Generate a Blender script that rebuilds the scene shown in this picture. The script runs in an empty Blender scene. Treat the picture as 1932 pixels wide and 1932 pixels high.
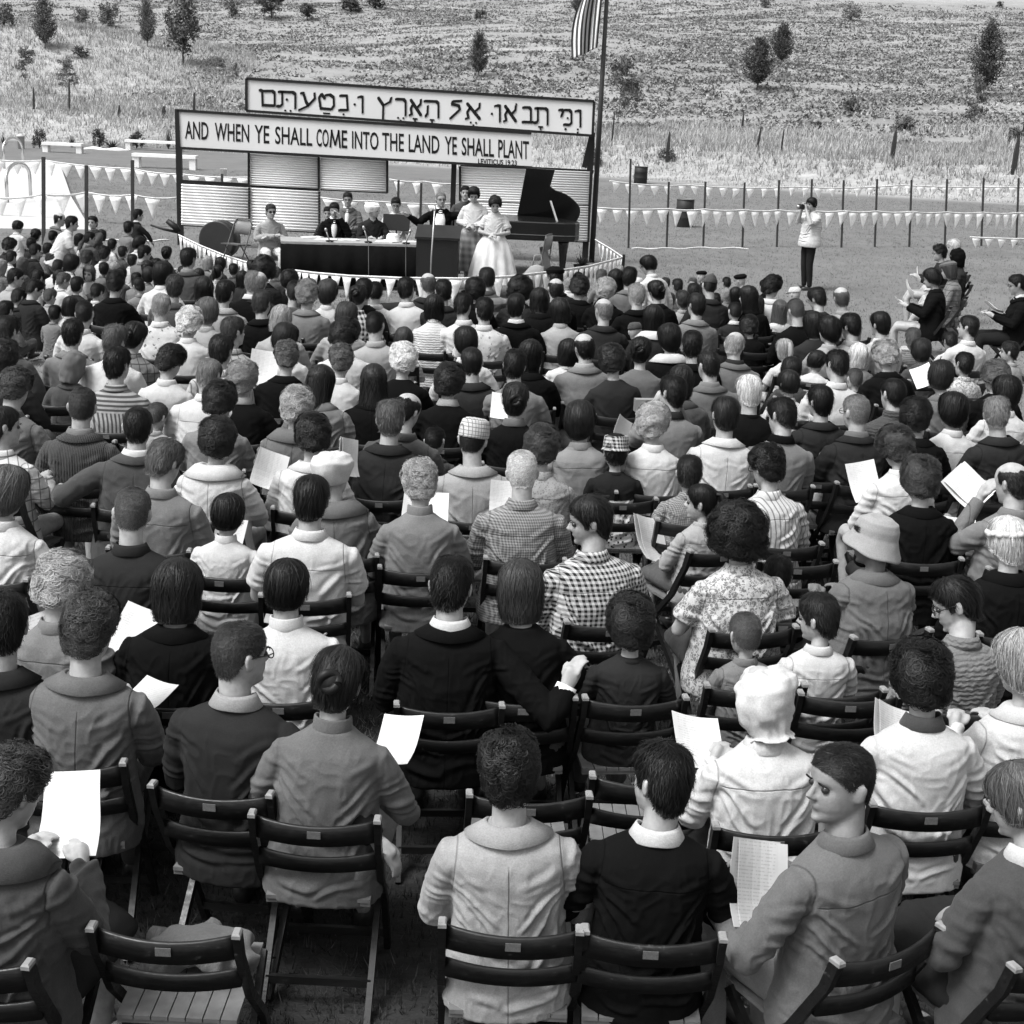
import bpy, bmesh, math, random
import numpy as np
from mathutils import Vector, Matrix, Euler

C = bpy.context.scene
COL = C.collection
random.seed(7)
RNG = np.random.RandomState(11)
R = math.radians

# ------------------------------------------------------------------ camera
U = 1932.0          # the photograph is measured on a 1932 grid
FOC = 2700.0
PITCH, ROLL, CAMZ = R(16.0), 0.045, 3.1
_f = Vector((0, math.cos(PITCH), -math.sin(PITCH)))
_r0 = Vector((1, 0, 0)); _u0 = Vector((0, math.sin(PITCH), math.cos(PITCH)))
_r = _r0*math.cos(ROLL) + _u0*math.sin(ROLL)
_u = _u0*math.cos(ROLL) - _r0*math.sin(ROLL)
CAM = Vector((0, 0, CAMZ))
cam = bpy.data.objects.new('camera', bpy.data.cameras.new('camera'))
COL.objects.link(cam)
m = Matrix((( _r.x, _u.x, -_f.x, 0), (_r.y, _u.y, -_f.y, 0), (_r.z, _u.z, -_f.z, CAMZ), (0, 0, 0, 1)))
cam.matrix_world = m
cam.data.sensor_width = 36
cam.data.lens = 36*FOC/U
cam.data.clip_start = 0.1
cam.data.clip_end = 2000
C.camera = cam

def ray(u, v):
    return _f + _r*((u-U/2)/FOC) - _u*((v-U/2)/FOC)
def at_z(u, v, z):
    d = ray(u, v); return CAM + d*((z-CAMZ)/d.z)
def at_y(u, v, y):
    d = ray(u, v); return CAM + d*(y/d.y)

# ------------------------------------------------------------------ light
SUN_EL, SUN_AZ = R(58), R(-122)      # azimuth from +Y towards +X
W = bpy.data.worlds.new('World'); C.world = W; W.use_nodes = True
nt = W.node_tree
bg = nt.nodes['Background']
sky = nt.nodes.new('ShaderNodeTexSky'); sky.sky_type = 'NISHITA'; sky.sun_disc = False
sky.sun_elevation = SUN_EL; sky.sun_rotation = SUN_AZ; sky.dust_density = 4.0
bw = nt.nodes.new('ShaderNodeRGBToBW')
nt.links.new(sky.outputs[0], bw.inputs[0]); nt.links.new(bw.outputs[0], bg.inputs[0])
bg.inputs[1].default_value = 0.15
sl = bpy.data.lights.new('sun', 'SUN'); sl.energy = 1.9; sl.angle = R(22); sl.color = (1, 1, 1)
so = bpy.data.objects.new('sun', sl); COL.objects.link(so)
sd = Vector((math.sin(SUN_AZ)*math.cos(SUN_EL), math.cos(SUN_AZ)*math.cos(SUN_EL), math.sin(SUN_EL)))
so.rotation_euler = sd.to_track_quat('Z', 'Y').to_euler()
C.view_settings.view_transform = 'Standard'; C.view_settings.look = 'None'
C.view_settings.exposure = 1.05; C.view_settings.gamma = 1.0
C.cycles.max_bounces = 5; C.cycles.diffuse_bounces = 2; C.cycles.glossy_bounces = 2
C.cycles.transparent_max_bounces = 4

# ------------------------------------------------------------------ helpers
class MB:
    def __init__(s): s.v = []; s.f = []; s.n = 0
    def add(s, V, F):
        V = np.asarray(V, float).reshape(-1, 3)
        s.v.append(V); s.f += [tuple(i+s.n for i in f) for f in F]; s.n += len(V)
        return s
    def box(s, c, d, rot=None):
        hx, hy, hz = d[0]/2, d[1]/2, d[2]/2
        V = np.array([(x, y, z) for x in (-hx, hx) for y in (-hy, hy) for z in (-hz, hz)])
        if rot is not None: V = V @ np.array(rot).T
        return s.add(V+np.array(c), [(0,1,3,2),(4,6,7,5),(0,4,5,1),(2,3,7,6),(0,2,6,4),(1,5,7,3)])
    def bar(s, a, b, w, d):
        a = Vector(a); b = Vector(b); t = (b-a); L = t.length; t.normalize()
        ref = Vector((0, 1, 0)) if abs(t.y) < .9 else Vector((1, 0, 0))
        sx = t.cross(ref).normalized(); sy = sx.cross(t).normalized()
        M_ = np.array([[sx.x, sy.x, t.x], [sx.y, sy.y, t.y], [sx.z, sy.z, t.z]])
        return s.box((a+b)/2, (w, d, L), M_)
    def loft(s, rings, cap=True):
        rings = np.asarray(rings, float); n, k = rings.shape[:2]
        F = []
        for i in range(n-1):
            for j in range(k):
                j2 = (j+1) % k
                F.append((i*k+j, i*k+j2, (i+1)*k+j2, (i+1)*k+j))
        if cap:
            F.append(tuple(range(k-1, -1, -1))); F.append(tuple((n-1)*k+j for j in range(k)))
        return s.add(rings.reshape(-1, 3), F)
    def tube(s, P, rad, k=10, cap=True, flat=None):
        P = [Vector(p) for p in P]; n = len(P)
        if not hasattr(rad, '__len__'): rad = [rad]*n
        rings = []; ref = None
        for i in range(n):
            t = (P[min(i+1, n-1)]-P[max(i-1, 0)])
            if t.length < 1e-9: t = Vector((0, 0, 1))
            t.normalize()
            if ref is None:
                ref = Vector((0, 1, 0)) if abs(t.y) < .8 else Vector((1, 0, 0))
            sx = (ref - t*ref.dot(t)).normalized(); ref = sx
            sy = t.cross(sx)
            fl = 1 if flat is None else flat
            rings.append([P[i]+(sx*math.cos(a)*fl+sy*math.sin(a))*rad[i] for a in [2*math.pi*j/k for j in range(k)]])
        return s.loft([[tuple(q) for q in r] for r in rings], cap)
    def ball(s, c, r, k=14, rot=None):
        r = np.array(r if hasattr(r, '__len__') else (r, r, r), float)
        rings = []
        for i in range(1, k//2+1):
            th = math.pi*i/(k//2+1)
            rings.append([(math.sin(th)*math.cos(2*math.pi*j/k), math.sin(th)*math.sin(2*math.pi*j/k), -math.cos(th)) for j in range(k)])
        V = np.array(rings)*r
        if rot is not None: V = V @ np.array(rot).T
        return s.loft(V+np.array(c))
    def mesh(s, name, smooth=True):
        me = bpy.data.meshes.new(name)
        V = np.concatenate(s.v) if s.v else np.zeros((0, 3))
        me.from_pydata(V.tolist(), [], s.f); me.materials.append(None)
        if smooth: me.polygons.foreach_set('use_smooth', [True]*len(me.polygons))
        me.update(); return me

def obj(name, me, mt=None, parent=None, M_=None):
    if isinstance(me, MB): me = me.mesh(name)
    o = bpy.data.objects.new(name, me); COL.objects.link(o)
    if mt is not None:
        if len(me.materials) == 0: me.materials.append(None)
        o.material_slots[0].link = 'OBJECT'; o.material_slots[0].material = mt
    if parent is not None: o.parent = parent
    if M_ is not None: o.matrix_local = M_
    return o
def flat(me):
    me.polygons.foreach_set('use_smooth', [False]*len(me.polygons)); return me
def fobj(name, mb, mt, parent=None, M_=None):
    return obj(name, flat(mb.mesh(name)), mt, parent, M_)
LABELS = {}
def tag(o, label, cat, group=None, kind=None):
    o['label'] = label; o['category'] = cat
    if group: o['group'] = group
    if kind: o['kind'] = kind
    LABELS.setdefault(label, []).append(o.name)
    return o
def empty(name, loc, rz=0.0, sc=1.0):
    o = bpy.data.objects.new(name, None); COL.objects.link(o)
    o.location = loc; o.rotation_euler = (0, 0, rz); o.scale = (sc, sc, sc); o.empty_display_size = .1
    return o
def copy_tree(o, parent=None):
    c = o.copy(); COL.objects.link(c); c.parent = parent
    for ch in list(o.children): copy_tree(ch, c)
    return c

def np_mesh(name, V, Q, attrs=None, smooth=True):
    me = bpy.data.meshes.new(name); V = np.ascontiguousarray(V, dtype=np.float32); Q = np.ascontiguousarray(Q, dtype=np.int32)
    nf, k = Q.shape
    me.vertices.add(len(V)); me.vertices.foreach_set('co', V.ravel())
    me.loops.add(nf*k); me.loops.foreach_set('vertex_index', Q.ravel())
    me.polygons.add(nf); me.polygons.foreach_set('loop_start', np.arange(0, nf*k, k, dtype=np.int32))
    me.polygons.foreach_set('loop_total', np.full(nf, k, dtype=np.int32))
    me.polygons.foreach_set('use_smooth', np.full(nf, smooth))
    me.materials.append(None)
    me.update(calc_edges=True)
    for a, vals in (attrs or {}).items():
        at = me.attributes.new(a, 'FLOAT', 'POINT'); at.data.foreach_set('value', np.ascontiguousarray(vals, dtype=np.float32))
    return me

_LAT = np.random.RandomState(3).rand(32, 32, 32)
def vnoise(P):
    P = np.asarray(P, float); i = np.floor(P).astype(int); f = P-i; f = f*f*(3-2*f)
    o = 0
    for a in (0, 1):
        for b in (0, 1):
            for c in (0, 1):
                w = (f[:, 0] if a else 1-f[:, 0])*(f[:, 1] if b else 1-f[:, 1])*(f[:, 2] if c else 1-f[:, 2])
                o = o + w*_LAT[(i[:, 0]+a) % 32, (i[:, 1]+b) % 32, (i[:, 2]+c) % 32]
    return o
def sst(a, b, x):
    t = np.clip((x-a)/(b-a), 0, 1); return t*t*(3-2*t)

# ------------------------------------------------------------------ materials
_MC = {}
class NG:
    """tiny node-graph helper"""
    def __init__(s, name):
        s.m = bpy.data.materials.new(name); s.m.use_nodes = True; s.t = s.m.node_tree
        s.b = s.t.nodes['Principled BSDF']
    def n(s, typ, **kw):
        x = s.t.nodes.new(typ)
        for k, v in kw.items():
            if k.startswith('i_'):
                x.inputs[int(k[2:]) if k[2:].isdigit() else k[2:].replace('_', ' ')].default_value = v
            else: setattr(x, k, v)
        return x
    def l(s, a, b): s.t.links.new(a, b)
    def math(s, op, a, b=None, c=None):
        x = s.n('ShaderNodeMath', operation=op)
        for i, q in enumerate((a, b, c)):
            if q is None: continue
            if hasattr(q, 'default_value') or hasattr(q, 'links'): s.l(q, x.inputs[i])
            else: x.inputs[i].default_value = q
        return x.outputs[0]
    def ramp(s, fac, stops):
        x = s.n('ShaderNodeValToRGB'); e = x.color_ramp.elements
        while len(e) > 1: e.remove(e[-1])
        e[0].position = stops[0][0]; e[0].color = (*[stops[0][1]]*3, 1)
        for p, c in stops[1:]:
            q = e.new(p); q.color = (c, c, c, 1)
        s.l(fac, x.inputs[0]); return x.outputs[0]
    def noise(s, vec, scale, detail=3, rough=.55):
        x = s.n('ShaderNodeTexNoise'); x.inputs['Scale'].default_value = scale
        x.inputs['Detail'].default_value = detail; x.inputs['Roughness'].default_value = rough
        if vec is not None: s.l(vec, x.inputs['Vector'])
        return x.outputs[0]
    def mapping(s, vec, scale=(1, 1, 1), rot=(0, 0, 0)):
        x = s.n('ShaderNodeMapping'); x.inputs['Scale'].default_value = scale; x.inputs['Rotation'].default_value = rot
        s.l(vec, x.inputs[0]); return x.outputs[0]
    def bump(s, h, strength=.3, dist=.01):
        x = s.n('ShaderNodeBump'); x.inputs['Strength'].default_value = strength; x.inputs['Distance'].default_value = dist
        s.l(h, x.inputs['Height']); s.l(x.outputs[0], s.b.inputs['Normal']); return x
    def mul(s, col, f):
        x = s.n('ShaderNodeVectorMath', operation='MULTIPLY'); s.l(col, x.inputs[0])
        if hasattr(f, 'links'): s.l(f, x.inputs[1])
        else: x.inputs[1].default_value = (f, f, f)
        return x.outputs[0]

def plain(name, tone, rough=.7, spec=.3, var=.15, scale=8.0, bump=0.0, bscale=60.0, metal=0.0):
    key = (name, tone, rough)
    if key in _MC: return _MC[key]
    g = NG(name); g.b.inputs['Roughness'].default_value = rough; g.b.inputs['Metallic'].default_value = metal
    g.b.inputs['Specular IOR Level'].default_value = spec
    tc = g.n('ShaderNodeTexCoord'); nz = g.noise(tc.outputs['Object'], scale, 4)
    g.l(g.ramp(nz, [(.25, tone*(1-var)), (.75, tone*(1+var))]), g.b.inputs['Base Color'])
    if bump: g.bump(g.noise(tc.outputs['Object'], bscale, 3), bump, .004)
    _MC[key] = g.m; return g.m

def cloth(tone, pat='', second=None, off=0, seam=''):
    key = ('cloth', round(tone, 4), pat, off, seam)
    if key in _MC: return _MC[key]
    g = NG('cloth'); g.b.inputs['Roughness'].default_value = .92
    g.b.inputs['Specular IOR Level'].default_value = .12 if tone > .03 else .06
    if tone > .03:
        g.b.inputs['Sheen Weight'].default_value = .08
    tc = g.n('ShaderNodeTexCoord'); ob = tc.outputs['Object']
    oi = g.n('ShaderNodeObjectInfo')
    sh = g.n('ShaderNodeVectorMath', operation='ADD'); g.l(ob, sh.inputs[0])
    cb = g.n('ShaderNodeCombineXYZ'); k = g.math('MULTIPLY', oi.outputs['Random'], 37.0)
    for i in range(3): g.l(k, cb.inputs[i])
    g.l(cb.outputs[0], sh.inputs[1]); po = sh.outputs[0]
    sx = g.n('ShaderNodeSeparateXYZ'); g.l(ob, sx.inputs[0])
    X = g.math('MULTIPLY_ADD', sx.outputs[1], .75, sx.outputs[0]); Z = sx.outputs[2]
    var = g.ramp(g.noise(po, 7, 4), [(.25, .84), (.75, 1.1)])
    def stripe(c, s, duty=.5, soft=.06):
        fr = g.math('FRACT', g.math('DIVIDE', c, s))
        d = g.math('ABSOLUTE', g.math('SUBTRACT', fr, .5))
        return g.ramp(d, [(max(0.0, duty/2-soft), 1.0), (duty/2+soft, 0.0)])
    col = None
    dk = tone*.12
    def two(fac, a, b):
        mx = g.n('ShaderNodeMix', data_type='RGBA'); g.l(fac, mx.inputs[0])
        mx.inputs[6].default_value = (a, a, a, 1); mx.inputs[7].default_value = (b, b, b, 1); return mx.outputs[2]
    def avg(a, b):
        return g.math('MULTIPLY', g.math('ADD', a, b), .5)
    if pat == 'g': col = two(avg(stripe(X, .014), stripe(Z, .014)), tone, tone*.3)
    elif pat == 'g2': col = two(avg(stripe(X, .11, .5, .15), stripe(Z, .11, .5, .15)), tone, tone*.4)
    elif pat == 'c':
        l_ = g.math('MAXIMUM', stripe(X, .022, .16, .05), stripe(Z, .022, .16, .05)); col = two(l_, tone, tone*.22)
    elif pat == 'h': col = two(avg(stripe(X, .024, .5, .02), stripe(Z, .024, .5, .02)), tone, .012)
    elif pat == 'x': col = two(avg(stripe(X, .05, .5, .02), stripe(Z, .05, .5, .02)), tone, .01)
    elif pat == 'v': col = two(stripe(X, .03, .25), tone, tone*.35)
    elif pat == 'y':   # horizontal stripes on the yoke, vertical ones below
        s1 = stripe(Z, .03, .5); s2 = stripe(X, .03, .45)
        sel = g.ramp(Z, [(.44, 0.0), (.45, 1.0)])
        mx = g.n('ShaderNodeMix', data_type='RGBA'); g.l(sel, mx.inputs[0]); g.l(s2, mx.inputs[6]); g.l(s1, mx.inputs[7])
        col = two(mx.outputs[2], tone, .05)
    elif pat == 'b': col = two(stripe(Z, .15, .45, .02), tone, .16)
    elif pat == 't': col = two(stripe(Z, .022, .4), tone, tone*.4)
    elif pat == 'p':   # window plaid
        a = g.math('MAXIMUM', stripe(X, .07, .12, .03), stripe(Z, .07, .12, .03)); col = two(a, tone, tone*.3)
    elif pat == 'f':
        n1 = g.noise(po, 40, 3, .6); n2 = g.noise(po, 95, 2)
        f1 = g.math('MULTIPLY', g.ramp(n1, [(.46, 0.0), (.50, 1.0)]), g.ramp(n2, [(.36, .25), (.44, 1.0)]))
        vz = g.n('ShaderNodeTexVoronoi', feature='DISTANCE_TO_EDGE'); vz.inputs['Scale'].default_value = 42; g.l(po, vz.inputs['Vector'])
        col = two(g.math('MULTIPLY', f1, g.ramp(vz.outputs['Distance'], [(.03, 0.0), (.07, 1.0)])), tone, .14)
    elif pat == 'q':   # sparse print
        vz = g.n('ShaderNodeTexVoronoi'); vz.inputs['Scale'].default_value = 17; g.l(po, vz.inputs['Vector'])
        a = g.math('MULTIPLY', g.ramp(vz.outputs['Distance'], [(.22, 1.0), (.3, 0.0)]), g.ramp(g.noise(po, 50, 2), [(.45, 0.0), (.52, 1.0)]))
        col = two(a, tone, .1)
    elif pat == 'd':
        vz = g.n('ShaderNodeTexVoronoi'); vz.inputs['Scale'].default_value = 75; g.l(po, vz.inputs['Vector'])
        col = two(g.ramp(vz.outputs['Distance'], [(.3, 1.0), (.4, 0.0)]), tone, .14)
    elif pat == 'n':   # nordic band: black yoke over a light patterned body
        vz = g.n('ShaderNodeTexVoronoi'); vz.inputs['Scale'].default_value = 30; vz.distance = 'CHEBYCHEV'; g.l(ob, vz.inputs['Vector'])
        s2 = g.ramp(vz.outputs['Distance'], [(.2, .02), (.3, .5)])
        sel = g.ramp(Z, [(.385, 0.0), (.395, 1.0)])
        mx = g.n('ShaderNodeMix', data_type='RGBA'); g.l(sel, mx.inputs[0]); g.l(s2, mx.inputs[6]); mx.inputs[7].default_value = (.012, .012, .012, 1)
        col = mx.outputs[2]
    if col is None:
        col = g.ramp(g.noise(po, 7, 4), [(.25, tone*.84), (.75, tone*1.1)])
    else: col = g.mul(col, var)
    # yarn-scale variation and sewn seams
    yv = g.ramp(g.noise(ob, 170, 2, .7), [(.3, .86), (.7, 1.13)])
    col = g.mul(col, yv)
    def line(c, w):
        d = g.math('ABSOLUTE', c); return g.ramp(d, [(w*.5, 1.0), (w*1.5, 0.0)])
    sm = None
    if seam:
        wob = g.math('MULTIPLY_ADD', g.noise(ob, 6, 2), .02, -.01)
        ax = g.math('ABSOLUTE', sx.outputs[0])
        if seam == 'j':
            sm = g.math('MULTIPLY', line(g.math('ADD', sx.outputs[0], g.math('MULTIPLY', wob, .4)), .0016), g.ramp(Z, [(.50, 1.0), (.52, 0.0)]))
        else:
            sm = g.math('MULTIPLY', line(g.math('ADD', g.math('SUBTRACT', Z, .455), wob), .0016), g.ramp(ax, [(.155, 1.0), (.17, 0.0)]))
        arm = g.math('MULTIPLY', line(g.math('ADD', g.math('SUBTRACT', ax, g.math('MULTIPLY_ADD', Z, -.10, .222)), g.math('MULTIPLY', wob, .5)), .0018), g.ramp(Z, [(.36, 0.0), (.40, 1.0)]))
        sm = g.math('MAXIMUM', sm, arm)
        col = g.mul(col, g.math('MULTIPLY_ADD', sm, -.45, 1.0))
    g.l(col, g.b.inputs['Base Color'])
    # weave and fold relief
    w = g.noise(ob, 320, 2)
    if pat == 'r':
        w = stripe(X, .016, .5, .2)
    elif pat == 'k':
        wv = g.n('ShaderNodeTexWave'); wv.bands_direction = 'Z'; wv.inputs['Scale'].default_value = 14; wv.inputs['Distortion'].default_value = 3; wv.inputs['Detail'].default_value = 1
        wv.inputs['Detail Scale'].default_value = 3; g.l(ob, wv.inputs['Vector']); w = wv.outputs[1]
    fold = g.noise(g.mapping(po, (1, 1, .55), (.5, .3, .6)), 13, 2, .4)
    h = g.math('ADD', g.math('MULTIPLY', w, .22 if pat not in 'rk' or pat == '' else .6), g.math('MULTIPLY', fold, 1.2))
    if sm is not None: h = g.math('SUBTRACT', h, g.math('MULTIPLY', sm, .5))
    g.bump(h, .55 if tone > .03 else .4, .012)
    _MC[key] = g.m; return g.m

def hair_mat(tone):
    key = ('hair', round(tone, 4))
    if key in _MC: return _MC[key]
    g = NG('hair'); g.b.inputs['Roughness'].default_value = .5; g.b.inputs['Specular IOR Level'].default_value = .2
    a = g.n('ShaderNodeAttribute', attribute_name='tone')
    g.l(g.mul(g.ramp(a.outputs['Fac'], [(0, .35), (.5, 1.0), (1, 1.9)]), tone), g.b.inputs['Base Color'])
    _MC[key] = g.m; return g.m
def skin_mat(tone):
    key = ('skin', round(tone, 3))
    if key in _MC: return _MC[key]
    g = NG('skin'); g.b.inputs['Roughness'].default_value = .55; g.b.inputs['Specular IOR Level'].default_value = .3
    tc = g.n('ShaderNodeTexCoord'); nz = g.noise(tc.outputs['Object'], 25, 4)
    g.l(g.ramp(nz, [(.3, tone*.80), (.7, tone*1.14)]), g.b.inputs['Base Color'])
    g.bump(g.noise(tc.outputs['Object'], 260, 2), .3, .004)
    _MC[key] = g.m; return g.m
# ------------------------------------------------------------------ people: heads, bodies, clothes
HZ = np.array([-.118, -.112, -.100, -.080, -.055, -.030, 0.0, .022, .050, .082, .102, .112, .116])
HWd = np.array([.012, .028, .044, .056, .065, .070, .0735, .0755, .0745, .064, .044, .022, .006])
HF = np.array([.052, .068, .079, .084, .0855, .0845, .083, .0895, .087, .071, .046, .022, .006])
HB = np.array([.020, .010, .020, .052, .072, .088, .0985, .1015, .099, .084, .059, .030, .008])

def head_prims(mb, sex, M_, fine):
    na, nz = (56, 54) if fine else (32, 30)
    zs = np.concatenate([np.linspace(-.118, .09, nz), [.100, .107, .112, .116]])
    az = np.linspace(0, 2*np.pi, na, endpoint=False)
    A, Z = np.meshgrid(az, zs)
    w = np.interp(Z, HZ, HWd); f = np.interp(Z, HZ, HF); b = np.interp(Z, HZ, HB)
    s, c = np.sin(A), np.cos(A)
    X = w*np.sign(s)*np.abs(s)**.92; Y = np.where(c > 0, f, b)*np.sign(c)*np.abs(c)**.92
    V = np.stack([X, Y, Z], -1)
    # eye sockets, cheeks
    for sx in (-1, 1):
        d2 = ((V[..., 0]-sx*.033)/.019)**2+((V[..., 2]-.002)/.013)**2
        V[..., 1] -= np.where(c > 0, .011*np.exp(-d2), 0)
        d2 = ((V[..., 0]-sx*.042)/.02)**2+((V[..., 2]+.03)/.018)**2
        V[..., 1] += np.where(c > 0, .003*np.exp(-d2), 0)
    V[..., 1] -= np.where(c > 0, .004*np.exp(-((V[..., 2]+.075)/.008)**2), 0)
    sub = MB(); sub.loft(V)
    sub.tube([(0, .083, .012), (0, .094, -.008), (0, .106, -.026), (0, .098, -.034)], [.007, .0095, .0125, .008], 10)
    for sx in (-1, 1):
        sub.ball((sx*.011, .093, -.030), (.008, .010, .008), 8)
        ca, sa = math.cos(sx*.45), math.sin(sx*.45)
        rot = np.array([[ca, -sa, 0], [sa, ca, 0], [0, 0, 1]])
        sub.ball((sx*.0785, -.014, -.006), (.009, .021, .032), 12, rot)
        sub.ball((sx*.083, -.020, .004), (.008, .017, .022), 10, rot)
    sub.ball((0, .083, -.054), (.023, .010, .006), 10)
    sub.ball((0, .082, -.063), (.020, .009, .006), 10)
    sub.ball((0, .076, -.098), (.02, .014, .014), 10)
    V = np.concatenate(sub.v); Mn = np.array(M_)
    mb.add(V @ Mn[:3, :3].T + Mn[:3, 3], sub.f)

def hand_prims(mb, wrist, elbow, side, fine=False, curl=.6, up=Vector((0, 0, 1))):
    w = Vector(wrist); d = (w-Vector(elbow)).normalized()
    n = (up - d*up.dot(d)).normalized(); s = d.cross(n)*side   # s points to the thumb side (roughly)
    s = -s
    mb.tube([w-d*.01, w+d*.035, w+d*.075, w+d*.09], [.026, .036, .038, .030], 10, flat=.62)
    for i, (o, L) in enumerate(((-.028, .062), (-.0095, .075), (.0095, .08), (.028, .07))):
        b = w+d*.085+s*o
        p1 = b+d*L*.45-n*.004; p2 = p1+(d*math.cos(curl)-n*math.sin(curl))*L*.35; p3 = p2+(d*math.cos(curl*1.8)-n*math.sin(curl*1.8))*L*.3
        mb.tube([b-d*.02, b, p1, p2, p3], [.009, .009, .0085, .008, .0065], 8)
    t0 = w+d*.03+s*.03
    mb.tube([t0-s*.015, t0+s*.012+d*.025, t0+s*.02+d*.055, t0+s*.015+d*.075], [.013, .012, .0105, .008], 8)

ARMS = {  # (elbow L, wrist L, elbow R, wrist R); left is -x
    'lap':  ((-.245, .06, .25), (-.09, .31, .24), (.245, .06, .25), (.09, .31, .24)),
    'read': ((-.235, .08, .27), (-.11, .30, .36), (.235, .08, .27), (.11, .30, .36)),
    'wide': ((-.275, .03, .27), (-.12, .28, .25), (.275, .03, .27), (.12, .28, .25)),
    'aroundR': ((-.25, .05, .25), (-.09, .3, .25), (.42, -.15, .27), (.475, -.10, .385)),
    'behindR': ((-.24, .05, .25), (-.09, .3, .25), (.40, -.10, .36), (.55, -.12, .22)),
    'backL': ((-.40, -.12, .36), (-.44, .10, .34), (.245, .05, .25), (.09, .31, .24)),
    'outL': ((-.42, .12, .45), (-.60, .30, .42), (.245, .05, .25), (.09, .31, .24)),
    'face': ((-.26, .16, .32), (-.10, .18, .62), (.245, .06, .25), (.09, .31, .24)),
    'camera': ((-.23, .17, .38), (-.07, .20, .66), (.23, .17, .38), (.07, .20, .66)),
    'speak': ((-.44, .06, .52), (-.52, .16, .72), (.36, .14, .36), (.52, .24, .48)),
    'fold': ((-.26, .05, .30), (.05, .22, .33), (.26, .05, .30), (-.05, .24, .36)),
    'belly': ((-.25, .02, .27), (-.05, .20, .24), (.25, .02, .27), (.05, .20, .24)),
    'down': ((-.26, -.01, .25), (-.26, .06, .01), (.26, -.01, .25), (.26, .06, .01)),
    'kneel': ((-.22, .18, .33), (-.16, .34, .14), (.22, .18, .33), (.16, .34, .14)),
    'table': ((-.27, .16, .27), (-.12, .40, .30), (.27, .16, .27), (.12, .40, .30)),
    'paperL': ((-.30, .05, .26), (-.22, .28, .26), (.25, .05, .26), (.05, .33, .30)),
}
def frame(P):
    """head matrix and arm points for a pose"""
    lean = R(P['lean']); cl, sl_ = math.cos(lean), math.sin(lean)
    def ln(p): return Vector((p[0], p[1]*cl+p[2]*sl_, -p[1]*sl_+p[2]*cl))
    k = 1.0 if P['sex'] == 'M' else .95
    nb = ln((P.get('tilt', 0)*.1, -.035, .615*k))
    rot = Matrix.Rotation(R(P['yaw']), 4, 'Z') @ Matrix.Rotation(R(P.get('roll', 0)), 4, 'Y') @ Matrix.Rotation(-R(P['pitch']), 4, 'X')
    hc = nb + Matrix.Rotation(-R(P['pitch']*.7), 3, 'X') @ Vector((0, .035, .142*k*(.5+.5*P['hs'])))
    HM = Matrix.Translation(hc) @ rot @ Matrix.Scale(P['hs']*(1 if P['sex'] == 'M' else .96), 4)
    return ln, k, nb, HM

def legs(mb, P, d, skirt=False):
    """lower body; d = extra radius"""
    pose = P['pose']
    mb.loft([[(math.cos(a)*(w+d), math.sin(a)*(dp+d)+yc, z) for a in np.linspace(0, 2*math.pi, 20, endpoint=False)]
             for z, w, dp, yc in ((-.0, .15, .12, .02), (.05, .18, .14, .0), (.14, .165, .12, -.01), (.2, .14, .10, -.01))])
    for s in (-1, 1):
        if pose == 'chair': K = [(s*.09, .02, .07), (s*.11, .22, .085), (s*.125, .42, .075), (s*.125, .45, .0), (s*.12, .42, -.2), (s*.12, .40, -.38)]; rr = [.085, .082, .068, .062, .055, .04]
        elif pose == 'ground': K = [(s*.09, .02, .07), (s*.16, .2, .18), (s*.22, .36, .26), (s*.16, .40, .15), (s*.08, .42, .05)]; rr = [.085, .08, .065, .055, .04]
        elif pose == 'kneel': K = [(s*.09, .02, .07), (s*.10, .18, -.08), (s*.10, .34, -.28), (s*.1, .15, -.32), (s*.1, -.1, -.33)]; rr = [.085, .08, .065, .055, .04]
        else: K = [(s*.085, 0, .07), (s*.095, .01, -.15), (s*.095, .015, -.40), (s*.095, -.01, -.60), (s*.10, -.03, -.82)]; rr = [.09, .083, .062, .056, .042]
        mb.tube(K, [q+d for q in rr], 12)
LEGEND = {'chair': (.12, .43, -.40), 'ground': (.08, .45, .03), 'kneel': (.1, -.14, -.34), 'stand': (.10, 0, -.86)}

def torso_rings(P, d, n=28):
    ln, k, nb, HM = frame(P)
    g = P['girth']; f = P['sex'] == 'W'
    sw = P['sw']
    bl = P.get('bl', 0.0)
    lv = [(-.05, .185*g, .135*g, 0), (.02, .190*g, .14*g, 0), (.09, .180*g, .130*g, -.004), (.17, .163*g, .118*g, -.014), (.27, .158*g, .115*g, -.024), (.37, .168*(.5+.5*g), .120*g, -.035),
          (.445, .180*sw, .114, -.044), (.495, .190*sw, .102, -.048), (.528, .180*sw, .088, -.047), (.552, .146*sw, .075, -.044), (.570, .108*sw, .066, -.041), (.585, .078, .060, -.039), (.602, .060, .055, -.037)]
    out = []
    for z, w, dp, yc in lv:
        ring = []
        for a in np.linspace(0, 2*math.pi, n, endpoint=False):
            s, c = math.cos(a), math.sin(a)
            dd = d+(max(0.0, d)*1.1*(1-float(sst(.2, .42, z))) if d > 0 else 0)
            x = (w+dd)*math.copysign(abs(s)**.85, s); y = (dp+dd)*math.copysign(abs(c)**.9, c)+yc
            ring.append(tuple(ln((x, y, z*k+ (d*.3 if z > .5 else 0)))))
        out.append(ring)
    return out

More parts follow.
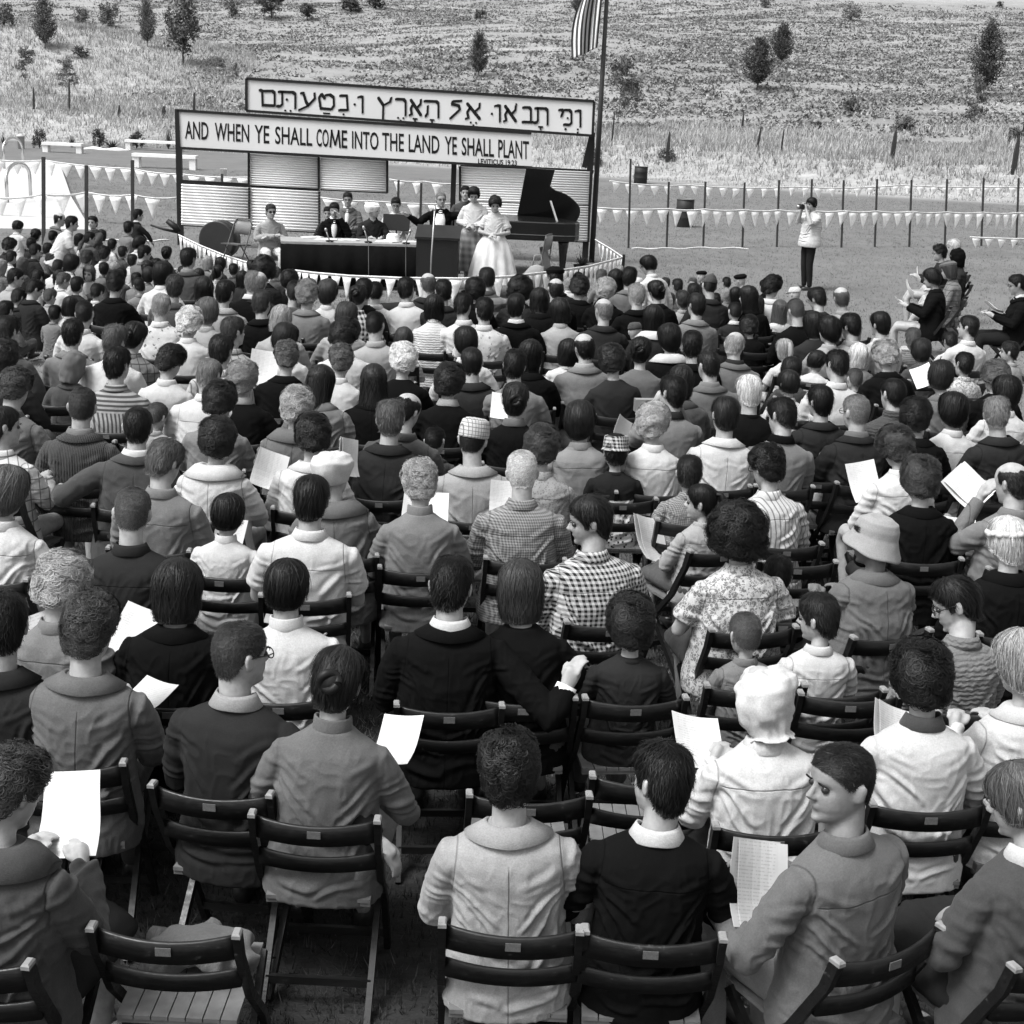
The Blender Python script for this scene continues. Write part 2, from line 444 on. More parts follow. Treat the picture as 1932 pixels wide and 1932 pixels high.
def arm_prims(mb, P, d, mode, fine):
    ln, k, nb, HM = frame(P); A = ARMS[P['arms']]
    sw = P['sw']
    for s, el, wr in ((-1, A[0], A[1]), (1, A[2], A[3])):
        sh = ln((s*.184*sw, -.042, .487*k)); e = Vector(el); w = Vector(wr)
        e = Vector((e.x*(.9+.1*sw), e.y, e.z*k)); w = Vector((w.x, w.y, w.z*k))
        if P['lean'] > 6: e = e.lerp(ln(el), .6)
        inn = ln((s*.10*sw, -.042, .475*k))
        if mode in ('long', 'skin'):
            q = 1.0 if P['sex'] == 'M' else .9
            mb.tube([inn, sh, sh.lerp(e, .3), sh.lerp(e, .75), e, e.lerp(w, .35), e.lerp(w, .8), w],
                    [(r*q+d) for r in (.048, .054, .053, .048, .045, .044, .034, .029)], 14)
        else:
            mb.tube([inn, sh, sh.lerp(e, .35), sh.lerp(e, .72)], [.048+d, .055+d, .057+d, .062+d], 14)
        if mode == 'skin': hand_prims(mb, w, e, s, fine, curl=P.get('curl', .6))

def remesh(mb, voxel, it=4, keep=None, fold=0.0, seed=0, folds=None):
    me = mb.mesh('tmp'); o = bpy.data.objects.new('tmp', me); COL.objects.link(o)
    md = o.modifiers.new('r', 'REMESH'); md.mode = 'VOXEL'; md.voxel_size = voxel
    dg = bpy.context.evaluated_depsgraph_get(); ev = o.evaluated_get(dg); em = ev.to_mesh()
    V = np.empty(len(em.vertices)*3, np.float32); em.vertices.foreach_get('co', V); V = V.reshape(-1, 3).astype(float)
    Q = np.empty(len(em.loops), np.int32); em.loops.foreach_get('vertex_index', Q); Q = Q.reshape(-1, 4)
    ev.to_mesh_clear(); bpy.data.objects.remove(o); bpy.data.meshes.remove(me)
    a = np.concatenate([Q[:, [0, 1]], Q[:, [1, 2]], Q[:, [2, 3]], Q[:, [3, 0]]]); I, J = a[:, 0], a[:, 1]
    n = len(V); deg = np.maximum(np.bincount(I, minlength=n), 1)
    wt = np.ones(n) if keep is None else keep(V)
    def smooth(V, k, f=.6):
        for _ in range(k):
            L = np.stack([np.bincount(I, V[J, c], n) for c in range(3)], 1)/deg[:, None]-V
            V = V+L*(f*wt)[:, None]
        return V
    V = smooth(V, it)
    if fold:
        N = normals(V, Q)
        rs = np.random.RandomState(seed); o1, o2 = rs.rand(3)*20, rs.rand(3)*20
        wz = np.stack([vnoise(V*9+o1)-.5, vnoise(V*9+o2)-.5], 1)*.05
        X = V[:, 0]+wz[:, 0]; Z = V[:, 2]+wz[:, 1]; D = np.zeros(n)
        st = []
        for s in (-1, 1):
            for i in range(4): st.append(((s*(.15+.03*rs.rand()), .43-.04*i+.02*rs.rand()), (s*(.02+.07*rs.rand()), .33-.07*i-.05*rs.rand()), .007+.007*rs.rand(), .8+.5*rs.rand()))
            for i in range(3): st.append(((s*(.13+.05*rs.rand()), .05+.08*i+.03*rs.rand()), (s*(.05*rs.rand()-.04), .02+.08*i+.08*(rs.rand()-.3)), .008+.008*rs.rand(), .7+.6*rs.rand()))
            for i in range(4):   # sleeve
                q = (i+rs.rand()*.8)/4; cx, cz = s*(.19+.07*q), .45-.24*q+.03*rs.rand()
                st.append(((cx-s*.07, cz-.03+.04*rs.rand()), (cx+s*.07, cz+.02*(rs.rand()-.3)), .007+.008*rs.rand(), .3+.55*rs.rand()))
            st.append(((s*.17, .50), (s*.05, .455-.02*rs.rand()), .012, .45))
        for p0, p1, w, am in st:
            dx, dz = p1[0]-p0[0], p1[1]-p0[1]; L2 = dx*dx+dz*dz
            t = ((X-p0[0])*dx+(Z-p0[1])*dz)/L2; dd = ((X-p0[0])*dz-(Z-p0[1])*dx)/math.sqrt(L2)
            win = np.clip(t*(1-t)*4, 0, 1)**.7*((t > 0) & (t < 1))
            D += am*win*(np.exp(-(dd/w)**2)-.7*np.exp(-((dd-1.7*w)/w)**2)-.35*np.exp(-((dd+1.8*w)/w)**2))
        rr_ = vnoise(V*np.array([30, 24, 22])+wz[:, :1]*40+o2); rr_ = (1-np.abs(2*rr_-1))**3
        D += .45*rr_
        for s in (-1, 1):
            dl = X*s-(.222-.10*Z); D -= .35*np.exp(-(dl/.007)**2)*np.clip((Z-.36)/.05, 0, 1)*np.clip((.53-Z)/.03, 0, 1)
        c = vnoise(V*6+o2)-.5; e = vnoise(V*np.array([17, 10, 9])+o1)-.5
        V = V+N*((D*.85+c*.9+e*.5)*fold*np.clip((.57-V[:, 2])/.08, .0, 1))[:, None]
        V = smooth(V, 1, .4)
    return V, Q
def normals(V, Q):
    fn = np.cross(V[Q[:, 2]]-V[Q[:, 0]], V[Q[:, 3]]-V[Q[:, 1]]); N = np.zeros_like(V)
    for c in range(3):
        s = 0
        for k in range(4): s = s+np.bincount(Q[:, k], fn[:, c], len(V))
        N[:, c] = s
    return N/np.maximum(np.linalg.norm(N, axis=1), 1e-9)[:, None]

_BC = {}
def body_mesh(P, voxel):
    key = ('body', voxel)+tuple(sorted(P.items()))
    if key in _BC: return _BC[key]
    mb = MB(); ln, k, nb, HM = frame(P); fine = voxel < .008
    mb.loft(torso_rings(P, -.012)); arm_prims(mb, P, -.004, 'skin', fine); legs(mb, P, -.012)
    head_prims(mb, P['sex'], HM, fine)
    nr = .054 if P['sex'] == 'M' else .045
    nr *= (.5+.5*P['hs']) if P['hs'] <= 1.05 else .86
    a = HM @ Vector((0, -.030, -.03)); b = nb+Vector((0, -.005, -.06))
    mb.tube([b, b.lerp(a, .35), b.lerp(a, .7), a], [nr*1.2, nr*1.04, nr, nr*.98], 16)
    e = LEGEND[P['pose']]
    for s in (-1, 1): mb.ball((s*e[0], e[1]+.06, e[2]), (.035, .10, .03), 10)
    hm = np.array(HM.inverted())
    def keep(V):
        h = V @ hm[:3, :3].T+hm[:3, 3]
        return np.where(h[:, 2] > -.10, .22 if fine else .3, 1.0)
    V, Q = remesh(mb, voxel, 5 if fine else 3, keep)
    me = np_mesh('person', V, Q); _BC[key] = me; return me
def top_mesh(P, voxel, d, sleeve, fold, seed, long=False):
    kP = {q: P[q] for q in ('sex', 'girth', 'sw', 'lean', 'arms', 'pose', 'hs')}
    key = ('top', voxel, d, sleeve, seed, fold, long)+tuple(sorted(kP.items()))
    if key in _BC: return _BC[key]
    mb = MB(); rings = torso_rings(P, d)
    mb.loft(rings); arm_prims(mb, P, d*.9, sleeve, False)
    if long:
        mb.loft([[(math.cos(a)*w, math.sin(a)*dp, z) for a in np.linspace(0, 2*math.pi, 20, endpoint=False)] for z, w, dp in ((-.06, .23, .19), (.05, .21, .16), (.18, .19, .14))])
    V, Q = remesh(mb, voxel, 5, None, fold, seed)
    me = np_mesh('garment', V, Q); _BC[key] = me; return me
def leg_mesh(P, voxel):
    key = ('legs', voxel, P['pose'])
    if key in _BC: return _BC[key]
    mb = MB(); legs(mb, P, .006)
    V, Q = remesh(mb, voxel, 4, None, .006, 3)
    me = np_mesh('trousers', V, Q); _BC[key] = me; return me
def skirt_mesh(P):
    key = ('skirt', P['pose'])
    if key in _BC: return _BC[key]
    mb = MB()
    if P['pose'] in ('chair', 'ground'):
        mb.loft([[(math.cos(a)*w, yc, math.sin(a)*h+zc) for a in np.linspace(0, 2*math.pi, 22, endpoint=False)] for yc, w, h, zc in ((-.13, .15, .07, .07), (-.08, .19, .11, .08), (.1, .22, .10, .075), (.3, .24, .095, .07), (.46, .23, .09, .06), (.50, .20, .07, .03))])
    V, Q = remesh(mb, .014, 3, None, .01, 5)
    me = np_mesh('skirt', V, Q); _BC[key] = me; return me
def shoe_mesh(pose):
    key = ('shoe', pose)
    if key in _BC: return _BC[key]
    mb = MB()
    mb.loft([[(math.cos(a)*w, y, max(-.035, math.sin(a)*h)) for a in np.linspace(0, 2*math.pi, 14, endpoint=False)] for y, w, h in ((-.06, .025, .03), (-.04, .04, .055), (.02, .042, .05), (.09, .047, .035), (.15, .045, .025), (.185, .025, .015))])
    _BC[key] = mb.mesh('shoe'); return _BC[key]

def collar_mesh(P, kind):
    key = ('collar', kind, P['sex'], P['lean'])
    if key in _BC: return _BC[key]
    ln, k, nb, HM = frame(P)
    sec = {'shirt': [(.062, -.03), (.060, .020), (.0635, .027), (.070, .016), (.088, -.016), (.085, -.020)],
           'jacket': [(.066, -.035), (.065, .010), (.070, .018), (.082, .006), (.118, -.036), (.114, -.041)],
           'coat': [(.068, -.03), (.072, .018), (.08, .028), (.108, .006), (.150, -.050), (.144, -.055)],
           'crew': [(.066, -.03), (.064, .0), (.068, .005), (.074, .0), (.080, -.016), (.076, -.022)],
           'turtle': [(.058, -.03), (.057, .040), (.062, .047), (.067, .042), (.070, .01), (.074, -.025)]}[kind]
    sc = 1.0 if P['sex'] == 'M' else .9
    n = 40; mb = MB(); rings = []
    for j in range(n):
        a = 2*math.pi*j/n
        fr = max(0, math.cos(a))    # a=0 front
        row = []
        for r, z in sec:
            drop = -.035*fr**2+(-.010*(r/.07-1)*2.2 if kind not in ('jacket', 'coat') else .010*(r > .1))*abs(math.sin(a))
            wid = 1.08+(.16*(r-.07)/.05 if kind in ('jacket', 'coat') else 0)
            row.append(tuple(ln((r*sc*math.sin(a)*wid, (r*sc*math.cos(a))-.038, .600*k+z+drop))))
        rings.append(row)
    rings.append(rings[0])
    mb.loft(rings, False)
    _BC[key] = mb.mesh('collar'); return _BC[key]

# ------------------------------------------------------------------ hair
def hair_base(az, ph):
    z = np.where(ph > 0, .116*np.sin(np.clip(ph, 0, np.pi/2)), .116*ph)
    w = np.interp(z, [-.36, -.12, -.06, 0, .022, .05, .082, .102, .112, .116], [.085, .076, .072, .0735, .0755, .0745, .064, .044, .022, .004])
    f = np.interp(z, [-.36, -.12, 0, .022, .05, .082, .102, .112, .116], [.07, .075, .083, .0895, .087, .071, .046, .022, .004])
    b = np.interp(z, [-.36, -.12, -.06, -.03, 0, .022, .05, .082, .102, .112, .116], [.105, .080, .080, .090, .0985, .1015, .099, .084, .059, .030, .005])
    s, c = np.sin(az), np.cos(az)
    x = w*np.sign(s)*np.abs(s)**.92; y = np.where(c > 0, f, b)*np.sign(c)*np.abs(c)**.92
    P = np.stack([x, y, z], -1)
    nn = np.stack([x/.075**2*.075, (y+.01)/.095, np.clip(z, 0, None)/.105], -1)
    nn /= np.maximum(np.linalg.norm(nn, axis=-1, keepdims=True), 1e-9)
    return P, nn
DG = [0, 40, 62, 78, 98, 122, 150, 180]
ST = {  # hairline z by |azimuth| from the front, thickness side/top/back, strand count, length, width, curl radius, noise amp, lift
    'short': dict(line=[.068, .060, .035, .00, .004, -.045, -.072, -.078], t=(.007, .017, .010), n=5200, L=.032, w=.0017, curl=0, na=.004, lift=.25, cv=0),
    'slick': dict(line=[.064, .058, .035, .00, .004, -.05, -.075, -.082], t=(.008, .016, .013), n=4800, L=.06, w=.0017, curl=0, na=.003, lift=.06, cv=0),
    'crew': dict(line=[.066, .058, .035, .01, .012, -.035, -.060, -.066], t=(.002, .006, .003), n=6500, L=.011, w=.0014, curl=0, na=.001, lift=.7, cv=0),
    'bald': dict(line=[.2, .2, .2, .02, .01, -.04, -.07, -.075], t=(.006, .004, .008), n=3000, L=.028, w=.0016, curl=0, na=.002, lift=.2, cv=0, top=.072),
    'thin': dict(line=[.085, .075, .05, .01, .008, -.04, -.07, -.075], t=(.006, .003, .008), n=2600, L=.035, w=.0015, curl=0, na=.002, lift=.15, cv=0),
    'wavy': dict(line=[.066, .058, .03, .0, .0, -.05, -.078, -.085], t=(.014, .030, .020), n=5200, L=.045, w=.0018, curl=.010, na=.010, lift=.3, cv=.5),
    'curly': dict(line=[.064, .056, .02, -.03, -.04, -.06, -.085, -.092], t=(.026, .034, .030), n=6500, L=.055, w=.0019, curl=.014, na=.013, lift=.3, cv=1),
    'bouf': dict(line=[.066, .058, .02, -.03, -.05, -.07, -.090, -.098], t=(.026, .038, .034), n=5600, L=.10, w=.0018, curl=0, na=.005, lift=.05, cv=.15),
    'bob': dict(line=[.066, .058, .02, -.085, -.11, -.115, -.118, -.12], t=(.024, .024, .026), n=5600, L=.13, w=.0018, curl=0, na=.004, lift=.03, cv=.05),
    'bowl': dict(line=[.045, .035, .0, -.03, -.035, -.045, -.055, -.06], t=(.018, .020, .020), n=5200, L=.10, w=.0018, curl=0, na=.003, lift=.03, cv=.02),
    'long': dict(line=[.066, .058, .03, -.16, -.25, -.27, -.28, -.28], t=(.022, .022, .026), n=6500, L=.26, w=.0018, curl=0, na=.005, lift=.02, cv=.1),
    'updo': dict(line=[.066, .058, .03, .0, -.005, -.045, -.072, -.078], t=(.016, .024, .018), n=4600, L=.08, w=.0018, curl=0, na=.006, lift=.04, cv=.1, bun=1),
    'pony': dict(line=[.066, .058, .03, .0, -.005, -.045, -.072, -.078], t=(.008, .014, .012), n=4200, L=.09, w=.0017, curl=0, na=.003, lift=.03, cv=0, tail=1),
    'afro': dict(line=[.05, .04, .0, -.05, -.07, -.09, -.105, -.11], t=(.062, .062, .066), n=9000, L=.05, w=.0019, curl=.012, na=.020, lift=.5, cv=1),
    'braid': dict(line=[.066, .058, .02, -.02, -.03, -.06, -.082, -.09], t=(.014, .022, .018), n=4600, L=.08, w=.0018, curl=0, na=.004, lift=.03, cv=.1, braid=1),
}
def hair_mesh(style, seed, frac=1.0):
    key = ('hair', style, seed, frac)
    if key in _BC: return _BC[key]
    S = ST[style]; rs = np.random.RandomState(seed*17+len(style)); off = rs.rand(3)*20
    line = np.array(S['line'])
    def thick(az, ph):
        P, N = hair_base(az, ph); z = P[..., 2]
        aa = np.degrees(np.abs((az+np.pi) % (2*np.pi)-np.pi))
        jit = (vnoise(P.reshape(-1, 3)*45+off).reshape(z.shape)-.5)*.012
        m_ = sst(-.006, .012, z-np.interp(aa, DG, line)+jit)
        if 'top' in S: m_ = m_*(1-sst(S['top']-.03, S['top']+.014, z+jit*1.6))
        ts, tt, tb = S['t']
        back = sst(80, 150, aa); top = sst(.03, .10, z)
        t = (ts*(1-back)+tb*back)*(1-top)+tt*top
        if S['na']:
            q = P.reshape(-1, 3)
            t = t+(vnoise(q*(38 if S['cv'] >= .5 else 22)+off).reshape(z.shape)-.45)*2*S['na']
        if not S['curl']:
            t = t+(vnoise(np.stack([az*7.0+ph*.8, ph*1.1, az*0+4], -1).reshape(-1, 3)+off).reshape(z.shape)-.5)*.30*np.minimum(t, .022)
        lowz = np.clip((z-np.interp(aa, DG, line))/.03, 0, 1)**.5
        return P, N, m_, np.maximum(t, .002)*(.35+.65*lowz)
    phmin = min(line.min()/.116, -.3)-.12
    na, npn = 80, 60
    az, ph = np.meshgrid(np.linspace(0, 2*np.pi, na, endpoint=False), np.linspace(phmin, np.pi/2-.01, npn))
    P, N, m_, t = thick(az, ph)
    V = P+N*((t*.86)*m_-.014*(1-m_))[..., None]
    idx = np.arange(na*npn).reshape(npn, na)
    Q = np.stack([idx[:-1], np.roll(idx, -1, 1)[:-1], np.roll(idx, -1, 1)[1:], idx[1:]], -1).reshape(-1, 4)
    mv = m_.reshape(-1); Q = Q[mv[Q].max(1) > .04]
    V = V.reshape(-1, 3); VS = [V]; QS = [Q]; TS = [np.full(len(V), .22)]; nv = len(V)
    n = int(S['n']*frac*1.6); wid = S['w']/math.sqrt(frac)*.68
    # roots
    ra = rs.rand(n*6)*2*np.pi; rp = np.arcsin(np.clip(rs.rand(n*6)*(1-math.sin(max(phmin, -1.2)))+math.sin(max(phmin, -1.2)), -1, .9995))
    if phmin < -1.2:
        k = int(len(rp)*.4); rp[:k] = phmin+rs.rand(k)*(0-phmin)
    _, _, rm, _ = thick(ra, rp); ok = np.where(rm > .35)[0]; rs.shuffle(ok); ok = ok[:n]; ra, rp = ra[ok], rp[ok]; n = len(ok)
    K = 7 if S['curl'] else 5; ss = np.linspace(0, 1, K)
    curly = S['curl'] > 0
    nc = 300 if S['cv'] >= .5 else 190
    ci = rs.randint(0, n, nc); own = rs.randint(0, nc, n)
    # every strand belongs to the nearest of a few random clumps
    best = None
    for _ in range(14):
        c_ = rs.randint(0, nc, n); d_ = ((ra[ci[c_]]-ra+np.pi) % (2*np.pi)-np.pi)**2*np.cos(np.clip(rp, -1.2, 1.5))**2+(rp[ci[c_]]-rp)**2
        if best is None: best, own = d_, c_
        else: own = np.where(d_ < best, c_, own); best = np.minimum(d_, best)
    ca, cp = ra[ci][own], rp[ci][own]; cn = rs.randn(nc); cu_ = rs.rand(nc)
    pull = .60 if curly else .30
    dA = (ca-ra+np.pi) % (2*np.pi)-np.pi
    far_ = best > .35
    L = S['L']*(.75+.5*rs.rand(n)*.6+.3*cu_[own]); drift = (cn[own]*.30+(rs.rand(n)-.5)*.16)*(1 if not curly else 1.5)
    wav = vnoise(np.stack([ra*2.2, rp*2.2, np.zeros(n)], 1)+off)-.5
    pts = []
    c0 = (rs.rand(nc)*6.28)[own]+.5*(rs.rand(n)-.5); cr = S['curl']*(.75+.5*rs.rand(nc))[own]*(.75+.5*rs.rand(n)); sg = np.where(rs.rand(nc) > .5, 1, -1)[own]
    rnd = rs.rand(n); fly = (rs.rand(n) < .12)*rs.rand(n); ph0 = rs.rand(n)*6.28
    base_t = .82+.09*cn[own]*.5+.14*(rs.rand(n)-.5)
    for s_ in ss:
        k_ = np.where(far_, 0, pull*(1 if curly else s_))
        pp = rp+(cp-rp)*k_*(1 if curly else .35)-(0 if curly else 1)*L*s_/.105; aa2 = ra+dA*k_+(drift*.35+wav*1.0)*L/.1*s_*(0 if curly else 1)
        ad = np.degrees(np.abs((aa2+np.pi) % (2*np.pi)-np.pi))
        lim = np.interp(ad, DG, line)/.116-np.where(ad < 75, .03, .13*(.5+rnd))
        pp = np.maximum(pp, lim)
        P_, N_, m2, t2 = thick(aa2, pp)
        q = P_+N_*(np.maximum(t2*m2, .001)*base_t+S['lift']*L*s_*.6+fly*.02*s_*min(1, S['t'][2]/.012))[:, None]
        TT_ = np.stack([np.cos(aa2), -np.sin(aa2), np.zeros(n)], 1); q = q+TT_*(.0028*np.sin(s_*5+ph0)*(.4+s_))[:, None]
        if curly:
            T1 = np.stack([np.cos(aa2), -np.sin(aa2), np.zeros(n)], 1); T2 = np.cross(N_, T1)
            an = c0+sg*s_*(3.0+2.2*S['cv'])
            q = P_+N_*((np.maximum(t2*m2, .001)*(.85+.2*(cn[own]*.5)))[:, None])+T1*(cr*np.cos(an))[:, None]+T2*(cr*np.sin(an))[:, None]+N_*(cr*(.15+.45*np.sin(s_*3.1)))[:, None]
        pts.append(q)
    pts = np.array(pts)                                    # K,n,3
    _, NR = hair_base(ra, rp)
    tang = np.gradient(pts, axis=0); side = np.cross(tang, NR[None]+.6*(rs.rand(n, 3)-.5)[None]); side /= np.maximum(np.linalg.norm(side, axis=-1, keepdims=True), 1e-9)
    wd = (wid*(1-.7*ss**2))[:, None, None]
    V2 = np.stack([pts-side*wd, pts+side*wd], 2)           # K,n,2,3
    V2 = V2.transpose(1, 0, 2, 3).reshape(-1, 3)
    b = (np.arange(n)*K*2)[:, None]; Q2 = []
    for i in range(K-1): Q2.append(np.stack([b[:, 0]+i*2, b[:, 0]+i*2+1, b[:, 0]+i*2+3, b[:, 0]+i*2+2], 1))
    Q2 = np.concatenate(Q2)+nv
    tn = np.clip(.45+.20*rs.randn(n)+.13*cn[own]+wav*.4, 0, 1)
    VS.append(V2); QS.append(Q2); TS.append(np.repeat(tn, K*2)); nv += len(V2)
    ex = MB()
    if S.get('bun'):
        ex.ball((0, -.118, .018), (.045, .034, .04), 16); ex.tube([(.03*math.cos(a), -.135+.012*math.sin(2*a), .018+.03*math.sin(a)) for a in np.linspace(0, 6.0, 20)], .016, 8)
    if S.get('tail'):
        ex.tube([(0, -.10, .06), (0, -.135, .065), (0, -.15, .03), (.01, -.148, -.04), (.01, -.14, -.10), (0, -.135, -.14)], [.016, .018, .026, .03, .022, .006], 12)
    if S.get('braid'):
        for j in range(15):
            a = math.pi*(.22+j/14*1.56); ex.ball((.088*math.sin(a)*1.0, .10*math.cos(a)-.01, .045+.004*(j % 2)), (.024, .022, .019), 10)
    if ex.n:
        exV = np.concatenate(ex.v); exV = exV+.004*(vnoise(exV*60)-.5)[:, None]
        QS.append(np.array([f if len(f) == 4 else (f[0], f[1], f[2], f[2]) for f in ex.f if len(f) == 4])+nv)
        VS.append(exV); TS.append(.35+.35*vnoise(exV*90)); nv += len(exV)
    me = np_mesh('hair', np.concatenate(VS), np.concatenate(QS), {'tone': np.concatenate(TS)})
    _BC[key] = me; return me

# ------------------------------------------------------------------ hats and glasses (head space)
def hat_mesh(kind):
    key = ('hat', kind)
    if key in _BC: return _BC[key]
    mb = MB(); k = 36
    def ring(rx, ry, z, yc=-.008, tilt=0.0, wob=0.0):
        return [(rx*math.sin(a), ry*math.cos(a)+yc, z+tilt*math.cos(a)+wob*math.sin(5*a)) for a in np.linspace(0, 2*math.pi, k, endpoint=False)]
    if kind == 'pill':   # flat-topped hat with a narrow turned-down brim
        mb.loft([ring(.104, .124, .012), ring(.100, .120, .018), ring(.092, .112, .030), ring(.090, .108, .06), ring(.084, .100, .108), ring(.078, .094, .114), ring(.03, .04, .112), ring(.002, .002, .112)])
    elif kind == 'cap':  # soft rounded cap with a band
        mb.loft([ring(.084, .105, .015), ring(.090, .110, .022), ring(.091, .110, .05), ring(.086, .104, .085), ring(.077, .09, .115), ring(.055, .065, .128), ring(.02, .025, .131), ring(.002, .002, .131)])
    elif kind == 'beret':
        mb.loft([ring(.085, .105, -.03, -.015, .035), ring(.092, .112, -.02, -.018, .035), ring(.116, .132, .035, -.028, .02, .004), ring(.120, .136, .065, -.03, .012, .005), ring(.100, .112, .105, -.028, .005, .003), ring(.06, .07, .125, -.024), ring(.02, .03, .130, -.02), ring(.002, .002, .130, -.02)])
    elif kind == 'flatberet':
        mb.loft([ring(.08, .1, .04, -.01, .01), ring(.098, .118, .055, -.01, .012), ring(.104, .124, .085, -.012, .012), ring(.07, .09, .112, -.01), ring(.002, .002, .118, -.01)])
    elif kind == 'sun':  # bucket hat with a wide sloping brim
        mb.loft([ring(.136, .152, -.045, -.01, .02, .004), ring(.137, .153, -.040, -.01, .02, .004), ring(.114, .130, .0, -.01, .012), ring(.094, .112, .038, -.01, .005), ring(.091, .108, .075, -.01), ring(.08, .095, .11, -.01), ring(.05, .06, .130, -.01), ring(.002, .002, .133, -.01)])
    elif kind == 'bonnet':
        mb.loft([ring(.075, .07, -.150, -.055, 0, .004), ring(.060, .058, -.135, -.052, 0, .004), ring(.070, .078, -.10, -.040, 0, .004), ring(.088, .104, -.05, -.030, .005, .002), ring(.094, .114, .0, -.024), ring(.095, .115, .045, -.02), ring(.086, .102, .088, -.015), ring(.058, .068, .118, -.01), ring(.03, .035, .127, -.01), ring(.002, .002, .129, -.01)])
    elif kind == 'garrison':
        mb.loft([ring(.082, .106, .03, -.005), ring(.086, .110, .045, -.005), ring(.080, .112, .07, -.005), ring(.05, .105, .115, -.005), ring(.012, .09, .140, -.005), ring(.002, .08, .138, -.005)])
    elif kind == 'cloche':
        mb.loft([ring(.094, .112, -.015, -.01, .02), ring(.098, .116, .0, -.01, .018), ring(.092, .11, .05, -.01), ring(.078, .094, .095, -.01), ring(.045, .055, .122, -.01), ring(.002, .002, .128, -.01)])
        mb.tube([(.02*math.sin(a), .02*math.cos(a)-.01, .128) for a in np.linspace(0, 6.28, 10)], .006, 6)
    elif kind == 'hood':
        mb.loft([ring(.07, .07, -.15, -.05), ring(.09, .105, -.08, -.03), ring(.098, .118, .0, -.022), ring(.092, .11, .07, -.018), ring(.065, .085, .12, -.02), ring(.02, .03, .145, -.03), ring(.002, .002, .147, -.03)])
    elif kind == 'visor':
        mb.loft([ring(.086, .106, .03, -.005), ring(.089, .109, .045, -.005), ring(.085, .104, .08, -.008), ring(.06, .075, .115, -.01), ring(.002, .002, .124, -.01)])
        mb.loft([[(x*.07, .085+y*.085, .042-.02*y+dz) for x, y in [(-1, 0), (-.9, .5), (-.5, .9), (0, 1), (.5, .9), (.9, .5), (1, 0)]] for dz in (0, .004)])
    if kind != 'visor' and kind != 'cloche':
        r0 = np.concatenate(mb.v).reshape(-1, k, 3); r1 = []
        for i in range(len(r0)-1):
            for t in np.linspace(0, 1, 5, endpoint=False): r1.append(r0[i]*(1-t)+r0[i+1]*t)
        r1.append(r0[-1]); mb = MB(); mb.loft(np.array(r1))
    V = np.concatenate(mb.v); am = {'bonnet': .026, 'hood': .022, 'beret': .018}.get(kind, .005)
    D = (vnoise(V*np.array([26, 26, 18])+5)-.5)+.7*(vnoise(V*np.array([60, 60, 14])+9)-.5)
    V = V+(D*am)[:, None]*(V/np.maximum(np.linalg.norm(V, axis=1), 1e-6)[:, None])
    if kind == 'bonnet':
        V[:, 0] += .016*np.clip(V[:, 2]/.1, -.3, 1); V[:, 1] -= .014*np.clip(V[:, 2]/.1, 0, 1)
        an = np.arctan2(V[:, 0], -V[:, 1]-.02); V[:, :2] *= (1+.05*np.sin(an*17+vnoise(V*15)*6)*np.clip((-.02-V[:, 2])/.08, 0, 1))[:, None]
        V[:, 2] *= np.where(V[:, 2] > 0, .86, .92); V[:, 0] *= 1.12; V[:, 1] *= 1.05
    m2 = MB(); m2.add(V, mb.f)
    _BC[key] = m2.mesh('hat'); return _BC[key]
def glasses_mesh(dark=False):
    key = ('glasses', dark)
    if key in _BC: return _BC[key]
    mb = MB()
    for s in (-1, 1):
        if dark: mb.ball((s*.033, .094, .002), (.026, .004, .019), 14)
        c = [(s*.033+.025*math.cos(a), .096, .002+.019*math.sin(a)) for a in np.linspace(0, 2*math.pi, 18)]
        mb.tube(c, .0022, 6)
        mb.tube([(s*.058, .094, .006), (s*.076, .06, .008), (s*.0835, 0, .012), (s*.082, -.02, .006)], .0022, 6)
    mb.tube([(-.009, .096, .004), (0, .1, .007), (.009, .096, .004)], .002, 6)
    _BC[key] = mb.mesh('glasses'); return _BC[key]
def eye_mesh():
    key = ('eye',)
    if key in _BC: return _BC[key]
    mb = MB(); mb.ball((0, 0, 0), .0125, 12); _BC[key] = mb.mesh('eye'); return _BC[key]
def brow_mesh():
    key = ('brow',)
    if key in _BC: return _BC[key]
    mb = MB()
    mb.tube([(-.02, -.004, -.002), (-.006, .001, .002), (.008, .0, .002), (.02, -.010, -.003)], [.002, .0038, .0036, .001], 6, flat=.6)
    _BC[key] = mb.mesh('eyebrow'); return _BC[key]
# ------------------------------------------------------------------ ground, hill
def y0_(x): return np.clip(68-.42*x, 54, 84)
def hgt(x, y):
    x = np.asarray(x, float); y = np.asarray(y, float); s = y-y0_(x)
    h = 1.0*sst(0, 4.5, s) + .08*np.clip(s, 0, 14) + .128*np.clip(s-14, 0, 108) + .075*np.clip(s-122, 0, 200)
    h = h + 3.6*np.exp(-((x+36)/13)**2-((y-103)/10)**2)
    q = np.stack([x/26, y/20, x*0], -1).reshape(-1, 3)
    q2 = np.stack([x/5, y/3.5, x*0+3], -1).reshape(-1, 3)
    a = np.clip((s-6)/30, 0, 1)
    h = h + ((vnoise(q).reshape(x.shape)-.5)*3.2*a + (vnoise(q2).reshape(x.shape)-.5)*.5*a)
    return h
def ground_z(x, y): return float(hgt(np.array([x]), np.array([y]))[0])
def on_ground(u, v):
    d = ray(u, v); t = 4.0; last = t
    while t < 420:
        p = CAM+d*t
        if p.z < ground_z(p.x, p.y):
            lo, hi = last, t
            for _ in range(14):
                m_ = (lo+hi)/2; p = CAM+d*m_
                if p.z < ground_z(p.x, p.y): hi = m_
                else: lo = m_
            return CAM+d*hi
        last = t; t += .5+t*.012
    return CAM+d*300

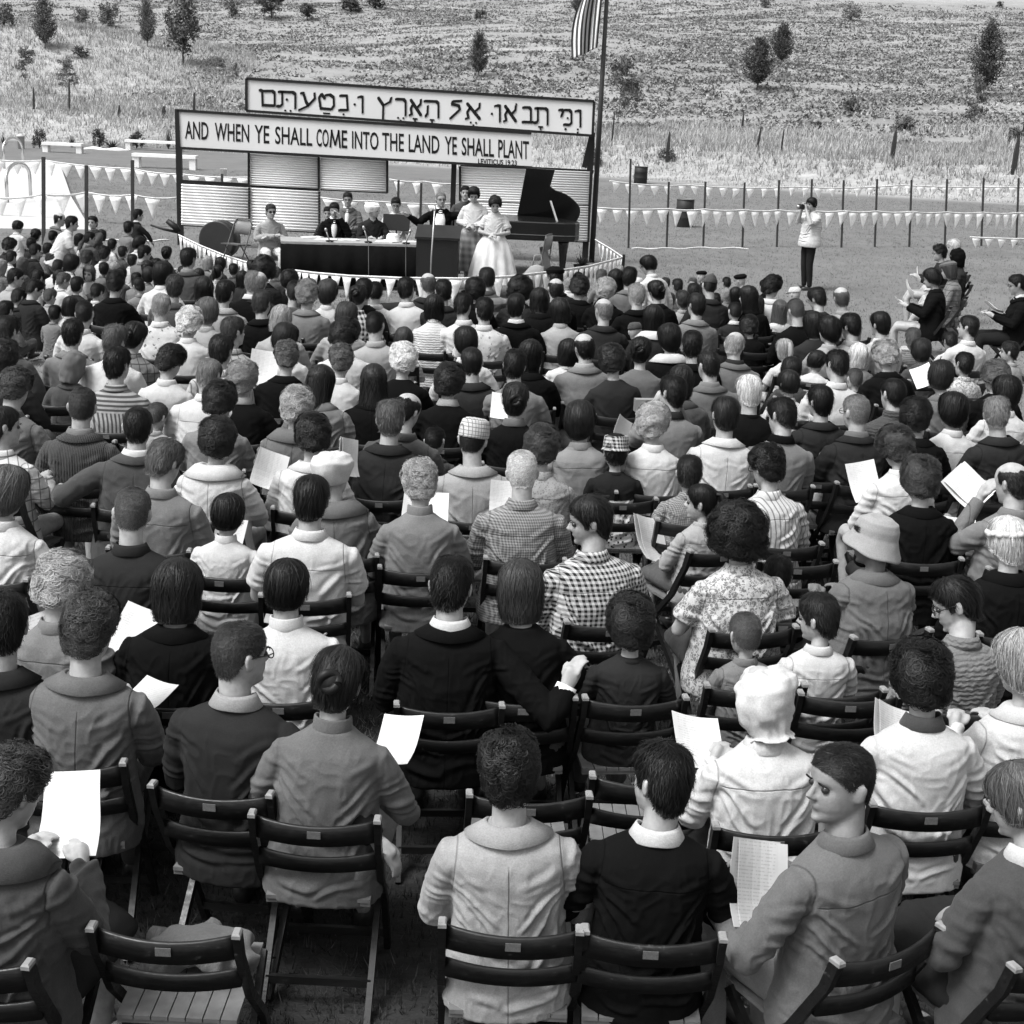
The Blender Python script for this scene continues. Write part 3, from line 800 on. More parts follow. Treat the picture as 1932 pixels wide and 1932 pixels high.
def ground_mat():
    g = NG('ground'); g.b.inputs['Roughness'].default_value = .95; g.b.inputs['Specular IOR Level'].default_value = .1
    tc = g.n('ShaderNodeTexCoord'); P = tc.outputs['Object']
    a = g.n('ShaderNodeAttribute', attribute_name='dry'); b = g.n('ShaderNodeAttribute', attribute_name='hill'); fsh = g.n('ShaderNodeAttribute', attribute_name='front_shade')
    nl = g.noise(P, .55, 6, .7); nf = g.noise(g.mapping(P, (.5, 1.5, 1)), 8, 5, .8)
    lawn = g.math('ADD', g.math('MULTIPLY', g.ramp(nl, [(.3, .10), (.7, .17)]), .6), g.math('MULTIPLY', g.ramp(nf, [(.3, .11), (.7, .155)]), .4))
    ml = g.n('ShaderNodeMix', data_type='RGBA'); g.l(fsh.outputs['Fac'], ml.inputs[0]); g.l(lawn, ml.inputs[6]); g.l(g.ramp(nf, [(.3, .014), (.7, .035)]), ml.inputs[7]); lawn = ml.outputs[2]  # shade under the audience, painted as a darker lawn colour
    nd = g.noise(g.mapping(P, (.5, 1.6, 1)), 1.3, 6, .75); dry = g.ramp(nd, [(.28, .17), (.45, .26), (.7, .36)])
    n1 = g.noise(g.mapping(P, (.32, .85, 1), (0, 0, .25)), .8, 8, .8); n2 = g.noise(P, .09, 3)
    hill = g.ramp(g.math('ADD', g.math('MULTIPLY', n1, .6), g.math('MULTIPLY', n2, .4)), [(.34, .15), (.46, .20), (.54, .23), (.66, .30)])
    m1 = g.n('ShaderNodeMix', data_type='RGBA'); g.l(a.outputs['Fac'], m1.inputs[0]); g.l(lawn, m1.inputs[6]); g.l(dry, m1.inputs[7])
    m2 = g.n('ShaderNodeMix', data_type='RGBA'); g.l(b.outputs['Fac'], m2.inputs[0]); g.l(m1.outputs[2], m2.inputs[6]); g.l(hill, m2.inputs[7])
    g.l(m2.outputs[2], g.b.inputs['Base Color'])
    g.bump(g.math('ADD', nf, g.math('MULTIPLY', n1, 4)), .3, .08)
    return g.m
ys = np.concatenate([np.arange(-30, 10, 2.0), np.arange(10, 60, 1.0), np.arange(60, 130, .8), np.arange(130, 240, 1.6), np.arange(240, 420, 8)])
xs = np.concatenate([np.arange(-240, -90, 10), np.arange(-90, -50, 2), np.arange(-50, 60, .9), np.arange(60, 100, 2), np.arange(100, 241, 10)])
X, Y = np.meshgrid(xs, ys); Z = hgt(X, Y)
S_ = Y-y0_(X)
nz = (vnoise(np.stack([X/9, Y/7, X*0], -1).reshape(-1, 3)).reshape(X.shape)-.5)
knoll = np.exp(-((X+36)/17)**2-((Y-100)/16)**2)
dry = sst(-2.5, 2.0, S_+nz*5)
hillm = sst(13, 17, S_+nz*9)*(1-sst(.30, .55, knoll+nz*.3))*(1-sst(112, 118, S_+nz*8)*sst(-20, 25, X))
idx = np.arange(X.size).reshape(X.shape)
Q = np.stack([idx[:-1, :-1], idx[:-1, 1:], idx[1:, 1:], idx[1:, :-1]], -1).reshape(-1, 4)
gr = obj('ground', np_mesh('ground', np.stack([X, Y, Z], -1).reshape(-1, 3), Q, {'dry': dry.ravel(), 'hill': hillm.ravel(), 'front_shade': ((1-sst(8.0, 12.5, Y+nz*3))*(1-sst(.2, 2.0, np.abs(X)-(.36*np.clip(Y, 2, 40)+1.6)+nz*2))).ravel()}), ground_mat())  # last mask marks the lawn painted dark as shade beneath the front rows
tag(gr, 'mown lawn running into a dry grassy hillside', 'ground', kind='structure')

def tuft_mat(name, stops):
    g = NG(name); g.b.inputs['Roughness'].default_value = .9; g.b.inputs['Specular IOR Level'].default_value = .1
    a = g.n('ShaderNodeAttribute', attribute_name='tone'); g.l(g.ramp(a.outputs['Fac'], stops), g.b.inputs['Base Color']); return g.m
def tufts(n, x, y, w, h, tone, blades=3, lean=.5, bw=.05):
    rs = RNG; n = len(x); z = hgt(x, y)
    V = np.zeros((n, blades, 3, 3)); 
    for b in range(blades):
        a = rs.rand(n)*6.283; ox = (rs.rand(n)-.5)*w; oy = (rs.rand(n)-.5)*w
        hw = w*bw*(.6+.8*rs.rand(n)); hh = h*(.5+.8*rs.rand(n))
        la = rs.rand(n)*6.283; ll = hh*lean*rs.rand(n)*1.5
        V[:, b, 0] = np.stack([x+ox-np.cos(a)*hw, y+oy-np.sin(a)*hw, z-.03], -1)
        V[:, b, 1] = np.stack([x+ox+np.cos(a)*hw, y+oy+np.sin(a)*hw, z-.03], -1)
        V[:, b, 2] = np.stack([x+ox+np.cos(la)*ll, y+oy+np.sin(la)*ll, z+hh], -1)
    V = V.reshape(-1, 3); Q = np.arange(len(V)).reshape(-1, 3)
    return np_mesh('grass', V, Q, {'tone': np.repeat(tone, blades*3)}, smooth=False)
def scatter(n, ymin, ymax, k=.42):
    y = ymin+(ymax-ymin)*RNG.rand(n)**1.1; x = (RNG.rand(n)*2-1)*(y*k+3); return x, y
# tall dry grass on the bank and the knoll
x, y = scatter(90000, 50, 130); s = y-y0_(x)
kn = np.exp(-((x+36)/17)**2-((y-100)/16)**2); nn_ = vnoise(np.stack([x/3, y/2.2, x*0], -1))
ok = (s > -.5) & ((s < 16+8*(nn_-.5)) | (kn > .35)); x, y, s, nn_ = x[ok], y[ok], s[ok], nn_[ok]
tn = np.clip(nn_*.9+.25*RNG.randn(len(x))+.08, 0, 1); hh = .20+.38*nn_*RNG.rand(len(x)); hh *= np.clip((s+1)/4, .35, 1)
o = obj('dry_grass', tufts(0, x, y, np.full(len(x), .6), hh, tn, 5, .6, .045), tuft_mat('dry_grass', [(.05, .18), (.3, .28), (.8, .37)]))
tag(o, 'tall pale dry grass covering the bank behind the lawn', 'grass', kind='stuff')
# tufted weeds and clods on the hillside
x, y = scatter(150000, 66, 215); s = y-y0_(x); kn = np.exp(-((x+36)/17)**2-((y-100)/16)**2)
row = vnoise(np.stack([x/4.5+y*.12, y/1.5-x*.1, x*0+9], -1)); big = vnoise(np.stack([x/20, y/16, x*0+2], -1))
ok = (s > 12) & (kn < .5) & (row+.5*big+.25*RNG.randn(len(x)) > .70) & ((s < 114) | (x < 0)); x, y, row, big = x[ok], y[ok], row[ok], big[ok]
tn = np.clip(.42+.34*RNG.randn(len(x))+(.5-big)*.7, 0, 1)
o = obj('hillside_weeds', tufts(0, x, y, np.full(len(x), .8), .04+.12*RNG.rand(len(x)), tn, 5, 1.6, .13), tuft_mat('weeds', [(.1, .12), (.45, .19), (.75, .25), (1, .32)]))
tag(o, 'rough tufted weeds and dry clumps over the hillside', 'weeds', kind='stuff')
# short lawn blades where the lawn is near
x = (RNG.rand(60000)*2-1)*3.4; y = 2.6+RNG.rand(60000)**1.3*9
o = obj('lawn_grass', tufts(0, x, y, np.full(len(x), .035), .02+.035*RNG.rand(len(x)), np.clip(.45+.3*RNG.randn(len(x)), 0, 1), 3, 1.0, .10), tuft_mat('shaded_lawn_blades', [(.1, .014), (.6, .032), (1, .08)]))  # blade tones darkened to paint in the shade between the front chairs
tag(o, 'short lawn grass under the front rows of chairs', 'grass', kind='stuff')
x = (RNG.rand(150000)*2-1); y = 6+RNG.rand(150000)**1.2*52; x = x*(y*.5+5)
o = obj('mown_grass', tufts(0, x, y, np.full(len(x), .12), .015+.03*RNG.rand(len(x)), np.clip(.45+.3*RNG.randn(len(x)), 0, 1), 4, 1.6, .06), tuft_mat('mown_blades', [(.1, .105), (.6, .14), (1, .18)]))
tag(o, 'mown grass of the open lawn around the stage', 'grass', kind='stuff')

# ------------------------------------------------------------------ trees
BARK = plain('bark', .06, .9, .1, .3, 20, .4, 60)
def leaf_mat(lo, hi):
    key = ('leaf', lo, hi)
    if key in _MC: return _MC[key]
    _MC[key] = tuft_mat('foliage', [(0, lo), (1, hi)]); return _MC[key]
def crown_mesh(kind, seed):
    """unit tree: height 1, crown radius 1 in x and y (scaled by the caller); returns trunk, crown"""
    rs = np.random.RandomState(seed); tr = MB(); V = []; T = []
    def clump(c, r, n, size, tone, droop=0):
        d = rs.randn(n, 3); d /= np.linalg.norm(d, axis=1)[:, None]
        p = np.array(c)+d*(rs.rand(n, 1)**.5)*np.array(r)
        a = rs.randn(n, 3); a /= np.linalg.norm(a, axis=1)[:, None]
        b = np.cross(a, rs.randn(n, 3)); b /= np.linalg.norm(b, axis=1)[:, None]
        sz = size*(.5+rs.rand(n, 1)); q = np.array([1, 1, .35])
        V.append(np.stack([p-a*sz*q*.35, p+a*sz*q*.35, p+b*sz*q*1.2], 1).reshape(-1, 3)); T.append(np.repeat(np.clip(tone+.22*rs.randn(n), 0, 1), 3))
    if kind == 'pine':
        tr.tube([(0, 0, -.03), (.01, 0, .3), (-.01, .01, .7), (0, 0, .97)], [.03, .024, .014, .003], 8)
        for i in range(70):
            z = .14+.82*(i/70)**1.1; ln_ = (1-((z-.32)/.72)**2)*(.6+.5*rs.rand()) if z > .32 else (.55+.5*rs.rand())*(.5+z*1.5); ln_ *= .95
            a = i*2.4+rs.rand(); dx, dy = math.cos(a), math.sin(a); up = .10+.08*rs.rand()
            tr.tube([(0, 0, z-.03), (dx*ln_*.5, dy*ln_*.5, z+up*.3), (dx*ln_*.95, dy*ln_*.95, z+up)], [.010, .007, .003], 5)
            for t in (.35, .6, .85, 1.0):
                clump((dx*ln_*t, dy*ln_*t, z+up*t*t+.01), (.22, .22, .06), 22, .085, .35+.35*rs.rand())
        clump((0, 0, .96), (.12, .12, .05), 40, .09, .5)
    elif kind == 'loose':
        tr.tube([(0, 0, -.03), (.03, .01, .25), (-.03, .0, .5), (.04, 0, .95)], [.012, .010, .008, .003], 7)
        for i in range(26):
            z = .38+.6*rs.rand(); a = rs.rand()*6.28; ln_ = (.35+.65*rs.rand())*(1.15-z*.6)
            tr.tube([(0, 0, z-.08), (math.cos(a)*ln_*.5, math.sin(a)*ln_*.5, z-.02), (math.cos(a)*ln_, math.sin(a)*ln_, z+.02)], [.006, .004, .002], 5)
            for t in (.5, .8, 1.0): clump((math.cos(a)*ln_*t, math.sin(a)*ln_*t, z), (.26, .26, .04), 16, .11, .3+.4*rs.rand())
    elif kind == 'round':
        tr.tube([(0, 0, -.03), (.02, 0, .2), (-.03, 0, .45), (0, 0, .8)], [.05, .04, .03, .01], 7)
        for i in range(46):
            d = rs.randn(3); d /= np.linalg.norm(d); r = .55+.45*rs.rand()
            c = (d[0]*r*.85, d[1]*r*.85, .56+d[2]*r*.40)
            tr.tube([(0, 0, .3), (c[0]*.5, c[1]*.5, (.3+c[2])/2), c], [.012, .007, .003], 5)
            clump(c, (.28, .28, .10), 44, .12, .25+.5*rs.rand())
    elif kind == 'bush':
        for i in range(9): tr.tube([(0, 0, -.05), (.3*rs.randn()*.5, .3*rs.randn()*.5, .4), (.5*rs.randn()*.6, .5*rs.randn()*.6, .8)], [.03, .02, .006], 5)
        for i in range(30):
            a = rs.rand()*6.28; r = .8*rs.rand()**.5
            clump((math.cos(a)*r, math.sin(a)*r, .12+.7*rs.rand()*(1.1-r*.6)), (.25, .25, .16), 34, .16, .3+.4*rs.rand())
    elif kind == 'agave':
        for i in range(5): tr.tube([(0, 0, -.05), (.1*rs.randn(), .1*rs.randn(), .15)], [.05, .03], 6)
        for i in range(44):
            a = rs.rand()*6.28; el = .3+1.1*rs.rand(); L = .7+.4*rs.rand()
            p = np.array([math.cos(a)*math.cos(el)*L, math.sin(a)*math.cos(el)*L, math.sin(el)*L]); s_ = np.array([-math.sin(a), math.cos(a), 0])*.09
            V.append(np.array([-s_, s_, p])); T.append(np.full(3, .2+.6*rs.rand()))
    V = np.concatenate(V); T = np.concatenate(T)
    return tr.mesh('trunk'), np_mesh('crown', V, np.arange(len(V)).reshape(-1, 3), {'tone': T}, smooth=False)
TM = {k: [crown_mesh(k, 10+i*7+len(k)) for i in range(n)] for k, n in (('pine', 3), ('loose', 3), ('round', 2), ('bush', 3), ('agave', 2))}
LEAF = dict(d=(.03, .10), m=(.055, .17), p=(.11, .26), l=(.08, .2))  # leaf tones lightened, painting distance haze into the foliage colour
tcount = 0
def tree(u, vb, hpx, wpx, kind, tone, name, label, cat, group=None):
    global tcount
    p = on_ground(u, vb); dist = (p-CAM).dot(_f); s = dist/FOC
    r = empty(name, p, tcount*1.3); h = hpx*s*1.03; w = wpx*s*.5*1.08
    r.scale = (w, w, h); tr_, cr_ = TM[kind][tcount % len(TM[kind])]; tcount += 1
    obj('trunk', tr_, BARK, r); obj('crown', cr_, leaf_mat(*LEAF[tone]), r)
    tag(r, label, cat, group)
for a in ((85, 92, 80, 50, 'pine', 'm', 'pine_tree', 'broad hazy pine on the hill at upper left'),
          (278, 88, 74, 34, 'pine', 'm', 'pine_tree', 'slim pine on a bare stem right of the upper left pine'),
          (346, 122, 124, 76, 'round', 'm', 'leafy_tree', 'large full-crowned tree on a thin trunk above the left banner end'),
          (902, 146, 72, 38, 'pine', 'd', 'pine_tree', 'dark upright pine above the middle of the upper banner'),
          (1428, 170, 84, 62, 'pine', 'd', 'pine_tree', 'dark double-topped pine, lower of the pair on the hillside'),
          (1473, 122, 66, 46, 'pine', 'd', 'pine_tree', 'smaller pine, upper of the pair on the hillside'),
          (1855, 182, 118, 62, 'pine', 'd', 'pine_tree', 'tall dark pine at upper right above a leaning sapling'),
          (1090, 30, 48, 34, 'pine', 'm', 'pine_tree', 'small pine behind the top of the flag'),
          (1165, 262, 145, 66, 'loose', 'm', 'young_tree', 'thin sparse tree just right of the flagpole'),
          (1190, 240, 90, 50, 'loose', 'm', 'young_tree', 'second sparse tree, lower and right of the flagpole'),
          (1832, 278, 125, 50, 'loose', 'm', 'young_tree', 'leaning sapling with an open crown at right'),
          (52, 182, 88, 46, 'loose', 'l', 'young_tree', 'pale sapling on the left knoll'),
          (128, 198, 84, 48, 'loose', 'p', 'young_tree', 'faint sapling on the face of the left knoll'),
          (445, 160, 38, 14, 'loose', 'm', 'young_tree', 'thin twiggy sapling above the upper banner'),
          (415, 150, 40, 18, 'loose', 'l', 'young_tree', 'wispy sapling left of the upper banner'),
          (512, 36, 50, 54, 'round', 'd', 'shrub', 'dark rounded shrub near the top edge, left of centre'),
          (580, 38, 30, 38, 'round', 'd', 'shrub', 'small round dark shrub on a short stem'),
          (437, 32, 40, 34, 'bush', 'l', 'shrub', 'pale open shrub at the top edge'),
          (662, 22, 34, 46, 'bush', 'd', 'shrub', 'dark shrub clump at the top, left of two'),
          (708, 16, 26, 40, 'bush', 'd', 'shrub', 'dark shrub clump at the top, right of two'),
          (906, 38, 24, 24, 'bush', 'd', 'shrub', 'small dark shrub above the upright pine'),
          (1604, 40, 38, 40, 'bush', 'p', 'shrub', 'pale feathery shrub below the light field'),
          (1444, 14, 18, 22, 'bush', 'm', 'shrub', 'small shrub on the light field edge'),
          (1886, 14, 14, 14, 'bush', 'd', 'shrub', 'tiny dark shrub on the light field'),
          (1606, 212, 36, 34, 'bush', 'm', 'shrub', 'dark weedy bush low on the right hillside'),
          (1706, 246, 34, 42, 'bush', 'm', 'shrub', 'bushy weed where hillside meets pale grass'),
          (1540, 244, 18, 28, 'bush', 'd', 'shrub', 'low dark weed at the edge of the pale grass'),
          (1916, 268, 36, 42, 'bush', 'm', 'shrub', 'leafy weed by the right frame edge'),
          (152, 108, 26, 34, 'bush', 'm', 'shrub', 'grey shrub beside the left knoll'),
          (206, 52, 56, 46, 'bush', 'l', 'shrub', 'faded tall bush at the top left'),
          (8, 50, 56, 44, 'bush', 'l', 'shrub', 'faded bush at the upper left corner'),
          (155, 48, 40, 30, 'bush', 'l', 'shrub', 'faded bush between pine and slim pine'),
          (1258, 302, 26, 34, 'bush', 'm', 'shrub', 'weed around a dark stake right of the flagpole'),
          (1120, 312, 44, 40, 'bush', 'm', 'shrub', 'dry weeds behind the brace of the stage')):
    tree(*a, {'pine_tree': 'tree', 'leafy_tree': 'tree', 'young_tree': 'tree', 'shrub': 'shrub'}[a[6]], 'trees and shrubs on the hill')
for i, (u, vb, h, w) in enumerate(((8, 275, 24, 26), (75, 280, 44, 26), (136, 278, 26, 30), (188, 279, 44, 30), (212, 281, 20, 50), (258, 280, 42, 30), (318, 281, 48, 26))):
    tree(u, vb, h, w, 'agave' if i % 2 == 0 else 'bush', 'd', 'border_plant', ('spiky plant at the far left of the border', 'tall leafy plant left of the nearest bench', 'squat leafy plant above the left bench', 'upright spiky plant in the border middle', 'low spreading plant behind the white towel', 'upright leafy plant behind the long bench', 'dark plant by the left stage post')[i] if False else
         ('spiky plant at the far left of the border', 'leafy plant, second in the border', 'squat spiky plant above the left bench', 'upright leafy plant mid border', 'low spreading spiky plant behind the white towel', 'leafy plant behind the long bench', 'dark spiky plant by the left stage post')[i], 'plant', 'plants along the far lawn border')

# stakes on the bank
STK = plain('weathered_stake', .035, .85, .1, .3, 30)
for u, vb, h, w, lab in ((225, 221, 24, 4, 'short stake on the left bank'), (309, 219, 20, 6, 'thick short stake left of the banner'), (366, 224, 50, 4, 'tall thin stake above the banner corner'), (402, 222, 14, 3, 'small stake beside the tall thin stake'),
                         (64, 204, 40, 3, 'thin stake under the pale knoll sapling'), (131, 208, 60, 3, 'thin stake supporting the faint sapling'), (1258, 304, 56, 6, 'tapered dark stake right of the flagpole'), (1683, 298, 54, 7, 'tapered dark stake at right centre'), (1911, 326, 70, 8, 'tall dark stake near the right edge'),
                         (1428, 282, 44, 4, 'thin leaning stake left of two'), (1474, 284, 42, 3, 'thin stake right of two'), (1400, 240, 32, 3, 'thin stake on the hillside foot'), (1154, 272, 60, 3, 'stake beside the sparse tree'), (1928, 262, 60, 3, 'thin pole at the right frame edge'), (270, 8, 60, 4, 'tall post behind the slim pine')):
    p = on_ground(u, vb+2); s = (p-CAM).dot(_f)/FOC; mb = MB()
    ww = w*s/2; hh = h*s; lx = (.1 if 'leaning' in lab else .03)*hh
    mb.loft([[(x*q+lx*t, y*q, t*hh-.2*(t == 0)) for x, y in ((-ww, -ww), (ww, -ww), (ww, ww), (-ww, ww))] for t, q in ((0, .8), (.1, 1), (.55, 1.05), (.9, .6), (1, .25))])
    o = fobj('wooden_stake', mb, STK); o.location = p; tag(o, lab, 'stake', 'stakes standing on the grassy bank')

# ------------------------------------------------------------------ pool side
CONC = plain('pale_concrete', .40, .8, .2, .06, .8)
WHITE = plain('white_paint', .72, .6, .3, .05, 5)
CHROME = plain('chrome', .55, .25, .5, .05, 5, metal=1.0)
BLACK = plain('black_paint', .007, .55, .3, .2, 6)
def slab(name, px, th, mt, label, cat, kind=None):
    P = [at_z(u, v, th) for u, v in px]; mb = MB(); n = len(P)
    mb.add([(p.x, p.y, th) for p in P]+[(p.x, p.y, -.05) for p in P], [tuple(range(n)), tuple(range(2*n-1, n-1, -1))]+[(i, i+n, (i+1) % n+n, (i+1) % n) for i in range(n)])
    o = fobj(name, mb, mt); return tag(o, label, cat, kind=kind)
slab('pool_deck', [(-60, 430), (172, 433), (158, 410), (135, 372), (112, 306), (-60, 300)][::-1], .10, CONC, 'white concrete deck of the pool at left', 'deck', 'structure')
def rail_loop(u0, v0, u1, v1, vt, label):
    a = at_z(u0, v0, .1); b = at_z(u1, v1, .1); s = (a-CAM).dot(_f)/FOC; h = abs(v0-vt)*s
    t = Vector((0, 0, 1)); mb = MB(); n = 12; d = (b-a)
    P = [a]+[a+d*(.5-.5*math.cos(math.pi*i/n))+Vector((0, 0, h*(.62+.38*math.sin(math.pi*i/n)))) for i in range(n+1)]+[b]
    mb.tube(P, .045, 8); o = obj('pool_handrail', mb, CHROME); tag(o, label, 'handrail', 'chrome handrails of the pool ladder')
rail_loop(8, 318, 44, 316, 262, 'far chrome handrail of the pool ladder')
rail_loop(14, 382, 58, 374, 312, 'near chrome handrail of the pool ladder')
for i, (u0, u1, vt, vb, lab) in enumerate(((82, 157, 270, 288, 'white bench on the lawn, leftmost of three'), (238, 346, 266, 284, 'long white bench behind the stage post'), (252, 372, 292, 318, 'white bench nearest to the left stage post'))):
    a = at_z((u0+u1)/2, vb, 0); s = (a-CAM).dot(_f)/FOC; w = (u1-u0)*s; h = (vb-vt)*s
    r = empty('white_bench', a, 0.0)
    mb = MB(); mb.box((0, 0, h-.06), (w, .5, .12)); fobj('seat', mb, WHITE, r)
    for sx in (-1, 1):
        for sy in (-.16, .16):
            mb = MB(); mb.box((sx*(w/2-.14), sy, (h-.12)/2), (.24, .08, h-.12)); fobj('leg', mb, WHITE, r)
    tag(r, lab, 'bench', 'white benches on the lawn')
a = at_z(200, 283, .0); mb = MB()
mb.loft([[(x, y, .02+.10*abs(math.sin(3*x+y))) for x in np.linspace(-1.1, 1.1, 16)]+[(x, y, -.0) for x in np.linspace(1.1, -1.1, 16)] for y in (-.4, -.1, .2, .5)])
o = obj('towel', mb, WHITE); o.location = a; tag(o, 'white towel spread on the lawn before the border plants', 'towel')
def drum(u, vb, h, w, label, rim=True):
    p = on_ground(u, vb); s = (p-CAM).dot(_f)/FOC; r_ = w*s/2; hh = h*s; k = 28
    root = empty('oil_drum', p); mb = MB()
    prof = [(r_*.98, 0), (r_, .02), (r_, hh*.3), (r_*1.035, hh*.335), (r_, hh*.37), (r_, hh*.63), (r_*1.035, hh*.665), (r_, hh*.7), (r_, hh*.97)]
    mb.loft([[(q*math.cos(t), q*math.sin(t), z) for t in np.linspace(0, 2*math.pi, k, endpoint=False)] for q, z in prof]); obj('body', mb, plain('dark_drum', .012, .6, .3, .4, 5), root)
    mb = MB(); mb.loft([[(q*math.cos(t), q*math.sin(t), z) for t in np.linspace(0, 2*math.pi, k, endpoint=False)] for q, z in ((r_*1.04, hh*.97), (r_*1.04, hh), (r_*.93, hh), (r_*.93, hh*.985), (.01, hh*.985))]); obj('rim', mb, plain('drum_rim', .12 if rim else .03, .5, .3, .3, 5), root)
    tag(root, label, 'drum', 'dark drums on the lawn')
drum(1290, 428, 52, 33, 'dark drum with pale rim standing behind the pennants')
drum(1208, 346, 31, 25, 'dark drum at the far edge of the lawn', False)
a = at_z(422, 336, 0); s = (a-CAM).dot(_f)/FOC; mb = MB()
mb.loft([[(q*s*math.cos(t), q*s*math.sin(t), z*s) for t in np.linspace(0, 6.283, 20, endpoint=False)] for q, z in ((5, 0), (6.5, 17), (6.8, 17), (5.5, 16), (4.5, 3))]); o = obj('bucket', mb, WHITE); o.location = a; tag(o, 'white bucket seen through the stage opening', 'bucket')
a = at_z(40, 281, 0); s = (a-CAM).dot(_f)/FOC; mb = MB()
mb.loft([[(q*s*math.cos(t), q*s*math.sin(t), z*s) for t in np.linspace(0, 6.283, 20, endpoint=False)] for q, z in ((6, 0), (7, 22), (7.4, 22), (7.4, 24), (5, 26), (.5, 27))]); o = obj('trash_can', mb, plain('pale_can', .4, .6)); o.location = a; tag(o, 'pale bin standing before the far left plants', 'bin')
def rope(name, pts, r_, mt, label, cat):
    mb = MB(); P = [on_ground(u, v) for u, v in pts]; Q = []
    for i in range(len(P)-1):
        for t in np.linspace(0, 1, 6, endpoint=False): Q.append(P[i].lerp(P[i+1], t)+Vector((0, .08*math.sin(5*t+2*i), r_+.01*math.sin(9*t+i))))
    mb.tube(Q+[P[-1]], r_, 6); o = obj(name, mb, mt); tag(o, label, cat)
rope('rope', [(1192, 470), (1250, 470), (1330, 468), (1412, 470)], .014, WHITE, 'white rope lying on the grass at the fence foot', 'rope')
rope('rope', [(200, 454), (260, 456), (322, 454)], .016, WHITE, 'white rope lying on the grass behind the standing pair', 'rope')
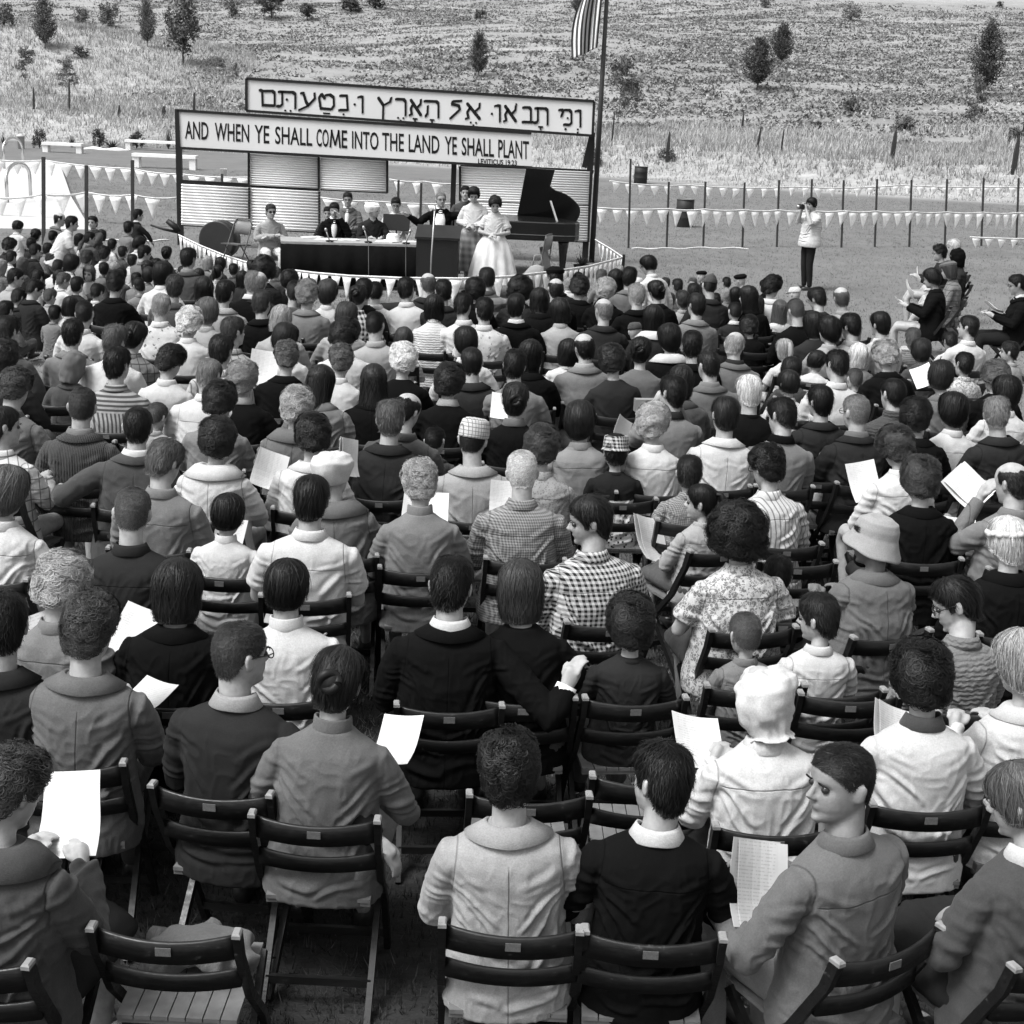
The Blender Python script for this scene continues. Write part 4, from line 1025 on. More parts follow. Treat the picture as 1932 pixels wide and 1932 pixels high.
# ------------------------------------------------------------------ the crowd, one line per person
# u v kind hair hairtone top toptone headyaw headpitch flags | short description
HT = dict(k=.004, d=.009, b=.026, m=.06, g=.13, l=.22, w=.46)
TT = dict(k=.004, d=.018, e=.045, g=.095, m=.13, l=.24, w=.42)
PEOPLE = '''
20 1492 W wavy b c e -25 22 b-8,a:read|dark wavy hair and wide-collared grey coat
960 1458 T wavy k j l 2 6 y|short black curls and pale grey jacket
1247 1472 T short k s k 38 4 C:w,y,a:wide|cropped black hair and black sweater, white collar
1585 1478 M crew d s g 112 -3 b32,F,a:paperL,y,q.2|grey work shirt, face turned left
1926 1512 W bowl m w e 55 18 b20,F,C:w,a:belly|fair bobbed hair and charcoal sweater
170 1190 M wavy b j g -12 14 e,a:read|thick dark hair and grey suit jacket
455 1236 M crew b w d -38 2 C:l,F,e,a:behindR,b-10|crew cut, black pullover and checked collar
636 1288 W updo d t g -8 16 e|low rolled bun and grey turtleneck
1437 1316 W none k s w 12 14 H:bonnet:w,a:read|white tied bonnet and white blouse
1738 1282 W curly k w w -5 12 C:e|tight black curls and white sweater
1928 1255 W bouf l j w 20 10 |pale hair and white jacket at frame edge
336 1112 W bob d c k -12 16 |dark smooth bob and black coat
541 1110 T bowl k t w -6 8 .|black bowl cut and white knitted cardigan
852 1106 M short k j k -14 12 C:w,a:aroundR,g1.12|wavy black hair and broad black suit
982 1112 W bob b w k -5 12 |grey-brown bob and black sweater
1190 1180 B curly d w d -4 8 |small dark curls and charcoal sweater
1405 1196 k crew m s m-q 8 6 |shaved crew cut and printed shirt
1543 1166 B short d s w 42 10 F|neat dark hair and white shirt
1803 1140 T slick k s m-k 72 26 b18,F,e|long dark fringe and pale knit polo shirt
6 1180 M short k j d 10 10 |black hair and dark jacket at left edge
118 1108 W curly l s m -20 28 |light tousled curls bent low
14 930 W bouf m s w -12 12 a:wide,g1.15|brown set hair and full white blouse
250 968 M crew m s d 4 10 y|sandy crew cut and dark work shirt
312 872 M short m s m -22 24 y,g1.05|light brown hair and pale work shirt
430 972 B bowl k t w 0 10 |small black bowl cut and ribbed white collar
588 944 M slick k s w -10 14 S,y,g1.1|parted dark hair and white short-sleeved shirt
792 914 W wavy l t m 4 18 |fair short waves and pale grey sweater
985 892 M crew w s l-g 2 8 g1.1|white crew cut and fine gingham shirt
1112 982 M slick d s w-h 80 8 b10,F,g1.15,q.26|profile and black-and-white checked shirt
1390 1010 W afro k s w-f 4 10 g1.2,S|huge black bouffant and flowered blouse
1466 1086 k short k j d -10 6 C:m|small dark head and dark jacket, pale collar
1645 1020 W crew k c g 75 12 H:sun:l,b20,F,g1.2,q.12|pale wide-brimmed hat and grey coat
1900 1022 W braid w c k 5 10 |blonde crown braid and black coat
630 896 W none k c g -15 14 H:beret:w|white beret and grey draped coat
1322 948 G pony k s l 70 4 b25,F|barrette in drawn-back hair and pale blouse
1446 882 W wavy k s w-v 24 14 e|loose dark hair and white striped blouse
1736 908 W curly b c k -6 14 |brown waves and black coat
1908 912 M bald d s m 20 16 b14,a:face|balding head, hand raised, pale grey shirt
1690 846 W curly b s w 10 18 |wet-set brown curls and white blouse
1300 894 B short d s l-g -10 14 |short brown hair and pale gingham shirt
590 826 W curly d j w 6 16 |dark set curls and plain white jacket
410 832 W curly d c w 0 12 |dark springy curls and wide-collared white jacket
260 806 M thin k j e 6 8 C:w,a:backL,g1.1,b8|slick thinning hair and dark grey cardigan
155 768 M crew b j e-r 0 6 C:m,g1.05|brown crew cut and dark ribbed cardigan
8 806 T slick d s w-p -55 6 b-15,F,a:read|dark forelock and white windowpane shirt
737 792 M short m j d -2 8 g1.1|greying hair and dark leather jacket
768 776 M bald k s e -35 26 g1.2|bald crown and slate grey shirt bent forward
821 832 k crew k j e -8 8 C:l|small cropped dark head in dark jacket
893 830 M crew k j l 0 8 H:cap:w-c,g1.05|pale checked cap and light tan jacket
971 756 W updo d w k -4 12 C:g|pinned dark hair and black cardigan
1022 846 W curly b s l-d -10 12 |brown curls with hoop earring and dotted blouse
1094 796 W bouf d s m-b -10 12 |dark bouffant and broad striped jacket
1161 852 B short k w k-n 2 8 H:pill:w-h|checked cloth hat and black patterned sweater
1232 800 W curly l s w -30 20 e|blonde curls, spectacles and white blouse
1367 784 M slick d j w 6 12 y|slicked dark hair and white jacket
1474 786 M short k w m 26 16 C:k|cropped dark hair, grey sweater with black collar
1546 758 T slick k j d 8 8 |smooth black hair and charcoal jacket
1614 778 M crew g j d 6 8 C:g,e|grizzled crew cut and dark jacket, pale collar
1684 744 M thin k t e-k 18 10 |thinning black hair and grey tweed scarf collar
1727 788 W curly k c k -8 10 |black curls and plain black coat
1796 776 W bouf k s w -6 12 |black bouffant and plain white blouse
1880 782 M short g j d 4 8 |greying combed hair and dark suit
1578 690 M short k s w -4 18 g1.25|black cropped hair and broad white shirt
1541 682 k bowl d n w -70 8 b-20,F|short dark fringe looking back, white vest
1487 724 B bowl d s w -6 10 |dark bowl cut and white shirt
1492 700 G bouf k s e 6 16 |dark rounded hair behind the white vest
1479 660 G pony l n w 10 10 |blonde ponytail and white dress
1619 670 G bob w s m 6 12 |straight white-blonde bob
1671 672 W curly l c k -4 14 H:cloche:l|blonde curls, pale turban and black coat
1774 712 W bouf d c g -18 14 |dark smooth bouffant and grey coat
1818 688 B short k s w-f 12 12 |short black hair and flower-print shirt
1876 712 W curly m c k 8 14 |greying curls with headband and black coat
1904 664 B short d s l 62 4 s,N,F,b40,x.66|pale pullover, standing in profile
1826 618 T short d s w 52 8 b15,F|white shirt beside the grass aisle
1792 644 k short d s w 10 14 |small dark head and white tee shirt
1737 664 B bouf d c e -10 20 g1|dark mop and slate jacket bent low
1722 640 B short m s m-t -20 20 |light brown hair and horizontal striped jersey
1660 612 M slick k s w 30 10 |sleek black hair and white shirt by aisle
1604 616 M short k s l 32 12 e|dark trimmed hair and cream shirt
1563 624 W bouf k s l 26 10 |round black bob and cream blouse
1534 612 W bob k w d 20 12 |dark bob and charcoal dress
1501 586 M crew m w k 8 10 |light brown crew cut and black jersey
1541 564 M short d c d 40 20 e|dark hair, spectacles and black hooded coat
1587 562 M bald m s l 20 10 e|bald head and cream collared shirt
1499 556 k none k s w 25 10 H:visor:w|white peaked sunbonnet on a small head
1471 584 G long m s w 4 12 |light brown long hair and white top
1457 542 W curly k j w -60 12 b-20,F|black curls looking right, white jacket
1757 526 W bouf k c k 62 14 b72,a:read|black bouffant and black coat, seated sideways
1789 510 W bob b s m-p 50 14 b70,H:flatberet:g|grey tam and plaid blouse, seated sideways
1804 486 W none k s d 74 8 b78,H:hood:k|dark headscarf, seated sideways at the back
1772 478 W wavy k c d 78 12 b80,F,e|dark waves and spectacles, seated sideways
1799 466 M short w j l 80 10 b80,F|white hair and pale jacket, seated sideways
1918 537 M short k j k 82 12 b84,F,e,C:w,a:read,L.012|black suit and spectacles, legs crossed, sideways
1896 742 W bouf k s w 20 12 |dark hair and white blouse by right edge
1612 716 k crew m s m 0 16 |small cropped head below the white shirt
971 690 M short k s m 0 10 y|black oiled hair and cream yoked shirt
1000 670 W bob k c k -8 12 |black bob and black coat, chair aisle
1412 740 M slick w w k -4 10 |blond combed hair and black jersey
1267 742 M short k w m 30 12 C:d,a:camera|black hair, grey sweater, raising a camera
1336 690 M thin d j g -6 12 C:m,g1.1|thin dark hair and grey suit
1284 720 W bob d c e -10 22 |dark bob behind the camera holder
1386 652 M bald l j g -26 14 e,g1.05,C:d|shiny bald head and grey suit
1306 652 M short k c k 0 12 |black hair and black overcoat
1262 640 W bouf k c k -4 10 C:w|high black bouffant, black coat, white collar
1209 664 W updo k w g -8 10 |upswept dark hair and grey yoked dress
1155 682 W curly d w d -10 16 |dark curls bent between two bald men
1102 656 M bald k j m 0 10 C:l,g1.25|bald crown and broad tan jacket
1071 664 B bob k s w-q 4 12 |small dark head and flowered white top
1138 586 M bald g j d 2 8 g1.15|greying bald crown and dark shirt
1056 586 W bob d s l -4 10 t|dark bob and pale blouse with tied collar
974 578 M slick k j k -20 8 C:w|black wavy hair and black suit, white collar
1313 576 M slick d j m 24 8 |dark swept hair and pale grey jacket
1233 600 W bob k c d -6 12 C:w|black bob, dark coat, white shawl collar
1198 626 k none k s e 6 12 H:visor:e|dark skullcap on a small head
1200 558 M short l j k 16 12 |fair trimmed hair and black coat
1229 574 k crew k w d 6 12 |small dark head between black coats
1238 550 W updo k c k 12 12 |knotted dark hair and black coat
1143 548 W curly l c k -10 12 |light grey waves and black coat
1093 544 W curly d c k -6 14 |dark curls and black shawl
1048 546 M bald d j k -4 8 |bald patch and black suit
1047 524 M short k j d 0 8 H:flatberet:k|flat black beret near the bunting
1017 566 W bob k c k 6 14 |black hair huddled by the bald patch
981 548 W afro k c d -6 10 |large black bouffant near stage
1162 528 W bob k c k -20 10 |black bob and black wrap by bunting
1187 524 M short k j g -12 12 |black hair and grey jacket by bunting
1203 538 k none k s w 0 10 H:visor:w|white sun cap among black coats
1223 500 T bowl k s w 70 20 s,N,F,b40,e,x.86,l18|white shirt, stooping in profile
1278 540 B short d s g 12 10 N,g|dark trimmed hair right of the stooping person
1306 536 k short m s l 170 0 F,N,g,b150|pale shirt, facing the camera
1323 522 k none k s d 30 8 H:flatberet:k,N,g|black beret behind the army cap
1338 540 M crew k j d 0 8 H:garrison:e,g1.1|folded army cap and dark jacket
1371 534 k crew d s m 10 8 N,g|cropped head right of army cap
1397 530 B none k s d 36 10 H:flatberet:k,N,g|slanted black beret
1368 556 k short l s m 10 12 N,g|light brown hair right of army cap
1411 560 W long k c k 36 8 |long black hair and black coat
1386 588 B crew d w d 4 6 C:w|clipped dark hair, dark sweater, white collar
1413 618 G curly d w k 6 14 |dark curls behind the bald suit
1287 566 B short b s l 4 12 |brown hair and cream shirt
1309 552 B short d j d -6 12 |dark hair and dark jacket behind cream shirt
1442 540 k short k c k 12 8 N,g|black hair in dark coat by aisle
1388 556 G bob k s e 0 12 N,g|black bob right of the light brown hair
1135 522 B short m s m -40 8 N,g|brown hair by the bunting post
1091 526 k short k s g 0 10 N,g|dark hair under the right bunting
1168 512 k short l s e 0 8 N,g|light brown hair at bunting end
498 510 W afro k c d 0 8 |round black afro by the bunting
488 534 M bald g j d 6 10 C:w|grey bald head and dark jacket
495 572 M short b j k -8 10 |dark brown hair and black suit
530 602 W bob l s l -2 14 |honey bob and cream blouse
538 640 W bouf d s w 4 16 |dark smooth bouffant and white blouse
540 676 W wavy m c k -6 14 |ash brown waves and black coat
580 556 M curly g j m 2 8 |grey tight curls and tan jacket
619 552 W bouf b s w -14 12 |brown bouffant and white blouse
556 552 M crew d j e 10 10 |cropped hair and slate jacket
546 530 B curly k s d 0 10 |dark curls right of the afro
676 562 W updo k s w-x -14 14 |dark upsweep and black-and-white checkered dress
653 598 W bouf b s l -10 16 |smooth brown hair below checkered dress
651 634 M curly d s w -52 14 e,F|thick dark waves, black-rimmed glasses, white shirt
708 614 M crew k s l 0 6 S,g1.05|cropped black hair and white tee shirt
708 552 T crew k s w -6 8 |cropped black hair and white collared shirt
686 548 M short k j d 0 10 |dark hair beside white collared shirt
767 546 M short k s w 4 8 |square black haircut and white shirt
808 536 M bald m j d 14 6 e,a:outL,g1.2|bald grey head and dark suit, arm outstretched
819 580 W bob k t w-k 0 10 |black pageboy and white cable sweater
836 550 M short k j d -6 8 |dark hair right of outstretched arm
874 578 M short k s w -26 14 g1.05|black hair and crisp white shirt
913 586 M short k s w-q 2 8 S,g1.05|black hair and floral white shirt
919 526 M short d s e-b 0 8 |tall dark head in banded collar
896 548 W curly k c k -6 12 |black curls below the lectern
879 646 W bouf k s w 2 12 |round black bouffant and white blouse
890 684 M thin d j d 0 10 |balding dark head and charcoal suit
848 722 W curly d w k -6 12 C:l|dark waves, black cardigan, pale collar
760 680 W curly w w k -4 14 |white permed curls and black sweater
761 640 G bob b s l 6 12 |straight brown hair behind permed curls
705 720 W long d c k 0 10 |long dark hair and black coat
643 682 W wavy m s w 8 24 |brown wave and thin white blouse
606 722 W long d c m -22 18 |long brown hair and grey coat
560 770 W curly l c g -4 12 |ash blonde curls and big-collared grey coat
458 718 W curly g w k -6 12 C:l|grey curls and black dress, pale collar
415 760 W curly d w m -8 22 |dark curls and dove grey sweater
395 708 M thin g s w -16 26 g1.15|thin grey hair and white shirt
418 662 M short d s w-v -12 8 |dark hair and white pinstriped shirt
441 626 M short b s l-p -40 6 F|brown hair, ear shown, pale plaid shirt
358 610 W curly w s w 2 12 |snowy curls and white blouse
392 590 W bouf m s l -6 14 |brown set hair and pearl grey top
425 552 M slick k j l -6 10 |black hair and pale sport coat
385 545 W bob d s m-p -6 8 |straight dark bob and plaid jacket
478 534 M short g w k 4 8 C:w|grey hair, black sweater, white collar
356 488 M short k j e -10 8 C:m|black hair and dark suit by post
330 542 M short b j e 0 8 g1.05|brown clipped hair and slate suit
304 578 M thin l s w-q 0 8 g1.1|fair thinning hair and printed white shirt
307 517 W bouf k s w 0 12 |black bouffant and white cardigan
218 536 W wavy k c k -4 8 |black hair and black coat with white beads
255 636 W updo k s m-p -8 12 |dark chignon and plaid blouse
217 642 M short m w w 4 10 g1.1|brown hair, white sweater and striped neckband
222 688 M short k s l-y 0 8 g1.15|short black hair and boldly striped shirt
322 684 W wavy d s w -22 26 g1.05|dark hair falling forward, white blouse
138 630 T short k j m 0 10 |black hair and grey anorak
160 592 T crew d s w 0 8 |clipped head and white open shirt
133 578 B bob k s w 10 14 N,g|black hair beside clipped head
140 694 B none k c e -10 26 H:hood:g|grey hood, bent forward
15 626 M short d j e -10 10 |brown hair and dark jacket at grass edge
8 676 W curly d j d 0 12 |dark curls and dark jacket at left edge
30 734 M wavy b s g -6 14 |brown waves and grey shirt beside empty chair
296 786 k crew m s l -20 14 |small cropped fair head behind cardigan
66 546 T short k j d -50 34 N,g,b-30,F|black hair and dark overcoat
30 524 T slick k s l -60 14 N,g,b-40,F,S|black forelock and pale tee shirt
120 530 B short m s w -40 24 N,g,b-30|fair hair and white tee shirt
146 538 B short k w d -10 8 N,g|black hair and dark collarless jacket
168 516 G bob m s w 172 6 N,g,b160,F|white blouse, turned to the camera
72 522 k short d s w -10 14 N,g|dark hair behind the overcoat
135 498 W bouf k s w -20 24 N,g,l16|dark bouffant and white blouse, leaning right
164 488 B wavy b s m 0 10 N,g|brown waves behind white blouse
198 480 B wavy k s w -20 10 N,g|black waves and white top
215 508 k bob l s m 0 10 N,g|blonde bob beside beaded coat
273 478 T short k s g -55 14 N,g,b-30,F|dark hair and grey sweater
263 460 B bouf k s w -40 14 N,g,b-20|black hair and white top, near standing suit
315 478 G updo k s e 0 10 N,g|dark hair and slate top by post
243 430 B short k s m -20 8 kn,N,b-30|pale shirt, kneeling behind dark suit
261 406 B short k j d -60 4 kn,N,F,b-50,C:w|dark suit, kneeling upright in profile
175 420 B short k j e 165 0 kn,N,F,b150|dark open jacket, facing the camera
136 422 T short k s w -70 8 kn,N,F,b-60,S,l30|white tee shirt, kneeling and leaning
113 414 M bald k j g -70 12 N,g,b-50,F,l20|balding head and grey jacket
34 428 B bowl k s w -40 16 N,g,b-20,F|white shirt with dark strap
68 444 G updo k s m -20 12 N,g|banded dark hair and grey top
59 460 k short k s d -10 12 N,g|dark cropped head below hairband
18 464 B curly k s d -30 14 N,g|black curls and dark shirt
67 474 B short k j d -30 16 N,g|black hair and black jacket below curls
44 500 k none k c e 0 10 H:hood:e,N,g|charcoal hood
4 504 k none k c g 0 10 H:hood:m,N,g|pale grey hood at left edge
170 450 B short k s e -60 8 N,g,b-30,F|black hair and dark shirt, looking right
150 452 k bob k s l -30 10 N,g|black hair and pale jacket near kneeler
278 506 G updo d s w -10 10 N,g|dark hair, white hairband and white top
281 520 G bouf d s m 0 10 N,g|dark hair, hairband and grey top
230 518 k short k s e 0 8 N,g|dark hair behind beaded coat
258 528 k short k s m 0 10 N,g|dark hair right of beaded coat
261 540 B short k s m 40 24 N,g,b30|black hair looking down beside beaded coat
392 496 k bob l s m 0 10 N,g|fair bob in front of drum
411 514 G pony k s w -10 10 N,g|dark ponytail with white band
416 499 k bouf k s d 0 10 N,g|dark bushy hair in front of drum
441 510 k short k s e 0 10 N,g|dark hair under left bunting
458 526 G bob k s d 0 10 N,g|black bob left of grey hair
474 503 k short d s g 0 10 N,g|dark hair below sunglasses seat
520 516 k short m s e 0 10 N,g|brown hair beside round afro
1072 536 k short l s w 0 10 N,g|fair hair under right bunting
1255 536 k short b s e 0 10 N,g|brown hair beside stooping white shirt
1350 566 k short k s d 0 10 N,g|black hair behind pale grey jacket
1428 575 G long d s l 6 10 |dark long hair, pale top by aisle
1264 566 k short b s g 0 10 N,g|brown hair among dark coats
90 470 k short d s m -20 10 N,g|dark hair near white-shirted kneeler
110 505 B short d s w -20 14 N,g|dark hair and white shirt among sitters
95 560 k short m s l -30 14 N,g|brown hair beside dark overcoat
345 515 k short d s e 0 10 N,g|dark hair below stage post
375 520 k bob d s m 0 10 N,g|dark bob below stage post
100 446 k short k s m -10 10 N,g|dark hair and pale top under the deck edge
22 486 k short d s w -20 12 N,g|white top at far left among sitters
192 444 k bob d s l -10 10 N,g|brown bob right of the open jacket
212 462 k short k s w -20 12 N,g|white shirt behind the kneeling pair
232 476 k short d s e -10 10 N,g|dark shirt in front of kneeling pair
296 500 k short k s l -10 10 N,g|pale shirt left of stage post
184 552 B short k s w -10 14 N,g|white shirt left of beaded coat
36 562 B short d j d -30 16 N,g|dark jacket beside pale tee shirt
104 592 k short k s m 0 12 N,g|grey top in front of white-topped hair
196 508 k short k s g 0 10 N,g|grey shirt left of blonde bob
112 524 k bob k s d -10 12 N,g|dark bob beside white tee shirt
250 492 k short d s w -10 10 N,g|white shirt, dark hair before grey sweater
300 532 k short k s d 0 10 N,g|dark shirt under white cardigan
12 586 B short k s g -20 12 N,g|grey shirt at left frame edge, above jackets
'''.strip().split('\n')

SC = dict(M=1.0, W=1.0, T=.93, B=.74, G=.74, k=.62)
HS = dict(M=1.0, W=1.0, T=1.03, B=1.2, G=1.2, k=1.3)
PERSONS = []
TOPNAME = dict(j='jacket', s='shirt', w='sweater', c='coat', t='turtleneck', n='vest')
COLK = dict(j='jacket', s='shirt', w='crew', c='coat', t='turtle', n=None)

def make_person(name, P, loc, yaw, scale, hair, ht, top, tt, pat, opt, voxel, seed, v_=600):
    skin = opt.get('q', .30)
    b = obj('person', body_mesh(P, voxel), skin_mat(round(skin, 2)))
    b.location = loc; b.rotation_euler = (0, 0, yaw); b.scale = (scale,)*3
    ln, k, nb, HM = frame(P)
    thick_ = {'j': .015, 'c': .020, 's': .010, 'w': .012, 't': .012, 'n': .008}[top]
    fold = {'j': .011, 'c': .012, 's': .012, 'w': .009, 't': .009, 'n': .006}[top]*opt.get('foldk', 1)
    near = voxel < .008
    mt = cloth(tt, pat, seam=('j' if top in 'jc' else 's' if top == 's' else '') if v_ > 700 else '')
    obj(TOPNAME[top], top_mesh(P, voxel, thick_, 'short' if opt.get('S') or top == 'n' else 'long', fold if voxel < .010 else fold*.7, seed if near else seed % 3, long=(top == 'c')), mt, b)
    ck = 'jacket' if top == 'c' and not opt.get('wide') else COLK[top]
    if ck:
        if 'C' in opt and ck in ('crew', 'jacket'):
            obj('shirt_collar', collar_mesh(P, 'shirt'), cloth(opt['C']), b, Matrix.Translation((0, 0, .012)))
            if ck == 'jacket': obj('collar', collar_mesh(P, ck), mt, b)
        else:
            obj('collar', collar_mesh(P, ck), cloth(opt['C']) if 'C' in opt else mt, b)
    if near or P['pose'] != 'chair' or opt.get('full'):
        lt = opt.get('lt', (.02, .035, .06, .16)[seed % 4])
        if P['sex'] == 'W' and P['pose'] == 'chair': obj('skirt', skirt_mesh(P), cloth(lt), b)
        elif not opt.get('nolegs'): obj('trousers', leg_mesh(P, .012), cloth(lt), b)
        e = LEGEND[P['pose']]
        for s in (-1, 1):
            obj('shoe', shoe_mesh(P['pose']), plain('leather', .02, .35), b, Matrix.Translation((s*e[0], e[1], e[2]-.01)))
    if hair != 'none':
        hm = hair_mesh(hair, seed % (3 if near else 2), 1.0 if near else .8 if v_ > 700 else .6)
        obj('hair', hm, hair_mat(ht), b, HM)
    elif opt.get('hat') is None: pass
    if opt.get('hat'):
        hk, htn, hp = opt['hat']
        o = obj({'pill': 'cap', 'cap': 'cap', 'sun': 'sun_hat', 'beret': 'beret', 'flatberet': 'beret', 'bonnet': 'bonnet', 'garrison': 'army_cap', 'cloche': 'turban', 'hood': 'hood', 'visor': 'cap'}[hk], hat_mesh(hk), cloth(htn, hp), b, HM @ Matrix.Rotation(R(20), 4, 'X') if hk == 'sun' else HM)
    if opt.get('e'): obj('glasses', glasses_mesh(opt.get('ee', False)), plain('glasses_frame', .015, .3), b, HM)
    if opt.get('F'):
        if not opt.get('ee'):
            for s in (-1, 1):
                obj('eye', eye_mesh(), plain('eye', .025, .2, .5), b, HM @ Matrix.Translation((s*.033, .0728, .002)))
        for s in (-1, 1):
            obj('eyebrow', brow_mesh(), hair_mat(max(ht, .015)), b, HM @ Matrix.Translation((s*.034, .0905, .020)) @ Matrix.Scale(s, 4, (1, 0, 0)))
    return b, HM

for li, line in enumerate(PEOPLE):
    head, key = line.split('|')
    f = head.split()
    u, v, K, hair, ht, top, tt, hy, hp = float(f[0]), float(f[1]), f[2], f[3], HT[f[4]], f[5], f[6], float(f[7]), float(f[8])
    pat = ''
    if '-' in tt: tt, pat = tt.split('-')
    tone = TT[tt]
    opt = {}; girth = 1.0; pose = 'chair'; arms = 'lap'; lean = 3.0; byaw = None; scale = SC[K]
    for w in (f[9].split(',') if len(f) > 9 else []):
        if w in ('', '.', 'y', 't'): continue
        if w == 'g': pose = 'ground'
        elif w == 's': pose = 'stand'
        elif w == 'kn': pose = 'kneel'
        elif w in ('e', 'ee', 'F', 'S', 'N'): opt[w] = True
        elif w[:2] == 'H:':
            q = w.split(':'); t2 = q[2].split('-'); opt['hat'] = (q[1], TT[t2[0]], t2[1] if len(t2) > 1 else '')
        elif w[:2] == 'C:': opt['C'] = TT[w[2:]]
        elif w[:2] == 'a:': arms = w[2:]
        elif w[0] == 'g': girth = float(w[1:])
        elif w[0] == 'b': byaw = float(w[1:])
        elif w[0] == 'l': lean = float(w[1:])
        elif w[0] == 'x': scale = float(w[1:])
        elif w[0] == 'q': opt['q'] = float(w[1:])
        elif w[0] == 'L': opt['lt'] = float(w[1:]); opt['full'] = True
    sex = 'W' if K in 'WG' else 'M'
    near = v > 880
    voxel = .0058 if v > 1060 else .0075 if v > 880 else .0095 if v > 720 else .0125
    rs = random.Random(li*7+1)
    opt['wide'] = 'collar' in key or 'draped' in key
    if arms == 'lap': arms = rs.choice(['lap', 'lap', 'read', 'wide'])
    if pose == 'stand' and arms in ('lap', 'read', 'wide'): arms = 'down'
    if pose == 'kneel': arms = 'kneel'
    if li in (0,): pass
    P = dict(sex=sex, girth=girth if near else round(girth*5)/5, sw=1.0 if sex == 'M' else .88, yaw=hy, pitch=hp, lean=lean, arms=arms, pose=pose, hs=HS[K])
    if girth > 1.05: P['sw'] *= 1.06
    if not near:
        if not opt.get('F'):
            P['yaw'] = round(hy/14)*14; P['pitch'] = 9 if hp < 14 else 20
        P['roll'] = rs.choice((-6, 0, 0, 5)); P['pitch'] += rs.choice((-4, 0, 3)); P['lean'] = max(lean, rs.choice((1, 3, 7)))
        if abs(hy) <= 14 and not opt.get('F'): P['yaw'] = rs.choice((-14, 0, 0, 14)) if abs(hy) < 8 else P['yaw']
    else: P['roll'] = rs.uniform(-4, 4)
    seatz = {'chair': .45, 'ground': .02, 'stand': .86*scale, 'kneel': .33*scale}[pose]
    if K in 'Bk' and pose == 'chair': seatz = .45
    if K in 'BGk' and pose == 'ground': seatz = .04
    ln, k, nb, HM = frame(P)
    hc = HM.translation
    hz = seatz + hc.z*scale
    w = at_z(u, v, hz)
    if byaw is None:
        byaw = math.degrees(math.atan2(-(-1.5-w.x), 26-w.y))*.7 + rs.uniform(-5, 5)
    by = R(byaw)
    # head yaw in the table is given relative to the line to the stage; make it relative to the body
    P['yaw'] = P['yaw'] - (byaw if abs(byaw) > 14 else 0)
    if not near and not opt.get('F'): P['yaw'] = round(P['yaw']/14)*14
    ln, k, nb, HM = frame(P); hc = HM.translation
    tilt = R(rs.uniform(-3.5, 3.5)) if pose in ('chair', 'ground') else 0
    off = Euler((0, tilt, by)).to_matrix() @ Vector(hc)*scale
    w = at_z(u, v, seatz+off.z)
    loc = Vector((w.x-off.x, w.y-off.y, seatz))
    pj, HMw = make_person('person', P, loc, by, scale, hair, ht, top, tone, pat, opt, voxel, li, v)
    pj.rotation_euler = (0, tilt, by)
    vb = {'chair': 'seated person', 'ground': 'person sitting on the grass', 'stand': 'person', 'kneel': 'person'}[pose]
    tag(pj, vb+' with '+key if pose != 'stand' else 'person in '+key, 'person', 'audience in rows of folding chairs' if pose == 'chair' else 'audience on the grass')
    PERSONS.append(dict(o=pj, u=u, v=v, key=key, loc=loc, yaw=by, scale=scale, pose=pose, chair=pose == 'chair' and 'N' not in opt, HM=HMw, K=K))
# ------------------------------------------------------------------ folding chairs
def wood_mat():
    g = NG('dark_stained_wood'); g.b.inputs['Roughness'].default_value = .38; g.b.inputs['Specular IOR Level'].default_value = .4
    tc = g.n('ShaderNodeTexCoord'); oi = g.n('ShaderNodeObjectInfo'); ad = g.n('ShaderNodeVectorMath', operation='ADD'); g.l(tc.outputs['Object'], ad.inputs[0])
    cb = g.n('ShaderNodeCombineXYZ'); k = g.math('MULTIPLY', oi.outputs['Random'], 53.0)
    for i in range(3): g.l(k, cb.inputs[i])
    g.l(cb.outputs[0], ad.inputs[1]); v = ad.outputs[0]
    gr = g.noise(g.mapping(v, (4, 40, 60)), 2.0, 4, .7); sc = g.noise(g.mapping(v, (1, 1, 1.6)), 26, 5, .75)
    a = g.math('ADD', g.ramp(gr, [(.3, .004), (.7, .010)]), g.ramp(sc, [(.62, 0.0), (.74, .05)]))
    g.l(a, g.b.inputs['Base Color']); g.l(g.ramp(sc, [(.4, .32), (.7, .6)]), g.b.inputs['Roughness']); g.bump(gr, .3, .003); return g.m
WOOD = wood_mat()
WORN = plain('worn_wood', .20, .55, .3, .3, 30, .2, 60)
SEATW = plain('pale_slat_wood', .12, .5, .3, .25, 20, .2, 40)
PLATE = plain('number_plate', .09, .4, .5, .3, 200)
def rail_mb(z, h, w=.40, sag=.035, y=-.245, th=.016):
    mb = MB(); n = 14; rings = []
    for i in range(n):
        t = i/(n-1)*2-1
        x = t*w/2; yy = y - sag*(1-t*t); top = z+h/2-.014*(1-t*t); bot = z-h/2-.006*(1-t*t)
        rings.append([(x, yy-th/2, bot), (x, yy+th/2, bot), (x, yy+th/2, top-.004), (x, yy+th/4, top), (x, yy-th/4, top), (x, yy-th/2, top-.004)])
    mb.loft(rings); return mb
